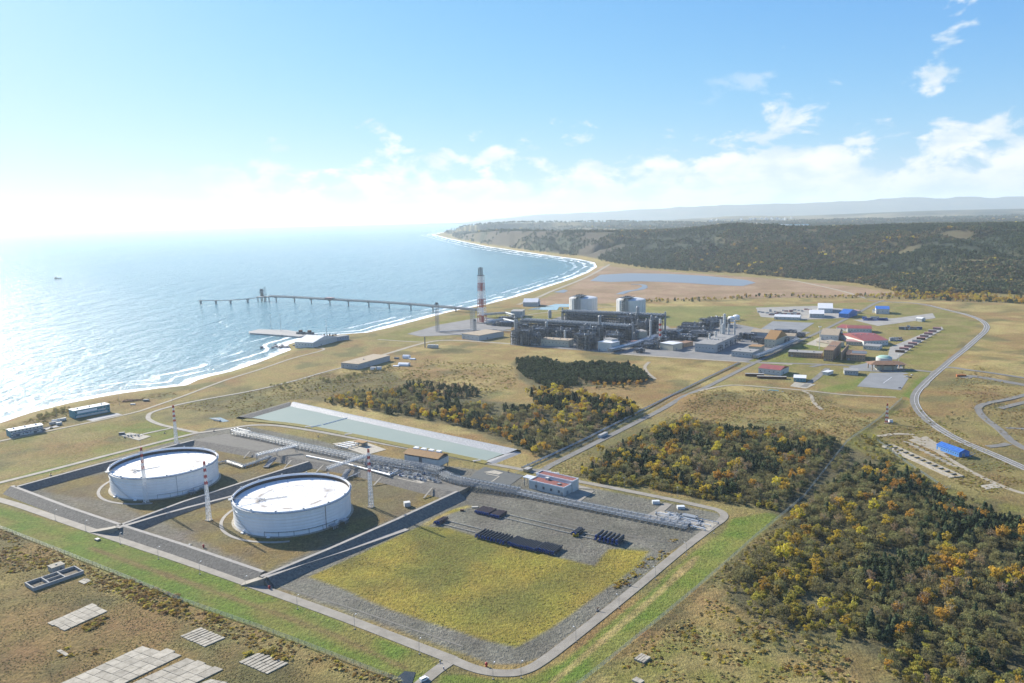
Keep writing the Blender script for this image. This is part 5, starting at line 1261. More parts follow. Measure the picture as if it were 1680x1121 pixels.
def plates(corner, along, across, n, m, label, gapx=.12, gapy=.12, seed=0, ragged=0.0, missing=0.0, hgt=.28):
    """concrete road plates laid in a rectangle: corner pixel, pixel at the far end of the long side, pixel at the end of the short side"""
    A, B, C = P(*corner), P(*along), P(*across); ux = (B - A); Lx = ux.length; ux.normalize(); uy = (C - A); Ly = uy.length; uy.normalize()
    t = thing('slab_field', label, 'slabs'); rr = random.Random(seed); cw, ch = Lx / n, Ly / m
    for j in range(m):
        sh0, sh1 = rr.uniform(0, ragged), rr.uniform(0, ragged)
        for i in range(n):
            if rr.random() < missing: continue
            x0, x1, y0, y1 = i * cw + gapx * rr.uniform(.4, 1.6), (i + 1) * cw - gapx * rr.uniform(.4, 1.6), j * ch + gapy * rr.uniform(.3, 1.7), (j + 1) * ch - gapy * rr.uniform(.3, 1.7)
            if i == 0: x0 += sh0
            if i == n - 1: x1 += sh1
            z = hgt + rr.uniform(-.06, .06); q = [A + ux * x + uy * y for x, y in ((x0, y0), (x1, y0), (x1, y1), (x0, y1))]
            MB().prism([tuple(p[:2]) for p in q], -.4, z).build('slab', M_CONC, t)
    return t
plates((77, 1023), (149, 991.5), (104, 1036), 6, 3, 'worn concrete slab field below the foundation ruin, bushes on its lower edge', .1, .12, 1, 1.2, 0)
plates((294, 1044), (329, 1030), (335, 1062), 2, 8, 'small grid of separated concrete planks left of centre', .1, .42, 2, .3)
plates((391, 1087), (426, 1070), (439, 1107), 2, 8, 'small grid of concrete planks by the yellow bushes', .1, .36, 3, .3)
plates((88, 1127), (232, 1061), (146, 1150), 9, 4, 'largest concrete slab field at the bottom edge of the front field', .12, .15, 4, 5)
plates((205, 1127), (294, 1086), (262, 1150), 6, 4, 'concrete slab field right of the largest one, broken upper end', .12, .15, 5, 6)
plates((330, 1121), (345, 1115), (360, 1126), 1, 3, 'scrap of concrete slab at the very bottom edge', .1, .2, 6)
plates((128, 954.5), (140, 948.5), (138, 959), 2, 1, 'pair of slabs at the right foot of the foundation ruin', .1, .1, 7)
plates((92, 1068), (100, 1066), (107, 1077), 1, 3, 'lone narrow slab beside an orange bush in the front field', .1, .15, 8)
t = plates((1040, 1083), (1052, 1074), (1056, 1090), 2, 4, 'small raised concrete deck in the grass right of the fence', .05, .12, 9, 0, 0, 1.0)
plates((1036, 1117), (1044, 1112), (1050, 1124), 1, 2, 'low concrete block at the bottom edge right of the fence', .1, .1, 10, 0, 0, .8)
# van on the side road
def van(c, rot, label, body=None):
    t = thing('van', label, 'van', c, rot); m = body or M_WHITE
    prof = [(-2.5, .35), (2.45, .35), (2.5, 1.0), (1.75, 1.25), (1.2, 2.05), (-2.45, 2.1), (-2.5, 1.9)]
    b = MB()
    for s in (-.95, .95): pass
    n = len(prof); vs = [(x, -.95, z) for x, z in prof] + [(x, .95, z) for x, z in prof]
    b.add(vs, [tuple(range(n)), tuple(range(2 * n - 1, n - 1, -1))] + [(i, n + i, n + (i + 1) % n, (i + 1) % n) for i in range(n)]); b.build('body', m, t)
    MB().add([(1.76, -.85, 1.27), (1.76, .85, 1.27), (1.25, .82, 2.0), (1.25, -.82, 2.0)], [(0, 1, 2, 3)]).build('windscreen', M_GLASS, t).location.x = .03
    for s in (-1, 1):
        MB().b2(-1.9, 1.1, s * .96 - .01, s * .96 + .01, 1.3, 1.85).build('window', M_GLASS, t)
        for x in (-1.6, 1.6): MB().tube((x, s * .7, .36), (x, s * .98, .36), .36, 12).build('wheel', M_BLACK, t)
    return t
van(P(696, 1117) + Vector((0, 0, .05)), R(40), 'white van driving on the side road at the bottom edge')
for (u, v), w_ in (((722, 1087), 'blue bollard in the middle of the road fork'), ((728, 1098), 'dark bollard on the side road at the fork')):
    t = thing('bollard', w_, 'bollard', P(u, v)); MB().tube((0, 0, -.1), (0, 0, 1.3), .28, 10).build('post', M_BLUE, t); MB().tube((0, 0, 1.3), (0, 0, 1.45), .3, 10, .1).build('cap', M_WHITE, t)
# culvert pool by the fork
structure(sheet('ditch', poly([(648, 1114), (664, 1101), (682, 1103), (676, 1121), (655, 1124)], .02), mat('ditch_water', (0.03, 0.035, 0.04), (0.05, 0.05, 0.045), .2, .15)))
# ------------------------------------------------------------------ generic simple buildings
M_TEAL = mat('teal_cladding', (0.09, 0.27, 0.32), (0.075, 0.23, 0.28), .5, .6)
M_ROOFW = mat('pale_roof_sheet', (0.66, 0.66, 0.65), (0.56, 0.56, 0.55), .3, .5)
M_ROOFT = mat('tan_roof_felt', (0.36, 0.29, 0.20), (0.28, 0.225, 0.155), .3, .85)
M_ROOFG = mat('grey_roof_felt', (0.27, 0.265, 0.25), (0.21, 0.205, 0.195), .3, .85)
M_ROOFR = mat('red_roof_sheet', (0.27, 0.07, 0.065), (0.21, 0.06, 0.055), .3, .65)
M_ROOFP = mat('faded_red_roof', (0.36, 0.20, 0.18), (0.30, 0.16, 0.145), .4, .7)
M_BLUER = mat('blue_sheet_roof', (0.035, 0.14, 0.44), (0.03, 0.11, 0.36), .4, .5)
M_TANW = mat('tan_brick_wall', (0.33, 0.235, 0.155), (0.27, 0.19, 0.125), .5, .85)
M_CREAM = mat('cream_wall', (0.52, 0.48, 0.37), (0.45, 0.41, 0.31), .4, .8)
M_GREYW = mat('grey_wall_sheet', (0.40, 0.41, 0.41), (0.33, 0.34, 0.345), .4, .7)
M_BROWNR = mat('brown_roof_sheet', (0.24, 0.135, 0.075), (0.19, 0.11, 0.06), .4, .7)
def block(name, label, cat, a, b, depth, h, wall=None, roof=None, kind='flat', rows=1, wn=0, base=None, door=True, group=None, vents=0, rise=.18, z=0.0, overhang=.5):
    """a building with facade ground pixels a (left) and b (right), going back `depth` metres away from the camera"""
    A, B = P(*a, z), P(*b, z); ex = B - A; L = ex.length; ex.normalize(); rot = math.atan2(ex.y, ex.x)
    g0 = gh((A.x + B.x) / 2, (A.y + B.y) / 2) if z == 0 else z
    t = thing(name, label, cat, (A.x, A.y, g0), rot, group); wall = wall or M_WALLW; roof = roof or M_ROOFW
    MB().b2(0, L, 0, depth, -1.5, h).build('body', wall, t)
    if base: MB().b2(-.04, L + .04, -.04, depth + .04, -1.4, h * .3).build('plinth', base, t)
    o = overhang
    if kind == 'flat':
        r = MB().b2(-o, L + o, -o, depth + o, h, h + .5).build('roof', roof, t)
    else:
        H = depth * rise; m = MB()
        m.add([(-o, -o, h), (L + o, -o, h), (L + o, depth + o, h), (-o, depth + o, h), (-o, depth / 2, h + H), (L + o, depth / 2, h + H)], [(0, 1, 5, 4), (2, 3, 4, 5), (1, 2, 5), (3, 0, 4), (3, 2, 1, 0)])
        r = m.build('roof', roof, t)
    for k_ in range(vents):
        x = L * (k_ + .5) / vents; zt = h + .5 if kind == 'flat' else h + depth * rise * .75
        MB().b2(x - .8, x + .8, depth * .42, depth * .42 + 1.6, zt - .4, zt + 1.3).build('roof_vent', M_STEEL, r)
    if wn:
        for j in range(rows):
            zc = h * (j + .55) / rows
            for i in range(wn):
                x = L * (i + .5) / wn; w = min(1.5, L / wn * .36); f = MB().b2(x - w / 2, x + w / 2, -.06, -.005, zc - .55, zc + .55).build('window', M_GLASS, t)
    if door:
        MB().b2(L * .08, L * .08 + min(3, L * .12), -.08, -.005, 0, min(3.2, h * .6)).build('door', M_STEEL, t)
        MB().b2(L + .005, L + .08, depth * .3, depth * .3 + min(4, depth * .3), 0, min(4, h * .7)).build('door', M_STEEL, t)
    return t
# by the shore on the left
b = block('office_block', 'white two storey block with blue bands at the far left by the shore', 'building', (17, 718), (71.5, 707.5), 13, 7.5, M_WALLW, M_ROOFW, 'gable', 2, 9, vents=3, rise=.08)
MB().b2(-.1, .55, -.12, 13.1, 0, 7.4).build('corner_band', M_TEAL, b); MB().b2(3, 45, -.12, -.07, 3.4, 4.1).build('blue_band', M_BLUE, b)
for i in range(4): MB().b2(6 + i * 9, 9.5 + i * 9, -.13, -.07, 0, 2.6).build('garage_door', M_DARKST, b)
b = block('workshop_block', 'teal and white two storey block with a flat white roof by the shore', 'building', (122, 687), (181, 675.5), 15, 9.5, M_TEAL, M_ROOFW, 'flat', 2, 10, vents=3)
MB().b2(4, 28, -.12, -.07, 5.2, 8.2).build('white_panel', M_WHITE, b); MB().b2(2, 40, -.12, -.07, .4, 2.6).build('white_panel', M_WALLW, b); MB().b2(29, 38, -.12, -.07, 4.4, 6.2).build('white_panel', M_WALLW, b)
for (u, v), lab, m_ in (((92, 692), 'longest white container beside the shore road between the two blocks', M_WHITE), ((104, 690), 'white container nearest the teal block', M_WALLW), ((88, 696), 'grey container in front of the longest white one', M_GREYW), ((97, 697), 'small pale container left of the grass verge', M_WALLW)):
    container(P(u, v), R(48), 9 if 'longest' in lab else 6, 3, 3, m_, lab, 'container')
def car(c, rot, label, m):
    t = thing('parked_car', label, 'car', c, rot)
    b = MB(); prof = [(-2.1, .35), (2.1, .35), (2.15, .8), (1.2, .95), (.6, 1.45), (-1.2, 1.48), (-1.9, .98), (-2.15, .9)]; n = len(prof)
    b.add([(x, -.85, z) for x, z in prof] + [(x, .85, z) for x, z in prof], [tuple(range(n)), tuple(range(2 * n - 1, n - 1, -1))] + [(i, n + i, n + (i + 1) % n, (i + 1) % n) for i in range(n)])
    b.build('body', m, t)
    MB().b2(-1.1, .7, -.87, .87, .98, 1.36).build('window', M_GLASS, t)
    for x in (-1.35, 1.35):
        for s in (-1, 1): MB().tube((x, s * .6, .33), (x, s * .88, .33), .33, 10).build('wheel', M_BLACK, t)
    return t
car(P(84, 703), R(49), 'dark car on the shore road beside the containers', M_BLACK); car(P(44, 713), R(49), 'pale car in front of the white block by the shore', M_WHITE)
t = thing('scrap_heap', 'heap of rusty steel sections on the shore', 'scrap', P(215, 658)); rr = random.Random(4)
for i in range(16): 
    c = Vector((rr.uniform(-11, 11), rr.uniform(-5, 5), rr.uniform(0, 1.2))); a = rr.uniform(0, 3.1); d = Vector((math.cos(a), math.sin(a), rr.uniform(-.1, .1))) * rr.uniform(2, 5); MB().bar(c - d, c + d, rr.uniform(.6, 1.3)).build('beam', M_RUST, t)
tag(MB().b2(-3.5, 3.5, -2, 2, -.2, 2.2).build('crate', M_DARKST), 'dark crate near the rusty heap on the shore', 'crate').location = P(240, 658)
tag(MB().b2(-3, 3, -1.2, 1.2, -.2, 1.2).build('crate', M_WALLW), 'low pale crate below the rusty heap on the shore', 'crate').location = P(218, 664)
def pole(c, h, label, arm=True):
    t = thing('utility_pole', label, 'pole', c); MB().tube((0, 0, -.3), (0, 0, h), .22, 8, .14).build('shaft', M_STEEL, t)
    MB().bar((-1.4, 0, h - .8), (1.4, 0, h - .8), .25).build('crossarm', M_STEEL, t)
pole(P(93, 686), 16, 'thin pole on the shore behind the white containers'); pole(P(196, 665), 15, 'thin pole on the shore right of the teal block')
structure(slab('pad', [(194, 714), (213, 710), (248, 716), (228, 723)], M_CONC, .2))
t = thing('pump_station', 'group of small tanks and pipes on a pale slab left of the mast', 'pumps', P(219, 716), R(20))
for i in range(5): MB().tube((-9 + i * 3.5, -2 + i % 2 * 3, 0), (-9 + i * 3.5, -2 + i % 2 * 3, 1.8 + i % 3 * .6), .9, 10).build('tank', M_PIPE, t)
MB().path([(-10, 3, .8), (8, 3, .8), (8, -3, .8)], .3, 8).build('pipe', M_PIPE, t)
container(P(200, 713), R(15), 6, 3, 2.4, M_DARKST, 'dark cabinet at the left tip of the pale slab beside the mast', 'cabinet', 'cabinet')
structure(sheet('ditch', poly([(342, 686), (362, 685), (376, 691), (366, 692.5)], .05), mat('puddle_water', (0.25, 0.28, 0.28), (0.3, 0.32, 0.31), .1, .1)))
container(P(356, 690), R(-35), 12, 3, 1.6, M_WHITE, 'low white containers beside the puddle left of the pond', 'container')

# ------------------------------------------------------------------ small harbour
structure(slab('quay', [(408, 545), (424, 541.5), (470, 542.5), (496, 546.5), (520, 550), (490, 553.5), (468, 551.5), (410, 547.5)], M_CONC2, 1.5, -9, zt=-4.5))
t = thing('crane_pontoon', 'pair of dark barges moored at the quay', 'barge', P(500, 548, -3), R(-20))
for x in (-10, 12): MB().b2(x - 8, x + 8, -5, 5, -1, 4).build('hull', M_DARKST, t); MB().b2(x - 3, x + 3, -3, 3, 4.01, 8).build('cabin', M_RUST, t)
for (u, v, h_, lab) in ((445, 541, 34, 'left lamp mast on the quay'), (461, 543, 36, 'right lamp mast on the quay'), (536, 551, 32, 'lamp mast behind the white harbour shed')):
    t = thing('lamp_mast', lab, 'mast', P(u, v, -3)); MB().tube((0, 0, -2), (0, 0, h_), .5, 8, .25).build('shaft', M_STEEL, t); MB().box((0, 0, h_ - .5), (2.2, 2.2, 1)).build('lamp_ring', M_STEEL, t)
def rocks(c, n, sx, sy, label, seed):
    rr = random.Random(seed); t = thing('rubble_groyne', label, 'rocks', c); 
    for i in range(n):
        p = Vector((rr.gauss(0, sx), rr.gauss(0, sy), rr.uniform(-1, 1.2))); s = rr.uniform(2, 5); b = MB(); vs = [(p.x + math.cos(a) * s * rr.uniform(.5, 1), p.y + math.sin(a) * s * rr.uniform(.5, 1), p.z + h * s * rr.uniform(.25, .5)) for h in (-1, 1) for a in np.linspace(0, 5.2, 6)]
        b.add(vs, [(5, 4, 3, 2, 1, 0), (6, 7, 8, 9, 10, 11)] + [(i_, (i_ + 1) % 6, 6 + (i_ + 1) % 6, 6 + i_) for i_ in range(6)]); b.build('rock', M_DARKST if rr.random() < .6 else M_CONC2, t)
rocks(P(465, 569, -5), 34, 16, 9, 'dark rubble groyne in the surf below the white harbour shed', 1)
rocks(P(515, 551, -5), 26, 26, 4, 'rubble bank joining the quay to the shore', 2)
block('harbour_shed', 'large white shed with a pitched roof beside the quay', 'shed', (484, 569), (514, 570.5), 78, 10.5, M_WALLW, M_ROOFW, 'gable', 1, 6, rise=.10, group=None)
block('harbour_office', 'low bluish shed row behind the white harbour shed', 'shed', (540, 562), (573, 557), 16, 8, mat('bluish_wall', (0.30, 0.36, 0.42), (0.25, 0.30, 0.36), .3, .7), M_ROOFG, 'flat', 1, 8)
rr = random.Random(9)
for i, (u, v) in enumerate(((527, 552), (532, 551), (537, 552), (541, 550.5), (546, 552), (551, 551))):
    t = thing('stacked_drum', 'rusty drum on the shore behind the harbour shed', 'drum', P(u, v, -1), 0, 'drums behind the harbour shed'); MB().tube((0, 0, -1), (0, 0, 3.2), 1.7, 10).build('barrel', M_RUST, t); MB().tube((0, 0, 3.2), (0, 0, 3.4), 1.8, 10).build('lid', M_DARKST, t)
# ------------------------------------------------------------------ long export jetty
DZ = 8.0
J = [P(442, 487, DZ), P(483, 488.5, DZ), P(541, 492, DZ), P(605, 495.5, DZ), P(674, 500, DZ), P(740, 505.5, DZ), P(792, 510, DZ * .7)]
t = thing('export_jetty', 'long pipe trestle jetty on piers running from the shore to the loading tower', 'jetty')
dk = MB()
for a, b_ in zip(J, J[1:]): dk.bar(a, b_, 9, 2.4)
dk.build('deck', M_CONC2, t)
ra_ = MB()
for a, b_ in zip(J, J[1:]):
    d = (b_ - a).normalized(); nr = Vector((-d.y, d.x, 0)); n = int((b_ - a).length / 14)
    for s in (-1, 1):
        ra_.bar(a + nr * s * 4 + Vector((0, 0, 4.6)), b_ + nr * s * 4 + Vector((0, 0, 4.6)), .5)
        for i in range(n): ra_.bar(a.lerp(b_, i / n) + nr * s * 4, a.lerp(b_, (i + 1) / n) + nr * s * 4 + Vector((0, 0, 4.6)), .4)
        ra_.bar(a + nr * s * 4 + Vector((0, 0, 3.2)), b_ + nr * s * 4 + Vector((0, 0, 3.2)), .3)
    for i in range(n):
        p = a.lerp(b_, i / n); ra_.bar(p + nr * 4, p + nr * 4 + Vector((0, 0, 4.6)), .35); ra_.bar(p - nr * 4, p - nr * 4 + Vector((0, 0, 4.6)), .35); ra_.bar(p + nr * 4 + Vector((0, 0, 2.2)), p - nr * 4 + Vector((0, 0, 2.2)), .35)
ra_.build('pipe_frames', M_STEEL, t).name = 'pipe_support_frame'
for o_, r_ in ((-2.2, .8), (0, .6), (2.2, .7)):
    m = MB()
    for a, b_ in zip(J, J[1:]): d = (b_ - a).normalized(); nr = Vector((-d.y, d.x, 0)); m.tube(a + nr * o_ + Vector((0, 0, 2.9)), b_ + nr * o_ + Vector((0, 0, 2.9)), r_, 8)
    m.build('pipe', M_PIPE, t)
def pier(p, ztop, par, w=9):
    b = MB(); b.tube((p.x, p.y, -12), (p.x, p.y, ztop - 2.4), 1.7, 10).build('pier', M_CONC2, par)
    MB().box((p.x, p.y, ztop - 2.6), (5, w, 1.8), R(-30)).build('pier_cap', M_CONC2, par)
for u in (453, 483, 511, 541, 572, 605, 639, 674, 711, 748):
    us = [px(q)[0] for q in J]
    k_ = max(i for i in range(len(us) - 1) if us[i] <= u + 1e-6 or i == 0); f = (u - us[k_]) / (us[k_ + 1] - us[k_]); p = J[k_].lerp(J[k_ + 1], f); pier(p, DZ - .2, t, 11)
c = P(541, 492, DZ); MB().box((c.x, c.y, c.z + .8), (26, 14, 5.5), R(-30)).build('switch_house', M_ROOFP, t)
t = thing('loading_platform', 'dark loading platform with tall loading arms at the sea end of the jetty', 'loading platform', P(432, 487, DZ), R(-30))
MB().b2(-17, 17, -12, 12, -2, 1).build('deck', M_CONC2, t)
for x, y in ((-14, -9), (0, -9), (14, -9), (-14, 9), (0, 9), (14, 9)): MB().tube((x, y, -20), (x, y, -2), 1.5, 8).build('pile', M_CONC2, t)
for i, x in enumerate((-11, -7.5, -4, -.5)):
    MB().bar((x, 0, 1), (x, 0, 24), 1.3).bar((x, 0, 24), (x, -5, 10), .8).bar((x - .9, 2, 1), (x + .9, 2, 21), .4).build('loading_arm', M_DARKST, t)
tw = MB()
for z_ in range(0, 26, 5):
    tw.b2(6, 11, -2.5, 2.5, 1 + z_, 1.5 + z_)
    for x in (6.3, 10.7):
        for y in (-2.2, 2.2): tw.bar((x, y, 1 + z_), (x, y, 6 + z_), .4)
tw.build('gangway_tower', M_DARKST, t)
MB().b2(-16, -8, 4, 10, 1.01, 6).build('cabin', M_GREYW, t)
t = thing('mooring_walkway', 'thin walkway linking mooring dolphins left of the loading platform', 'walkway')
W = [P(329, 493.5, 4), P(354, 493.2, 4), P(378, 492.8, 4), P(406, 490.5, 5), P(424, 488.5, 7)]
for a, b_ in zip(W, W[1:]): MB().bar(a, b_, 2.4, 2.2).build('span', M_STEEL, t)
for p in W[:4]: MB().tube((p.x, p.y, -12), (p.x, p.y, 2.5), 3.0, 10).build('dolphin', M_CONC2, t); MB().box((p.x, p.y, 2.5), (9, 9, 2.5), R(-30)).build('dolphin_cap', M_CONC2, t)
MB().bar(W[0], W[0] + Vector((0, 0, 9)), .9).build('light_post', M_STEEL, t)
t = thing('boat', 'small boat far out on the bright sea at the left', 'boat', P(94.5, 457.5, SEA_Z), R(15))
hb = [(-14, -3.5), (8, -4), (16, 0), (8, 4), (-14, 3.5)]
MB().prism(hb, 0, 3.4).build('hull', M_DARKST, t); MB().b2(-11, -2, -2.6, 2.6, 3.4, 9).build('wheelhouse', M_WALLW, t); MB().tube((1, 0, 3.4), (1, 0, 16), .35, 8).build('mast', M_STEEL, t)

# ------------------------------------------------------------------ flare stack and lattice tower
def bands(z): return 2 if z > 107 else (1 if (z < 17 or 35 <= z < 54 or 72 <= z < 90) else 0)
MB3 = [M_MASTW, mat('faded_red_paint', (0.40, 0.085, 0.075), (0.33, 0.07, 0.065), .2, .6), M_DARKST]
t = thing('flare_stack', 'tall red and white banded flare stack with dark tips near the jetty', 'flare stack', P(791, 530), R(-30))
zs = [0, 17, 26, 35, 44.5, 54, 63, 72, 81, 90, 98.5, 107]
for sx, sy in ((-1, -1), (1, -1), (1, 1), (-1, 1)):
    b = MB()
    for z0, z1 in zip(zs, zs[1:]):
        b.mat(bands(z0)); w0_, w1_ = 7.4 - z0 * .022, 7.4 - z1 * .022; b.bar((sx * w0_, sy * w0_, z0), (sx * w1_, sy * w1_, z1), .7)
    b.build('leg', MB3, t)
b = MB()
for z0, z1 in zip(zs, zs[1:]):
    b.mat(bands(z0)); w0_, w1_ = 7.4 - z0 * .022, 7.4 - z1 * .022; C_ = ((-1, -1), (1, -1), (1, 1), (-1, 1))
    for i in range(4):
        (x0, y0), (x1, y1) = C_[i], C_[(i + 1) % 4]; b.bar((x0 * w0_, y0 * w0_, z0), (x1 * w1_, y1 * w1_, z1), .36); b.bar((x1 * w0_, y1 * w0_, z0), (x0 * w1_, y0 * w1_, z1), .36); b.bar((x0 * w1_, y0 * w1_, z1 - .4), (x1 * w1_, y1 * w1_, z1 - .4), .7)
b.build('bracing', MB3, t)
for x, y, h_ in ((-3.6, -3.4, 124), (0, -3.9, 125), (3.6, -3.4, 124.5), (-2, 3.2, 125), (2.4, 3.2, 124)):
    b = MB()
    for z0, z1 in list(zip(zs, zs[1:])) + [(107, h_)]: b.mat(bands(z0 + .1)).tube((x, y, z0), (x, y, z1), .85, 10)
    b.build('riser', MB3, t)
MB().b2(-6.4, 6.4, -6.4, 6.4, 106, 107.2).build('top_platform', M_DARKST, t); MB().b2(-9.5, 9.5, -9.5, 9.5, -.5, 1.6).build('foundation', M_CONC2, t)
t = thing('flare_drum', 'horizontal grey drum on saddles at the foot of the flare stack', 'drum', P(805, 533), R(-25))
MB().tube((-12, 0, 4), (12, 0, 4), 2.6, 14).build('barrel', M_PIPE, t)
for x in (-8, 8): MB().b2(x - 1, x + 1, -2.4, 2.4, -.3, 2.4).build('saddle', M_CONC2, t)
structure(slab('pad', [(720, 533), (795, 520), (842, 531), (838, 540), (770, 549), (690, 552), (668, 548)], mat('plant_gravel', (0.21, 0.205, 0.195), (0.16, 0.155, 0.15), .05, .95), .05))
def lattice(c, h, w, label, m, name='lattice_tower', head=True):
    t = thing(name, label, 'tower', c, R(-28)); n = 10
    for sx, sy in ((-1, -1), (1, -1), (1, 1), (-1, 1)): MB().bar((sx * w / 2, sy * w / 2, -.3), (sx * w / 2, sy * w / 2, h), .5).build('leg', m, t)
    b = MB(); C_ = ((-1, -1), (1, -1), (1, 1), (-1, 1))
    for k_ in range(n):
        for i in range(4):
            (x0, y0), (x1, y1) = C_[i], C_[(i + 1) % 4]; b.bar((x0 * w / 2, y0 * w / 2, h * k_ / n), (x1 * w / 2, y1 * w / 2, h * (k_ + 1) / n), .28); b.bar((x0 * w / 2, y0 * w / 2, h * (k_ + 1) / n), (x1 * w / 2, y1 * w / 2, h * (k_ + 1) / n), .28)
    b.build('bracing', m, t)
    if head: MB().b2(-w * .7, w * .7, -w * .7, w * .7, h, h + .8).build('platform', M_DARKST, t); MB().b2(-w * .6, w * .6, -.8, .8, h + .8, h + 4).build('lamp_frame', M_DARKST, t)
lattice(P(718, 545), 58, 5, 'grey lattice tower with a dark head in front of the jetty', M_STEEL)
lattice(P(776, 541), 42, 7, 'pale lattice tower left of the flare stack', M_PIPE, head=False)
lattice(P(779.5, 546), 24, 4, 'short lattice frame below the flare stack', M_STEEL)
rack([P(790, 522), P(830, 519), P(842, 523)], 'raised pipe rack from the jetty to the plant behind the flare stack', 9, (6, 9), 4, 12, r=(.5, .9), pr=21)
rack([P(800, 534), P(826, 530), P(848, 536)], 'raised pipe rack between the flare stack and the plant', 9, (6, 9), 4, 12, r=(.5, .9), pr=22)
rack([P(722, 546), P(770, 543), P(838, 545)], 'low flare line running across the gravel in front of the flare stack', 5, (1.6,), 3, 12, r=(.5, .8), pr=23)
block('compressor_house', 'tan roofed pale hall left of the front train', 'hall', (758, 556), (786, 559.5), 70, 10, M_WALLW, M_ROOFT, 'flat', 1, 4)
block('pump_house', 'grey hall at the back left corner of the front train', 'hall', (838, 521), (857, 521), 40, 14, M_GREYW, M_ROOFG, 'flat', 1, 4)
block('intake_house', 'low grey hall near the shore behind the plant', 'hall', (858, 503), (882, 503), 45, 11, M_GREYW, M_ROOFW, 'gable', 1, 0)
structure(slab('pond', [(866, 508), (878, 505), (918, 503), (914, 509)], mat('plant_pond_water', (0.22, 0.29, 0.30), (0.24, 0.31, 0.32), .05, .15), .1)); structure(slab('pond', [(894, 503), (912, 499), (935, 499), (935, 504)], bpy.data.materials['plant_pond_water'], .12))
block('gate_house', 'long tan roofed shed beside the plant road near the shore', 'shed', (560, 604), (588, 606.5), 84, 8.5, M_GREYW, M_ROOFT, 'flat', 1, 4, vents=1)
for (u, v), L_, lab in (((612, 608), 7, 'left white cube beside the tan roofed shed'), ((622, 607.5), 7, 'right white cube beside the tan roofed shed')): container(P(u, v), R(-10), L_, 6, 5.5, M_WHITE, lab, 'hut', 'hut')
for (u, v), L_, W_, H_, lab in (((663, 600), 18, 10, 5, 'large white tent beside the track'), ((667, 588), 12, 8, 6, 'white tent farthest from the camera by the track'), ((677, 590), 10, 5, 2.5, 'low pale crate heap right of the far white tent'), ((650, 601), 10, 5, 1.5, 'flat white sheet left of the large white tent'), ((651, 589), 8, 4, 3, 'dark container left of the far white tent')):
    t = thing('store_tent', lab, 'tent', P(u, v), R(-15)); m_ = M_DARKST if 'dark' in lab else M_WHITE
    pr_ = [(-W_ / 2, 0), (-W_ / 2, H_ * .6), (-W_ / 4, H_ * .9), (0, H_), (W_ / 4, H_ * .9), (W_ / 2, H_ * .6), (W_ / 2, 0)]; n = len(pr_)
    MB().add([(-L_ / 2, y, z) for y, z in pr_] + [(L_ / 2, y, z) for y, z in pr_], [tuple(range(n)), tuple(range(2 * n - 1, n - 1, -1))] + [(n + i, i, (i + 1) % n, n + (i + 1) % n) for i in range(n - 1)]).build('cover', m_, t)
    MB().b2(L_ / 2 + .02, L_ / 2 + .1, -W_ * .2, W_ * .2, 0, H_ * .55).build('flap', M_GREYW, t)
t = thing('generator_yard', 'white silo group with a dark vent pipe on a mound left of the plant', 'tanks', P(712, 571), R(-20))
for i in range(4): MB().tube((-10 + i * 5.5, 0, -1), (-10 + i * 5.5, 0, 6), 2.5, 12).build('silo', M_WALLW, t)
MB().tube((-18, 0, -1), (-18, 0, 20), 1.0, 10).build('vent_pipe', M_DARKST, t); MB().b2(-12, 10, -4, -3, 0, 4).build('screen', M_PIPE, t)
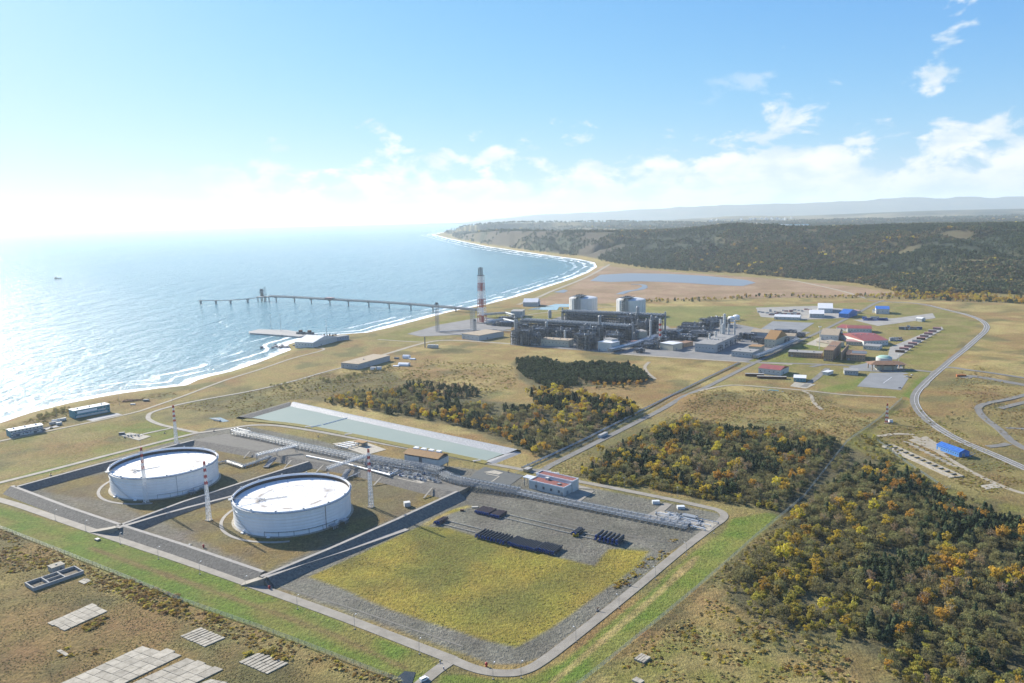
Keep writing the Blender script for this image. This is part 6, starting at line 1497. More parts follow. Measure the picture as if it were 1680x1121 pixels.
# ------------------------------------------------------------------ the two liquefaction trains
GP = R(-26.0)
S_, T_ = Vector((math.cos(GP), math.sin(GP), 0)), Vector((-math.sin(GP), math.cos(GP), 0))
structure(slab('pad', [(838, 566), (1000, 578.5), (1062, 583), (1130, 560), (1095, 535), (925, 518), (838, 545)], mat('plant_paving', (0.20, 0.195, 0.185), (0.15, 0.147, 0.14), .03, .95), .06))
M_STRUC = mat('blue_grey_steel', (0.10, 0.115, 0.13), (0.065, 0.075, 0.085), .2, .55, .2)
M_VESS = mat('vessel_cladding', (0.34, 0.35, 0.36), (0.22, 0.23, 0.24), .2, .45, .3)
P_D = mat('dull_pipe', (0.20, 0.21, 0.225), (0.12, 0.13, 0.14), .4, .5, .2)
M_FAN = mat('fan_ring', (0.30, 0.32, 0.33), (0.2, 0.21, 0.22), .2, .5)
def cooler_deck(a, b, z, width, label, seed):
    A, B = P(*a, z), P(*b, z); ex = (B - A); L = ex.length; ex.normalize(); rot = math.atan2(ex.y, ex.x)
    t = thing('air_cooler_bank', label, 'air coolers', (A.x, A.y, 0), rot)
    MB().b2(0, L, 0, width, z - 5, z - 1).build('plenum', M_DARKST, t)
    MB().b2(-2, L + 2, -2, width + 2, z - 1, z - .4).build('deck', M_STRUC, t)
    n = int(L / 6.4)
    for i in range(n):
        x = (i + .5) * L / n
        for j in range(3):
            y = width * (j + .5) / 3; MB().tube((x, y, z - .4), (x, y, z + 1.5), 2.3, 10).build('fan_ring', M_FAN, t)
    f = MB()
    for i in range(int(L / 9) + 1):
        x = min(L, i * 9)
        for y in (0, width / 2, width): f.bar((x, y, -.5), (x, y, z - 5), .8)
        for zz in (z * .35, z * .65): f.bar((x, 0, zz), (x, width, zz), .6)
        if i % 3 == 0 and x + 9 <= L: f.bar((x, 0, 0), (x + 9, 0, z - 5), .4)
    for y in (0, width):
        for zz in (z * .35, z * .65): f.bar((0, y, zz), (L, y, zz), .6)
    f.build('frame', M_STRUC, t)
    rr = random.Random(seed)
    for i in range(14):
        y = width * (i + .5) / 14; zz = rr.choice((z * .35, z * .65, z * .48)) + .8; MB().tube((rr.uniform(0, L * .15), y, zz), (rr.uniform(L * .8, L), y, zz), rr.uniform(.4, .9), 8).build('pipe', rr.choice((P_D, P_D, M_VESS, M_STRUC)), t)
    for x in (-3, L + 3): MB().tube((x, width * .5, -.3), (x, width * .5, z + 6), 1.8, 12).build('column', M_VESS, t)
    return t
cooler_deck((853, 525), (1031, 535.5), 30, 24, 'long roof row of air coolers above the front train', 1)
cooler_deck((921, 510.5), (1086, 517.5), 32, 24, 'long roof row of air coolers above the rear train', 2)
def module(c, rot, L, W, H, levels, seed, label, dense=1.0):
    rr = random.Random(seed); t = thing('process_module', label, 'steel module', c, rot); f = MB()
    nx_, ny_ = max(1, round(L / 7)), max(1, round(W / 7))
    for i in range(nx_ + 1):
        for j in range(ny_ + 1): f.bar((L * i / nx_, W * j / ny_, -.5), (L * i / nx_, W * j / ny_, H * rr.uniform(.8, 1.0)), .55)
    for k_ in range(1, levels + 1):
        z = H * k_ / levels * .98
        for i in range(nx_ + 1): f.bar((L * i / nx_, 0, z), (L * i / nx_, W, z), .5)
        for j in range(ny_ + 1): f.bar((0, W * j / ny_, z), (L, W * j / ny_, z), .5)
        if rr.random() < .5: i = rr.randrange(nx_); f.bar((L * i / nx_, 0, z - H / levels), (L * (i + 1) / nx_, 0, z), .35)
    f.build('frame', M_STRUC, t)
    for k_ in range(1, levels): 
        x0 = rr.uniform(0, L * .4); MB().b2(x0, rr.uniform(L * .6, L), .5, W - .5, H * k_ / levels * .98 + .3, H * k_ / levels * .98 + .55).build('platform', M_DARKST, t)
    for i in range(int(3 * dense * L * W / 250) + 2):
        if rr.random() < .55:
            x, y, r_, h = rr.uniform(2, L - 2), rr.uniform(1, W - 1), rr.uniform(1.0, 2.2), rr.uniform(.5, 1.15) * H
            MB().lathe((x, y, 0), [(r_, 0), (r_, h), (r_ * .7, h + r_ * .5), (.05, h + r_ * .7)], 12).build('vessel', rr.choice((M_VESS, P_D, P_D)), t)
        else:
            x, y, z, r_ = rr.uniform(0, L * .3), rr.uniform(1, W - 1), H * rr.randrange(levels) / levels + 2.6, rr.uniform(.9, 1.8)
            MB().tube((x, y, z), (x + rr.uniform(.4, .7) * L, y, z), r_, 12).build('drum', rr.choice((M_VESS, P_D)), t)
    for i in range(int(9 * dense)):
        y, z = rr.uniform(0, W), rr.uniform(2, H); p = [(0, y, z), (L * rr.uniform(.4, 1), y, z)]; p.append((p[1][0], rr.uniform(0, W), z)); p.append((p[2][0], p[2][1], rr.uniform(0, H))); MB().path(p, rr.uniform(.3, .7), 6).build('pipe', rr.choice((P_D, P_D, M_VESS, M_STRUC)), t)
    return t
# rows of modules: pixel of the front left corner, length, depth, height
MODS = [((838, 565.5), 22, 26, 26, 4, 'at the left end of the front train'), ((852, 566.5), 20, 22, 30, 5, 'second from the left end of the front train'), ((869, 567), 20, 20, 22, 4, 'third from the left end of the front train'),
        ((940, 573), 34, 26, 27, 5, 'right of the cream hall in the front train, tallest frame'), ((964, 572.5), 16, 20, 18, 3, 'low frame left of the white control house'), ((842, 555), 26, 24, 30, 4, 'behind the left end of the front train'),
        ((870, 557), 40, 24, 24, 4, 'behind the cream hall, left half'), ((905, 558.5), 40, 22, 22, 4, 'behind the cream hall, right half'), ((950, 562), 44, 26, 30, 5, 'in the middle of the front train beside the white column'),
        ((990, 566), 36, 24, 22, 4, 'behind the white control house'), ((1010, 556), 30, 30, 24, 4, 'at the right end of the front train'), ((1028, 558), 18, 24, 18, 3, 'low frame at the right end of the front train'),
        ((1012, 543), 40, 26, 30, 5, 'in the middle of the rear train'), ((1040, 549), 34, 28, 26, 4, 'right half of the rear train'), ((1064, 547), 18, 26, 30, 4, 'at the right end of the rear train'), ((928, 531), 40, 26, 24, 4, 'left end of the rear train'),
        ((960, 533), 44, 24, 20, 4, 'left half of the rear train behind the air coolers'), ((1052, 572), 30, 20, 12, 2, 'low pipework right of the front train'), ((1072, 566), 26, 20, 14, 3, 'low pipework in front of the red banded stack'), ((1040, 579), 16, 12, 7, 2, 'small frame at the front corner of the trains')]
for i, ((u, v), L_, W_, H_, lv, lab) in enumerate(MODS): module(P(u, v), GP, L_, W_, H_, lv, 100 + i, 'steel pipe frame ' + lab, 2.6)
def column(u, v, h, r, label, m, bandm=None):
    t = thing('column', label, 'column', P(u, v)); b = MB(); b.lathe((0, 0, -.3), [(r, 0), (r, h), (r * .5, h + r * .8), (.05, h + r)], 14); b.build('shell', m, t)
    for z in np.linspace(h * .3, h, 4): MB().lathe((0, 0, z - .3), [(r, 0), (r + 1.1, .05), (r + 1.1, .4), (r, .4)], 14).build('platform', M_STEEL, t)
    if bandm: 
        for z in (h * .35, h * .55, h * .75): MB().lathe((0, 0, z), [(r + .03, 0), (r + .06, .1), (r + .06, h * .1), (r + .03, h * .1 + .1)], 14).build('band', bandm, t)
    return t
column(984, 558, 45, 3.0, 'pale column rising through the middle of the front train', M_VESS); column(1046, 541, 46, 3.0, 'pale column rising through the middle of the rear train', M_VESS)
column(846, 556, 42, 2.2, 'pale column at the back left of the front train', M_VESS); column(897, 556, 32, 2.4, 'grey column behind the cream hall', M_PIPE); column(927, 562, 22, 1.8, 'white column with a bluish top beside the cream hall', M_WALLW)
column(1067, 562, 40, 1.8, 'slim white stack at the right end of the rear train', M_WALLW); column(1083, 566, 46, 2.2, 'red banded stack at the right end of the rear train', M_WALLW, M_RED)
column(902, 522, 16, 4, 'squat grey tank between the two trains on the left', M_GREYW); column(960, 530, 26, 4, 'square looking grey tank behind the front train air coolers', M_WALLW)
block('cream_hall', 'cream hall with a tan roof at the front of the front train', 'hall', (887, 567), (933, 570), 22, 12, M_CREAM, M_ROOFT, 'flat', 1, 8, vents=4)
block('control_house', 'white windowless control house at the front of the front train', 'building', (981, 575), (1003, 577.5), 26, 15, M_WALLW, M_ROOFW, 'flat', 1, 0)
block('annexe', 'stepped white annexe right of the control house', 'building', (1004, 574.5), (1014, 573), 22, 18, M_WALLW, M_ROOFG, 'flat', 2, 3)
block('compressor_hall', 'pale hall with a grey roof at the right of the rear train', 'hall', (1044, 556), (1062, 555), 30, 13, M_CREAM, M_ROOFG, 'flat', 1, 0)
block('stack_house', 'low white shed with a red sign near the right corner of the trains', 'shed', (1034, 568), (1052, 567), 14, 7, M_WHITE, M_ROOFP, 'flat', 1, 0)
# LNG storage tanks
def lng_tank(u, v, label):
    r, h = 33.5, 36.0; c = P(u, v); d = Vector((c.x, c.y, 0)).normalized(); c = c + d * r
    t = thing('gas_tank', label, 'tank', c)
    smooth(MB().lathe((0, 0, 0), [(r, -.5), (r, h), (r - .8, h + .8)], 64).build('wall', mat('tank_concrete', (0.72, 0.71, 0.67), (0.62, 0.61, 0.58), .05, .8), t), 30)
    smooth(MB().lathe((0, 0, 0), [(r - .8, h + .8), (r * .8, h + 2.4), (r * .5, h + 3.8), (r * .2, h + 4.5), (.05, h + 4.7)], 64).build('dome', M_ROOFW, t), 30)
    for i in range(24):
        a = 2 * math.pi * i / 24; MB().box((math.cos(a) * (r + .3), math.sin(a) * (r + .3), -.4), (.8, 2.4, h + .4), a).build('buttress', bpy.data.materials['tank_concrete'], t)
    b = MB()
    for i in range(48):
        a0, a1 = 2 * math.pi * i / 48, 2 * math.pi * (i + 1) / 48; b.bar((math.cos(a0) * r, math.sin(a0) * r, h + 2.2), (math.cos(a1) * r, math.sin(a1) * r, h + 2.2), .3); b.bar((math.cos(a0) * r, math.sin(a0) * r, h), (math.cos(a0) * r, math.sin(a0) * r, h + 2.2), .3)
    b.build('railing', M_STEEL, t)
    st = MB(); az_ = math.atan2(-d.y, -d.x) - .5
    o_ = Vector((math.cos(az_), math.sin(az_), 0)); s_ = Vector((-o_.y, o_.x, 0))
    for k_ in range(9):
        z = k_ * 4.6; q = o_ * (r + 3)
        for e1 in (-1, 1):
            for e2 in (-1, 1): st.bar(q + o_ * e1 * 2.6 + s_ * e2 * 4 + Vector((0, 0, z)), q + o_ * e1 * 2.6 + s_ * e2 * 4 + Vector((0, 0, z + 4.6)), .5)
        st.bar(q - s_ * 4 + Vector((0, 0, z)), q + s_ * 4 + Vector((0, 0, z + 4.6)), .5); st.box(q + Vector((0, 0, z + 4.4)), (5.6, 8.6, .3), az_)
    st.build('stair_tower', M_STRUC, t)
    pf = MB(); pf.box(o_ * (r * .55) + Vector((0, 0, h + 6)), (30, 24, 1.4), az_)
    for i in range(9): pf.tube(o_ * (r * .3 + i % 3 * 7) + s_ * (i // 3 * 5 - 5) + Vector((0, 0, h + 4)), o_ * (r * .3 + i % 3 * 7) + s_ * (i // 3 * 5 - 5) + Vector((0, 0, h + 10.5)), .9, 8)
    pf.build('roof_platform', M_STRUC, t)
    for k_ in range(3): MB().path([o_ * (r + .9) + s_ * (7 + k_ * 2) + Vector((0, 0, 0)), o_ * (r + .9) + s_ * (7 + k_ * 2) + Vector((0, 0, h + 5)), o_ * (r * .7) + s_ * (4 + k_) + Vector((0, 0, h + 7))], .7, 8).build('pipe', M_PIPE, t)
    return t
lng_tank(957, 516, 'left of the two pale domed gas tanks behind the plant'); lng_tank(1035, 519.5, 'right of the two pale domed gas tanks behind the plant')

# ------------------------------------------------------------------ utility area right of the trains
structure(slab('pad', [(1062, 583), (1225, 594), (1330, 545), (1250, 540), (1200, 530), (1130, 535), (1095, 540)], bpy.data.materials['plant_paving'], .05))
block('switch_house', 'pale cube with a white roof in front of the utility area', 'building', (1083, 573), (1104, 576), 26, 11, M_CREAM, M_ROOFW, 'flat', 1, 0)
block('store_house', 'low tan roofed building right of the pale cube', 'building', (1106, 574), (1137, 567), 16, 7, M_TANW, M_BROWNR, 'flat', 1, 4)
block('turbine_hall', 'broad grey roofed turbine hall below the white chimneys', 'hall', (1140, 577), (1172, 579.5), 120, 14, M_GREYW, M_ROOFG, 'flat', 1, 6, vents=5)
for i, (u, v, h_, r_) in enumerate(((1164, 569, 17, 1.7), (1174, 566, 18, 1.6), (1185.5, 561, 26, 2.2), (1182.5, 553, 26, 2.0), (1188, 550, 34, 2.4), (1195, 555, 20, 1.7), (1205, 551, 22, 1.8))):
    column(u, v, h_ + 6, r_, ('lowest white chimney at the left of the turbine hall', 'second white chimney from the left of the turbine hall', 'white chimney with a wide foot in the middle of the turbine hall', 'twin white chimney behind the middle of the hall, left one', 'tallest white chimney of the turbine hall', 'pale chimney right of the tallest one', 'chimney farthest right above the turbine hall')[i], M_WALLW)
for i, (u, v) in enumerate(((1178, 577), (1187, 572), (1195, 568.5), (1203, 565), (1211, 560.5), (1219, 556.5))):
    module(P(u, v), R(40), 13, 9, 10, 2, 300 + i, 'dark intake frame on the turbine hall ' + ('nearest the front', 'second from the front', 'third from the front', 'fourth from the front', 'fifth from the front', 'farthest back')[i], .6)
block('filter_house', 'flat pale building at the road corner of the utility area', 'building', (1200, 585), (1234, 588), 34, 9, M_GREYW, M_ROOFG, 'flat', 1, 6, vents=2)
block('boiler_house', 'low ochre roofed building behind the flat pale one', 'building', (1228, 577), (1248, 578.5), 22, 9, M_CREAM, M_OCHRE, 'flat', 1, 4)
block('treatment_hall', 'tall cream hall with an ochre pitched roof by the plant road', 'hall', (1254, 570), (1272, 571.5), 60, 15, M_CREAM, M_OCHRE, 'gable', 2, 3, rise=.2)
block('meter_house', 'tan roofed shed at the back of the utility area', 'shed', (1232, 553), (1260, 555), 26, 10, M_GREYW, M_ROOFT, 'gable', 1, 0)
block('cable_house', 'sloping tan roofed shed at the right end of the utility area', 'shed', (1286, 559), (1304, 560), 22, 9, M_GREYW, M_ROOFT, 'gable', 1, 3)
for i, ((u, v), L_, W_, H_, lab) in enumerate((((1100, 558), 46, 24, 10, 'left of the turbine hall in the utility area'), ((1110, 548), 60, 22, 14, 'behind the pale cube'), ((1146, 541), 30, 22, 22, 'tall dark frame behind the turbine hall'), ((1128, 552), 44, 20, 9, 'low racks left of the white chimneys'), ((1176, 537), 24, 18, 14, 'right of the tall dark frame'),
        ((1232, 562), 36, 18, 9, 'between the turbine hall and the cream hall'), ((1262, 557), 30, 16, 10, 'behind the cream hall'), ((1278, 565), 16, 12, 12, 'right of the cream hall'), ((1296, 553), 26, 14, 8, 'at the right end of the utility area'), ((1250, 549), 40, 14, 8, 'behind the tan roofed shed'))):
    module(P(u, v), GP + R(0), L_, W_, H_, 3, 400 + i, 'grey pipe frame ' + lab, 1.5)
rack([P(1240, 590), P(1262, 582), P(1290, 570), P(1310, 561)], 'pipe rack along the plant road beside the cream hall', 8, (3, 6), 4, 8, r=(.4, .8), pr=31)
rack([P(1060, 566), P(1100, 553), P(1130, 545), P(1180, 532)], 'long pipe rack from the trains across the utility area', 9, (5, 8), 5, 10, r=(.5, .9), pr=32)
rack([P(1000, 580), P(1040, 570), P(1080, 555)], 'pipe rack leaving the right corner of the trains', 9, (4, 7), 5, 10, r=(.5, .9), pr=33)
for i, ((u, v), L_, W_, H_, lab) in enumerate((((1076, 556), 40, 24, 16, 'behind the red banded stack'), ((1118, 541), 44, 18, 14, 'on the long rack left of the tall dark frame'), ((1160, 533), 40, 16, 16, 'behind the tall dark frame'), ((1212, 556), 30, 16, 10, 'right of the chimneys'), ((1244, 566), 26, 14, 12, 'in front of the cream hall'),
        ((1270, 549), 40, 14, 9, 'far right behind the tan shed'), ((812, 535), 40, 18, 9, 'between flare stack and plant, front one'), ((818, 526), 40, 18, 8, 'between flare stack and plant, rear one'), ((795, 547), 34, 12, 6, 'on the gravel right of the flare stack'), ((1100, 572), 20, 12, 8, 'beside the pale cube'))):
    module(P(u, v), GP, L_, W_, H_, 3, 500 + i, 'dark pipe frame ' + lab, 2.2)
# two spherical looking tanks and vents beyond
for (u, v), lab in (((1199.5, 527), 'left white round tank beyond the utility area'), ((1208, 524.5), 'right white round tank beyond the utility area')):
    t = thing('storage_tank', lab, 'tank', P(u, v)); MB().lathe((0, 0, 0), [(7.5, -.3), (7.5, 8), (5, 10), (.05, 11)], 20).build('shell', M_WHITE, t); MB().lathe((0, 0, 4), [(7.5, 0), (7.9, .1), (7.9, .5), (7.5, .6)], 20).build('rim', M_STEEL, t)
structure(slab('pad', [(1190, 534), (1225, 525), (1248, 522), (1212, 540)], M_GROUND, .03)) if False else None
# ------------------------------------------------------------------ workshops, offices and yards on the right
def pad(pix, m, h=.08, name='parking'): return structure(slab(name, pix, m, h))
M_LOT = mat('parking_asphalt', (0.21, 0.215, 0.215), (0.17, 0.175, 0.175), .05, .9)
pad([(1406, 634), (1428, 612), (1497, 611), (1478, 640)], M_LOT); pad([(1245, 542), (1268, 527), (1336, 530), (1312, 545)], M_LOT)
pad([(1392, 602), (1440, 592), (1500, 605), (1498, 611), (1440, 610), (1400, 608)], M_LOT, .1); pad([(1231, 642), (1243, 637), (1302, 641), (1270, 653)], M_CONC, .12); pad([(1296, 634), (1304, 627), (1338, 631), (1322, 638)], M_CONC, .12)
pad([(1322, 565), (1345, 553), (1368, 562), (1352, 570)], M_CONC, .1); pad([(1240, 505), (1400, 500), (1412, 508), (1385, 522), (1310, 525), (1248, 520)], mat('yard_gravel', (0.30, 0.285, 0.25), (0.23, 0.215, 0.19), .05, .95), .05, 'yard')
pad([(1460, 570), (1520, 545), (1545, 536), (1548, 540), (1500, 568), (1470, 590), (1455, 590)], bpy.data.materials['yard_gravel'], .05, 'yard'); pad([(1400, 525), (1470, 522), (1530, 514), (1535, 522), (1440, 535)], bpy.data.materials['yard_gravel'], .05, 'yard')
structure(strip('parking_line', [P(1449, 629), P(1463, 619)], .5, M_WHITE, dz=.2, drop=.05, z=0.0, n=1))
block('red_warehouse', 'largest red roofed white warehouse in the workshop area', 'warehouse', (1417, 568), (1457, 566.5), 92, 9, M_WALLW, M_ROOFR, 'gable', 1, 8, rise=.06, vents=4)
block('red_workshop', 'long red roofed workshop behind the tan roofed one', 'workshop', (1390, 545.5), (1430, 546.5), 34, 8, M_WALLW, M_ROOFR, 'gable', 1, 8, rise=.12)
block('red_annexe', 'low red roofed wing left of the long red workshop', 'workshop', (1372, 542), (1389, 544), 40, 6, M_WALLW, M_ROOFR, 'gable', 1, 3, rise=.1)
block('tan_workshop', 'white workshop with a broad tan roof beside the plant road', 'workshop', (1346, 558), (1375, 559.5), 70, 10, M_WALLW, M_ROOFT, 'gable', 1, 4, rise=.1)
block('open_shed', 'long grey shed between the tan roof and the red roofs', 'shed', (1378, 556), (1391, 553), 40, 6, M_GREYW, M_ROOFG, 'flat', 1, 0)
b = block('brick_tower_block', 'tall brown brick office block with dark bays', 'offices', (1351, 592), (1366, 593), 92, 17, M_TANW, M_BROWNR, 'flat', 4, 4, vents=4)
for i in range(8): MB().b2(24.5, 26.4, 4 + i * 10.5, 10 + i * 10.5, 2, 15).build('bay', M_TANW, b)
block('brick_wing', 'low tan office wing left of the brown brick block', 'offices', (1293, 585), (1348, 588), 22, 7.5, M_TANW, M_ROOFG, 'flat', 2, 12, vents=2)
b = block('brick_court', 'brown office building round a dark courtyard', 'offices', (1388, 591), (1419, 592.5), 46, 9, M_TANW, M_BROWNR, 'flat', 2, 7)
MB().b2(8, 30, 10, 34, 9.55, 9.9).build('court_roof', M_DARKST, b)
block('canteen', 'low white canteen with tan roof behind the brick block', 'building', (1362, 571), (1385, 568), 30, 7, M_CREAM, M_ROOFT, 'flat', 1, 6, vents=2); block('clinic', 'low pinkish roofed building behind the courtyard offices', 'building', (1388, 566), (1413, 567), 26, 6, M_CREAM, M_ROOFP, 'flat', 1, 6)
block('fire_house', 'white low building in front of the largest red roof', 'building', (1416, 573), (1442, 575), 24, 6, M_WALLW, M_ROOFG, 'flat', 1, 6)
t = thing('gate_canopy', 'brown hipped gate canopy on columns above the parking lot', 'canopy', P(1453, 606), R(-8))
MB().add([(-26, -13, 9), (26, -13, 9), (26, 13, 9), (-26, 13, 9), (-14, 0, 13), (14, 0, 13)], [(0, 1, 5, 4), (1, 2, 5), (2, 3, 4, 5), (3, 0, 4), (3, 2, 1, 0)]).build('roof', M_BROWNR, t)
for x in (-22, -7, 7, 22):
    for y in (-10, 10): MB().b2(x - .6, x + .6, y - .6, y + .6, -.4, 9).build('column', M_TANW, t)
MB().b2(-14, 14, -6, 6, -.3, 6).build('gate_room', M_CREAM, t)
t = thing('water_tank', 'pale round water tank with a green dome behind the gate canopy', 'tank', P(1450, 597)); MB().lathe((0, 0, 0), [(11.5, -.3), (11.5, 10), (11, 10.3)], 28).build('shell', M_WALLW, t); MB().lathe((0, 0, 10.3), [(11, 0), (7, 2.2), (.05, 3.2)], 28).build('dome', mat('pale_green_dome', (0.30, 0.45, 0.36), (0.27, 0.41, 0.33), .3, .6), t)
block('grey_hut', 'grey flat roofed hut left of the parking lot', 'hut', (1385, 615), (1408, 616), 20, 6, M_GREYW, M_ROOFG, 'flat', 1, 5); block('bus_shelter', 'small white shelter left of the grey hut', 'shelter', (1358, 616), (1367, 613), 8, 4, M_WALLW, M_ROOFW, 'flat', 1, 0)
block('red_store', 'white store with a red and pink roof inside the plant road bend', 'store', (1244, 612.5), (1280, 616.5), 34, 8, M_WALLW, M_ROOFR, 'gable', 1, 5, rise=.1)
container(P(1238, 617), R(-14), 26, 5, 3.5, M_RUST, 'brown container row left in front of the red roofed store', 'container'); container(P(1266, 621), R(-14), 40, 5, 3.2, M_RUST, 'longer brown container row in front of the red roofed store', 'container')
block('teal_hut', 'low teal hut with a white roof beside the concrete pad', 'hut', (1302, 626), (1322, 627), 22, 5, M_TEAL, M_ROOFW, 'flat', 1, 4)
t = thing('valve_station', 'grey valve group on the pale concrete pad by the track', 'valves', P(1269, 644), GP)
for i in range(5): MB().tube((-12 + i * 6, -4, 0), (-12 + i * 6, -4, 3), 1.3, 10).build('vessel', M_STEEL, t)
MB().path([(-16, 3, 1.4), (14, 3, 1.4), (14, -6, 1.4)], .6, 8).build('pipe', M_PIPE, t); MB().b2(-6, 6, -1, 2, 2.6, 3).build('platform', M_TEAL, t)
block('long_shed', 'long low white shed behind the upper parking lot', 'shed', (1270, 524), (1312, 525.5), 26, 6, M_WALLW, M_ROOFW, 'gable', 1, 6, rise=.15)
block('white_hall', 'tall white hall at the top of the yards', 'hall', (1342, 513), (1366, 513.5), 70, 10, M_WALLW, M_ROOFW, 'gable', 1, 4, rise=.12); block('grey_hall', 'wide grey hall in front of the tall white one', 'hall', (1328, 521.5), (1352, 522), 50, 9, M_GREYW, M_ROOFW, 'gable', 1, 4, rise=.12)
block('blue_shed', 'bright blue shed beside the top of the plant road', 'shed', (1376, 521), (1391, 522), 60, 9, mat('blue_wall', (0.05, 0.17, 0.42), (0.04, 0.14, 0.36), .4, .6), M_BLUER, 'gable', 1, 0, rise=.12)
block('pink_shed', 'low pinkish shed near the top of the plant road', 'shed', (1396, 514.5), (1412, 514), 24, 5, M_CREAM, M_ROOFP, 'flat', 1, 0)
b = block('blue_roof_hall', 'white hall with a bright blue roof at the far end of the site', 'hall', (1437, 515), (1459, 515.5), 40, 11, M_WALLW, M_BLUER, 'gable', 1, 3, rise=.12); block('blue_annexe', 'blue roofed low wing left of the white hall', 'hall', (1431, 513), (1441, 514), 30, 6, M_WALLW, M_BLUER, 'flat', 1, 0)
block('small_white_hut', 'lone small white hut on the green east of the yards', 'hut', (1502, 527), (1512, 528), 14, 6, M_WALLW, M_ROOFW, 'gable', 1, 0)
ROWS = [('containers along the back fence', [(1245 + i * 6.5, 512.5 - i * .35 + (i % 3) * 1.2) for i in range(14)], [M_WALLW, M_GREYW, M_BLUER, M_ROOFP], R(-8)), ('blue containers in the yard by the blue roofed hall', [(1419 + (i % 9) * 4.2, 523.5 + (i // 9) * 2.4) for i in range(18)], [M_BLUE, M_BLUER, M_GREYW, M_BLUE], R(-20)),
        ('crates in the yard on the green', [(1478 + (i % 8) * 4.4, 538.5 + (i // 8) * 2.2) for i in range(16)], [M_RUST, M_GREYW, M_BLUE, M_DARKST], R(-25)), ('cabins along the right edge of the site', [(1477 + i * 6.6, 578 - i * 4.15) for i in range(10)], [M_ROOFP, M_RUST, M_GREYW, M_ROOFP], R(-28)),
        ('drums and boxes behind the long shed', [(1264 + (i % 10) * 5, 515.5 + (i // 10) * 1.6) for i in range(20)], [M_DARKST, M_ROOFP, M_WALLW, M_RUST], R(-15)), ('crates beside the largest red roof', [(1462 + (i % 4) * 5, 556 + (i // 4) * 3.2) for i in range(8)], [M_GREYW, M_RUST, M_BLUE, M_WALLW], R(20))]
CN = {'pale_wall_panel': 'pale', 'grey_wall_sheet': 'grey', 'blue_sheet_roof': 'bright blue', 'faded_red_roof': 'faded red', 'blue_coating': 'dark blue', 'rusty_iron': 'rusty', 'dark_steelwork': 'dark'}
ORD = 'first second third fourth fifth sixth seventh eighth ninth tenth eleventh twelfth thirteenth fourteenth'.split()
PER = {'blue': 9, 'crates': 8, 'drums': 10}
def ord_label(i, g, n, c, big):
    per = 4 if 'largest red' in g else PER.get(g.split()[0], 99); row = '' if per == 99 else (' of the front row' if i >= per else ' of the rear row')
    k_ = max(g.find(w) for w in ('along', 'by ', 'on the', 'behind', 'beside')); return '%s %s %s from the left%s %s' % (c, 'cabin' if big else 'box', ORD[i % per], row.replace('of', 'in'), g[k_:].replace(' of the site', ''))
for g, spots, mats_, rot in ROWS:
    rr = random.Random(len(g)); big = 'cabins' in g
    for i, (u, v) in enumerate(spots):
        m_ = rr.choice(mats_); s = (14, 7, 4) if big else (rr.choice((6, 9, 9)), 3, rr.choice((2.6, 2.6, 5.2)))
        t = thing('cabin' if big else 'container', ord_label(i, g, len(spots), CN.get(m_.name, 'grey'), big), 'cabin' if big else 'container', P(u + rr.uniform(-1, 1), v), rot, g)
        MB().b2(-s[0] / 2, s[0] / 2, -s[1] / 2, s[1] / 2, -.2, s[2]).build('body', m_, t); MB().b2(-s[0] / 2 - .1, s[0] / 2 + .1, -s[1] / 2 - .1, s[1] / 2 + .1, s[2], s[2] + .25).build('roof', M_ROOFP if big and i % 2 else M_ROOFG, t)
t = thing('floodlight_mast', 'tall white floodlight mast left of the brown brick block', 'mast', P(1344, 573)); MB().tube((0, 0, -.3), (0, 0, 38), .6, 10, .3).build('shaft', M_WALLW, t); MB().box((0, 0, 38), (5, 1.2, 1.2)).build('lamp_bar', M_WHITE, t)
t = thing('floodlight_mast', 'thin floodlight mast on the lawn right of the gate canopy', 'mast', P(1474, 602)); MB().tube((0, 0, -.3), (0, 0, 18), .4, 10, .2).build('shaft', M_WALLW, t); MB().box((0, 0, 18), (3, 1, .8)).build('lamp_bar', M_WHITE, t)
for i, (u, v) in enumerate(((1493, 620), (1476, 637), (1496, 616), (1488, 618))): car(P(u, v), R(20 + 10 * i), ('dark car at the upper right corner of the parking lot', 'dark car at the lower right corner of the parking lot', 'pale car by the parking lot gate', 'grey car beside the parking lot gate')[i], (M_BLACK, M_DARKST, M_WALLW, M_GREYW)[i])
car(P(1605, 549) + Vector((0, 0, .2)), R(60), 'dark car driving up the main road at the right', M_BLACK)
t = thing('dump_truck', 'orange dump truck parked on the bare gravel right of the main road', 'truck', P(1577, 619.5), R(-5)); MO = mat('truck_orange', (0.40, 0.13, 0.035), (0.34, 0.11, 0.03), 1, .6)
MB().b2(-6.5, 2.5, -1.7, 1.7, 1.3, 4.2).build('bed', MO, t); MB().b2(3, 6, -1.6, 1.6, 1.0, 4.0).build('cab', MO, t); MB().b2(-6.5, 6, -1.2, 1.2, .8, 1.25).build('chassis', M_BLACK, t)
for x in (-5, -3, 4.3):
    for s in (-1, 1): MB().tube((x, s * 1.2, .8), (x, s * 1.75, .8), .8, 12).build('wheel', M_BLACK, t)
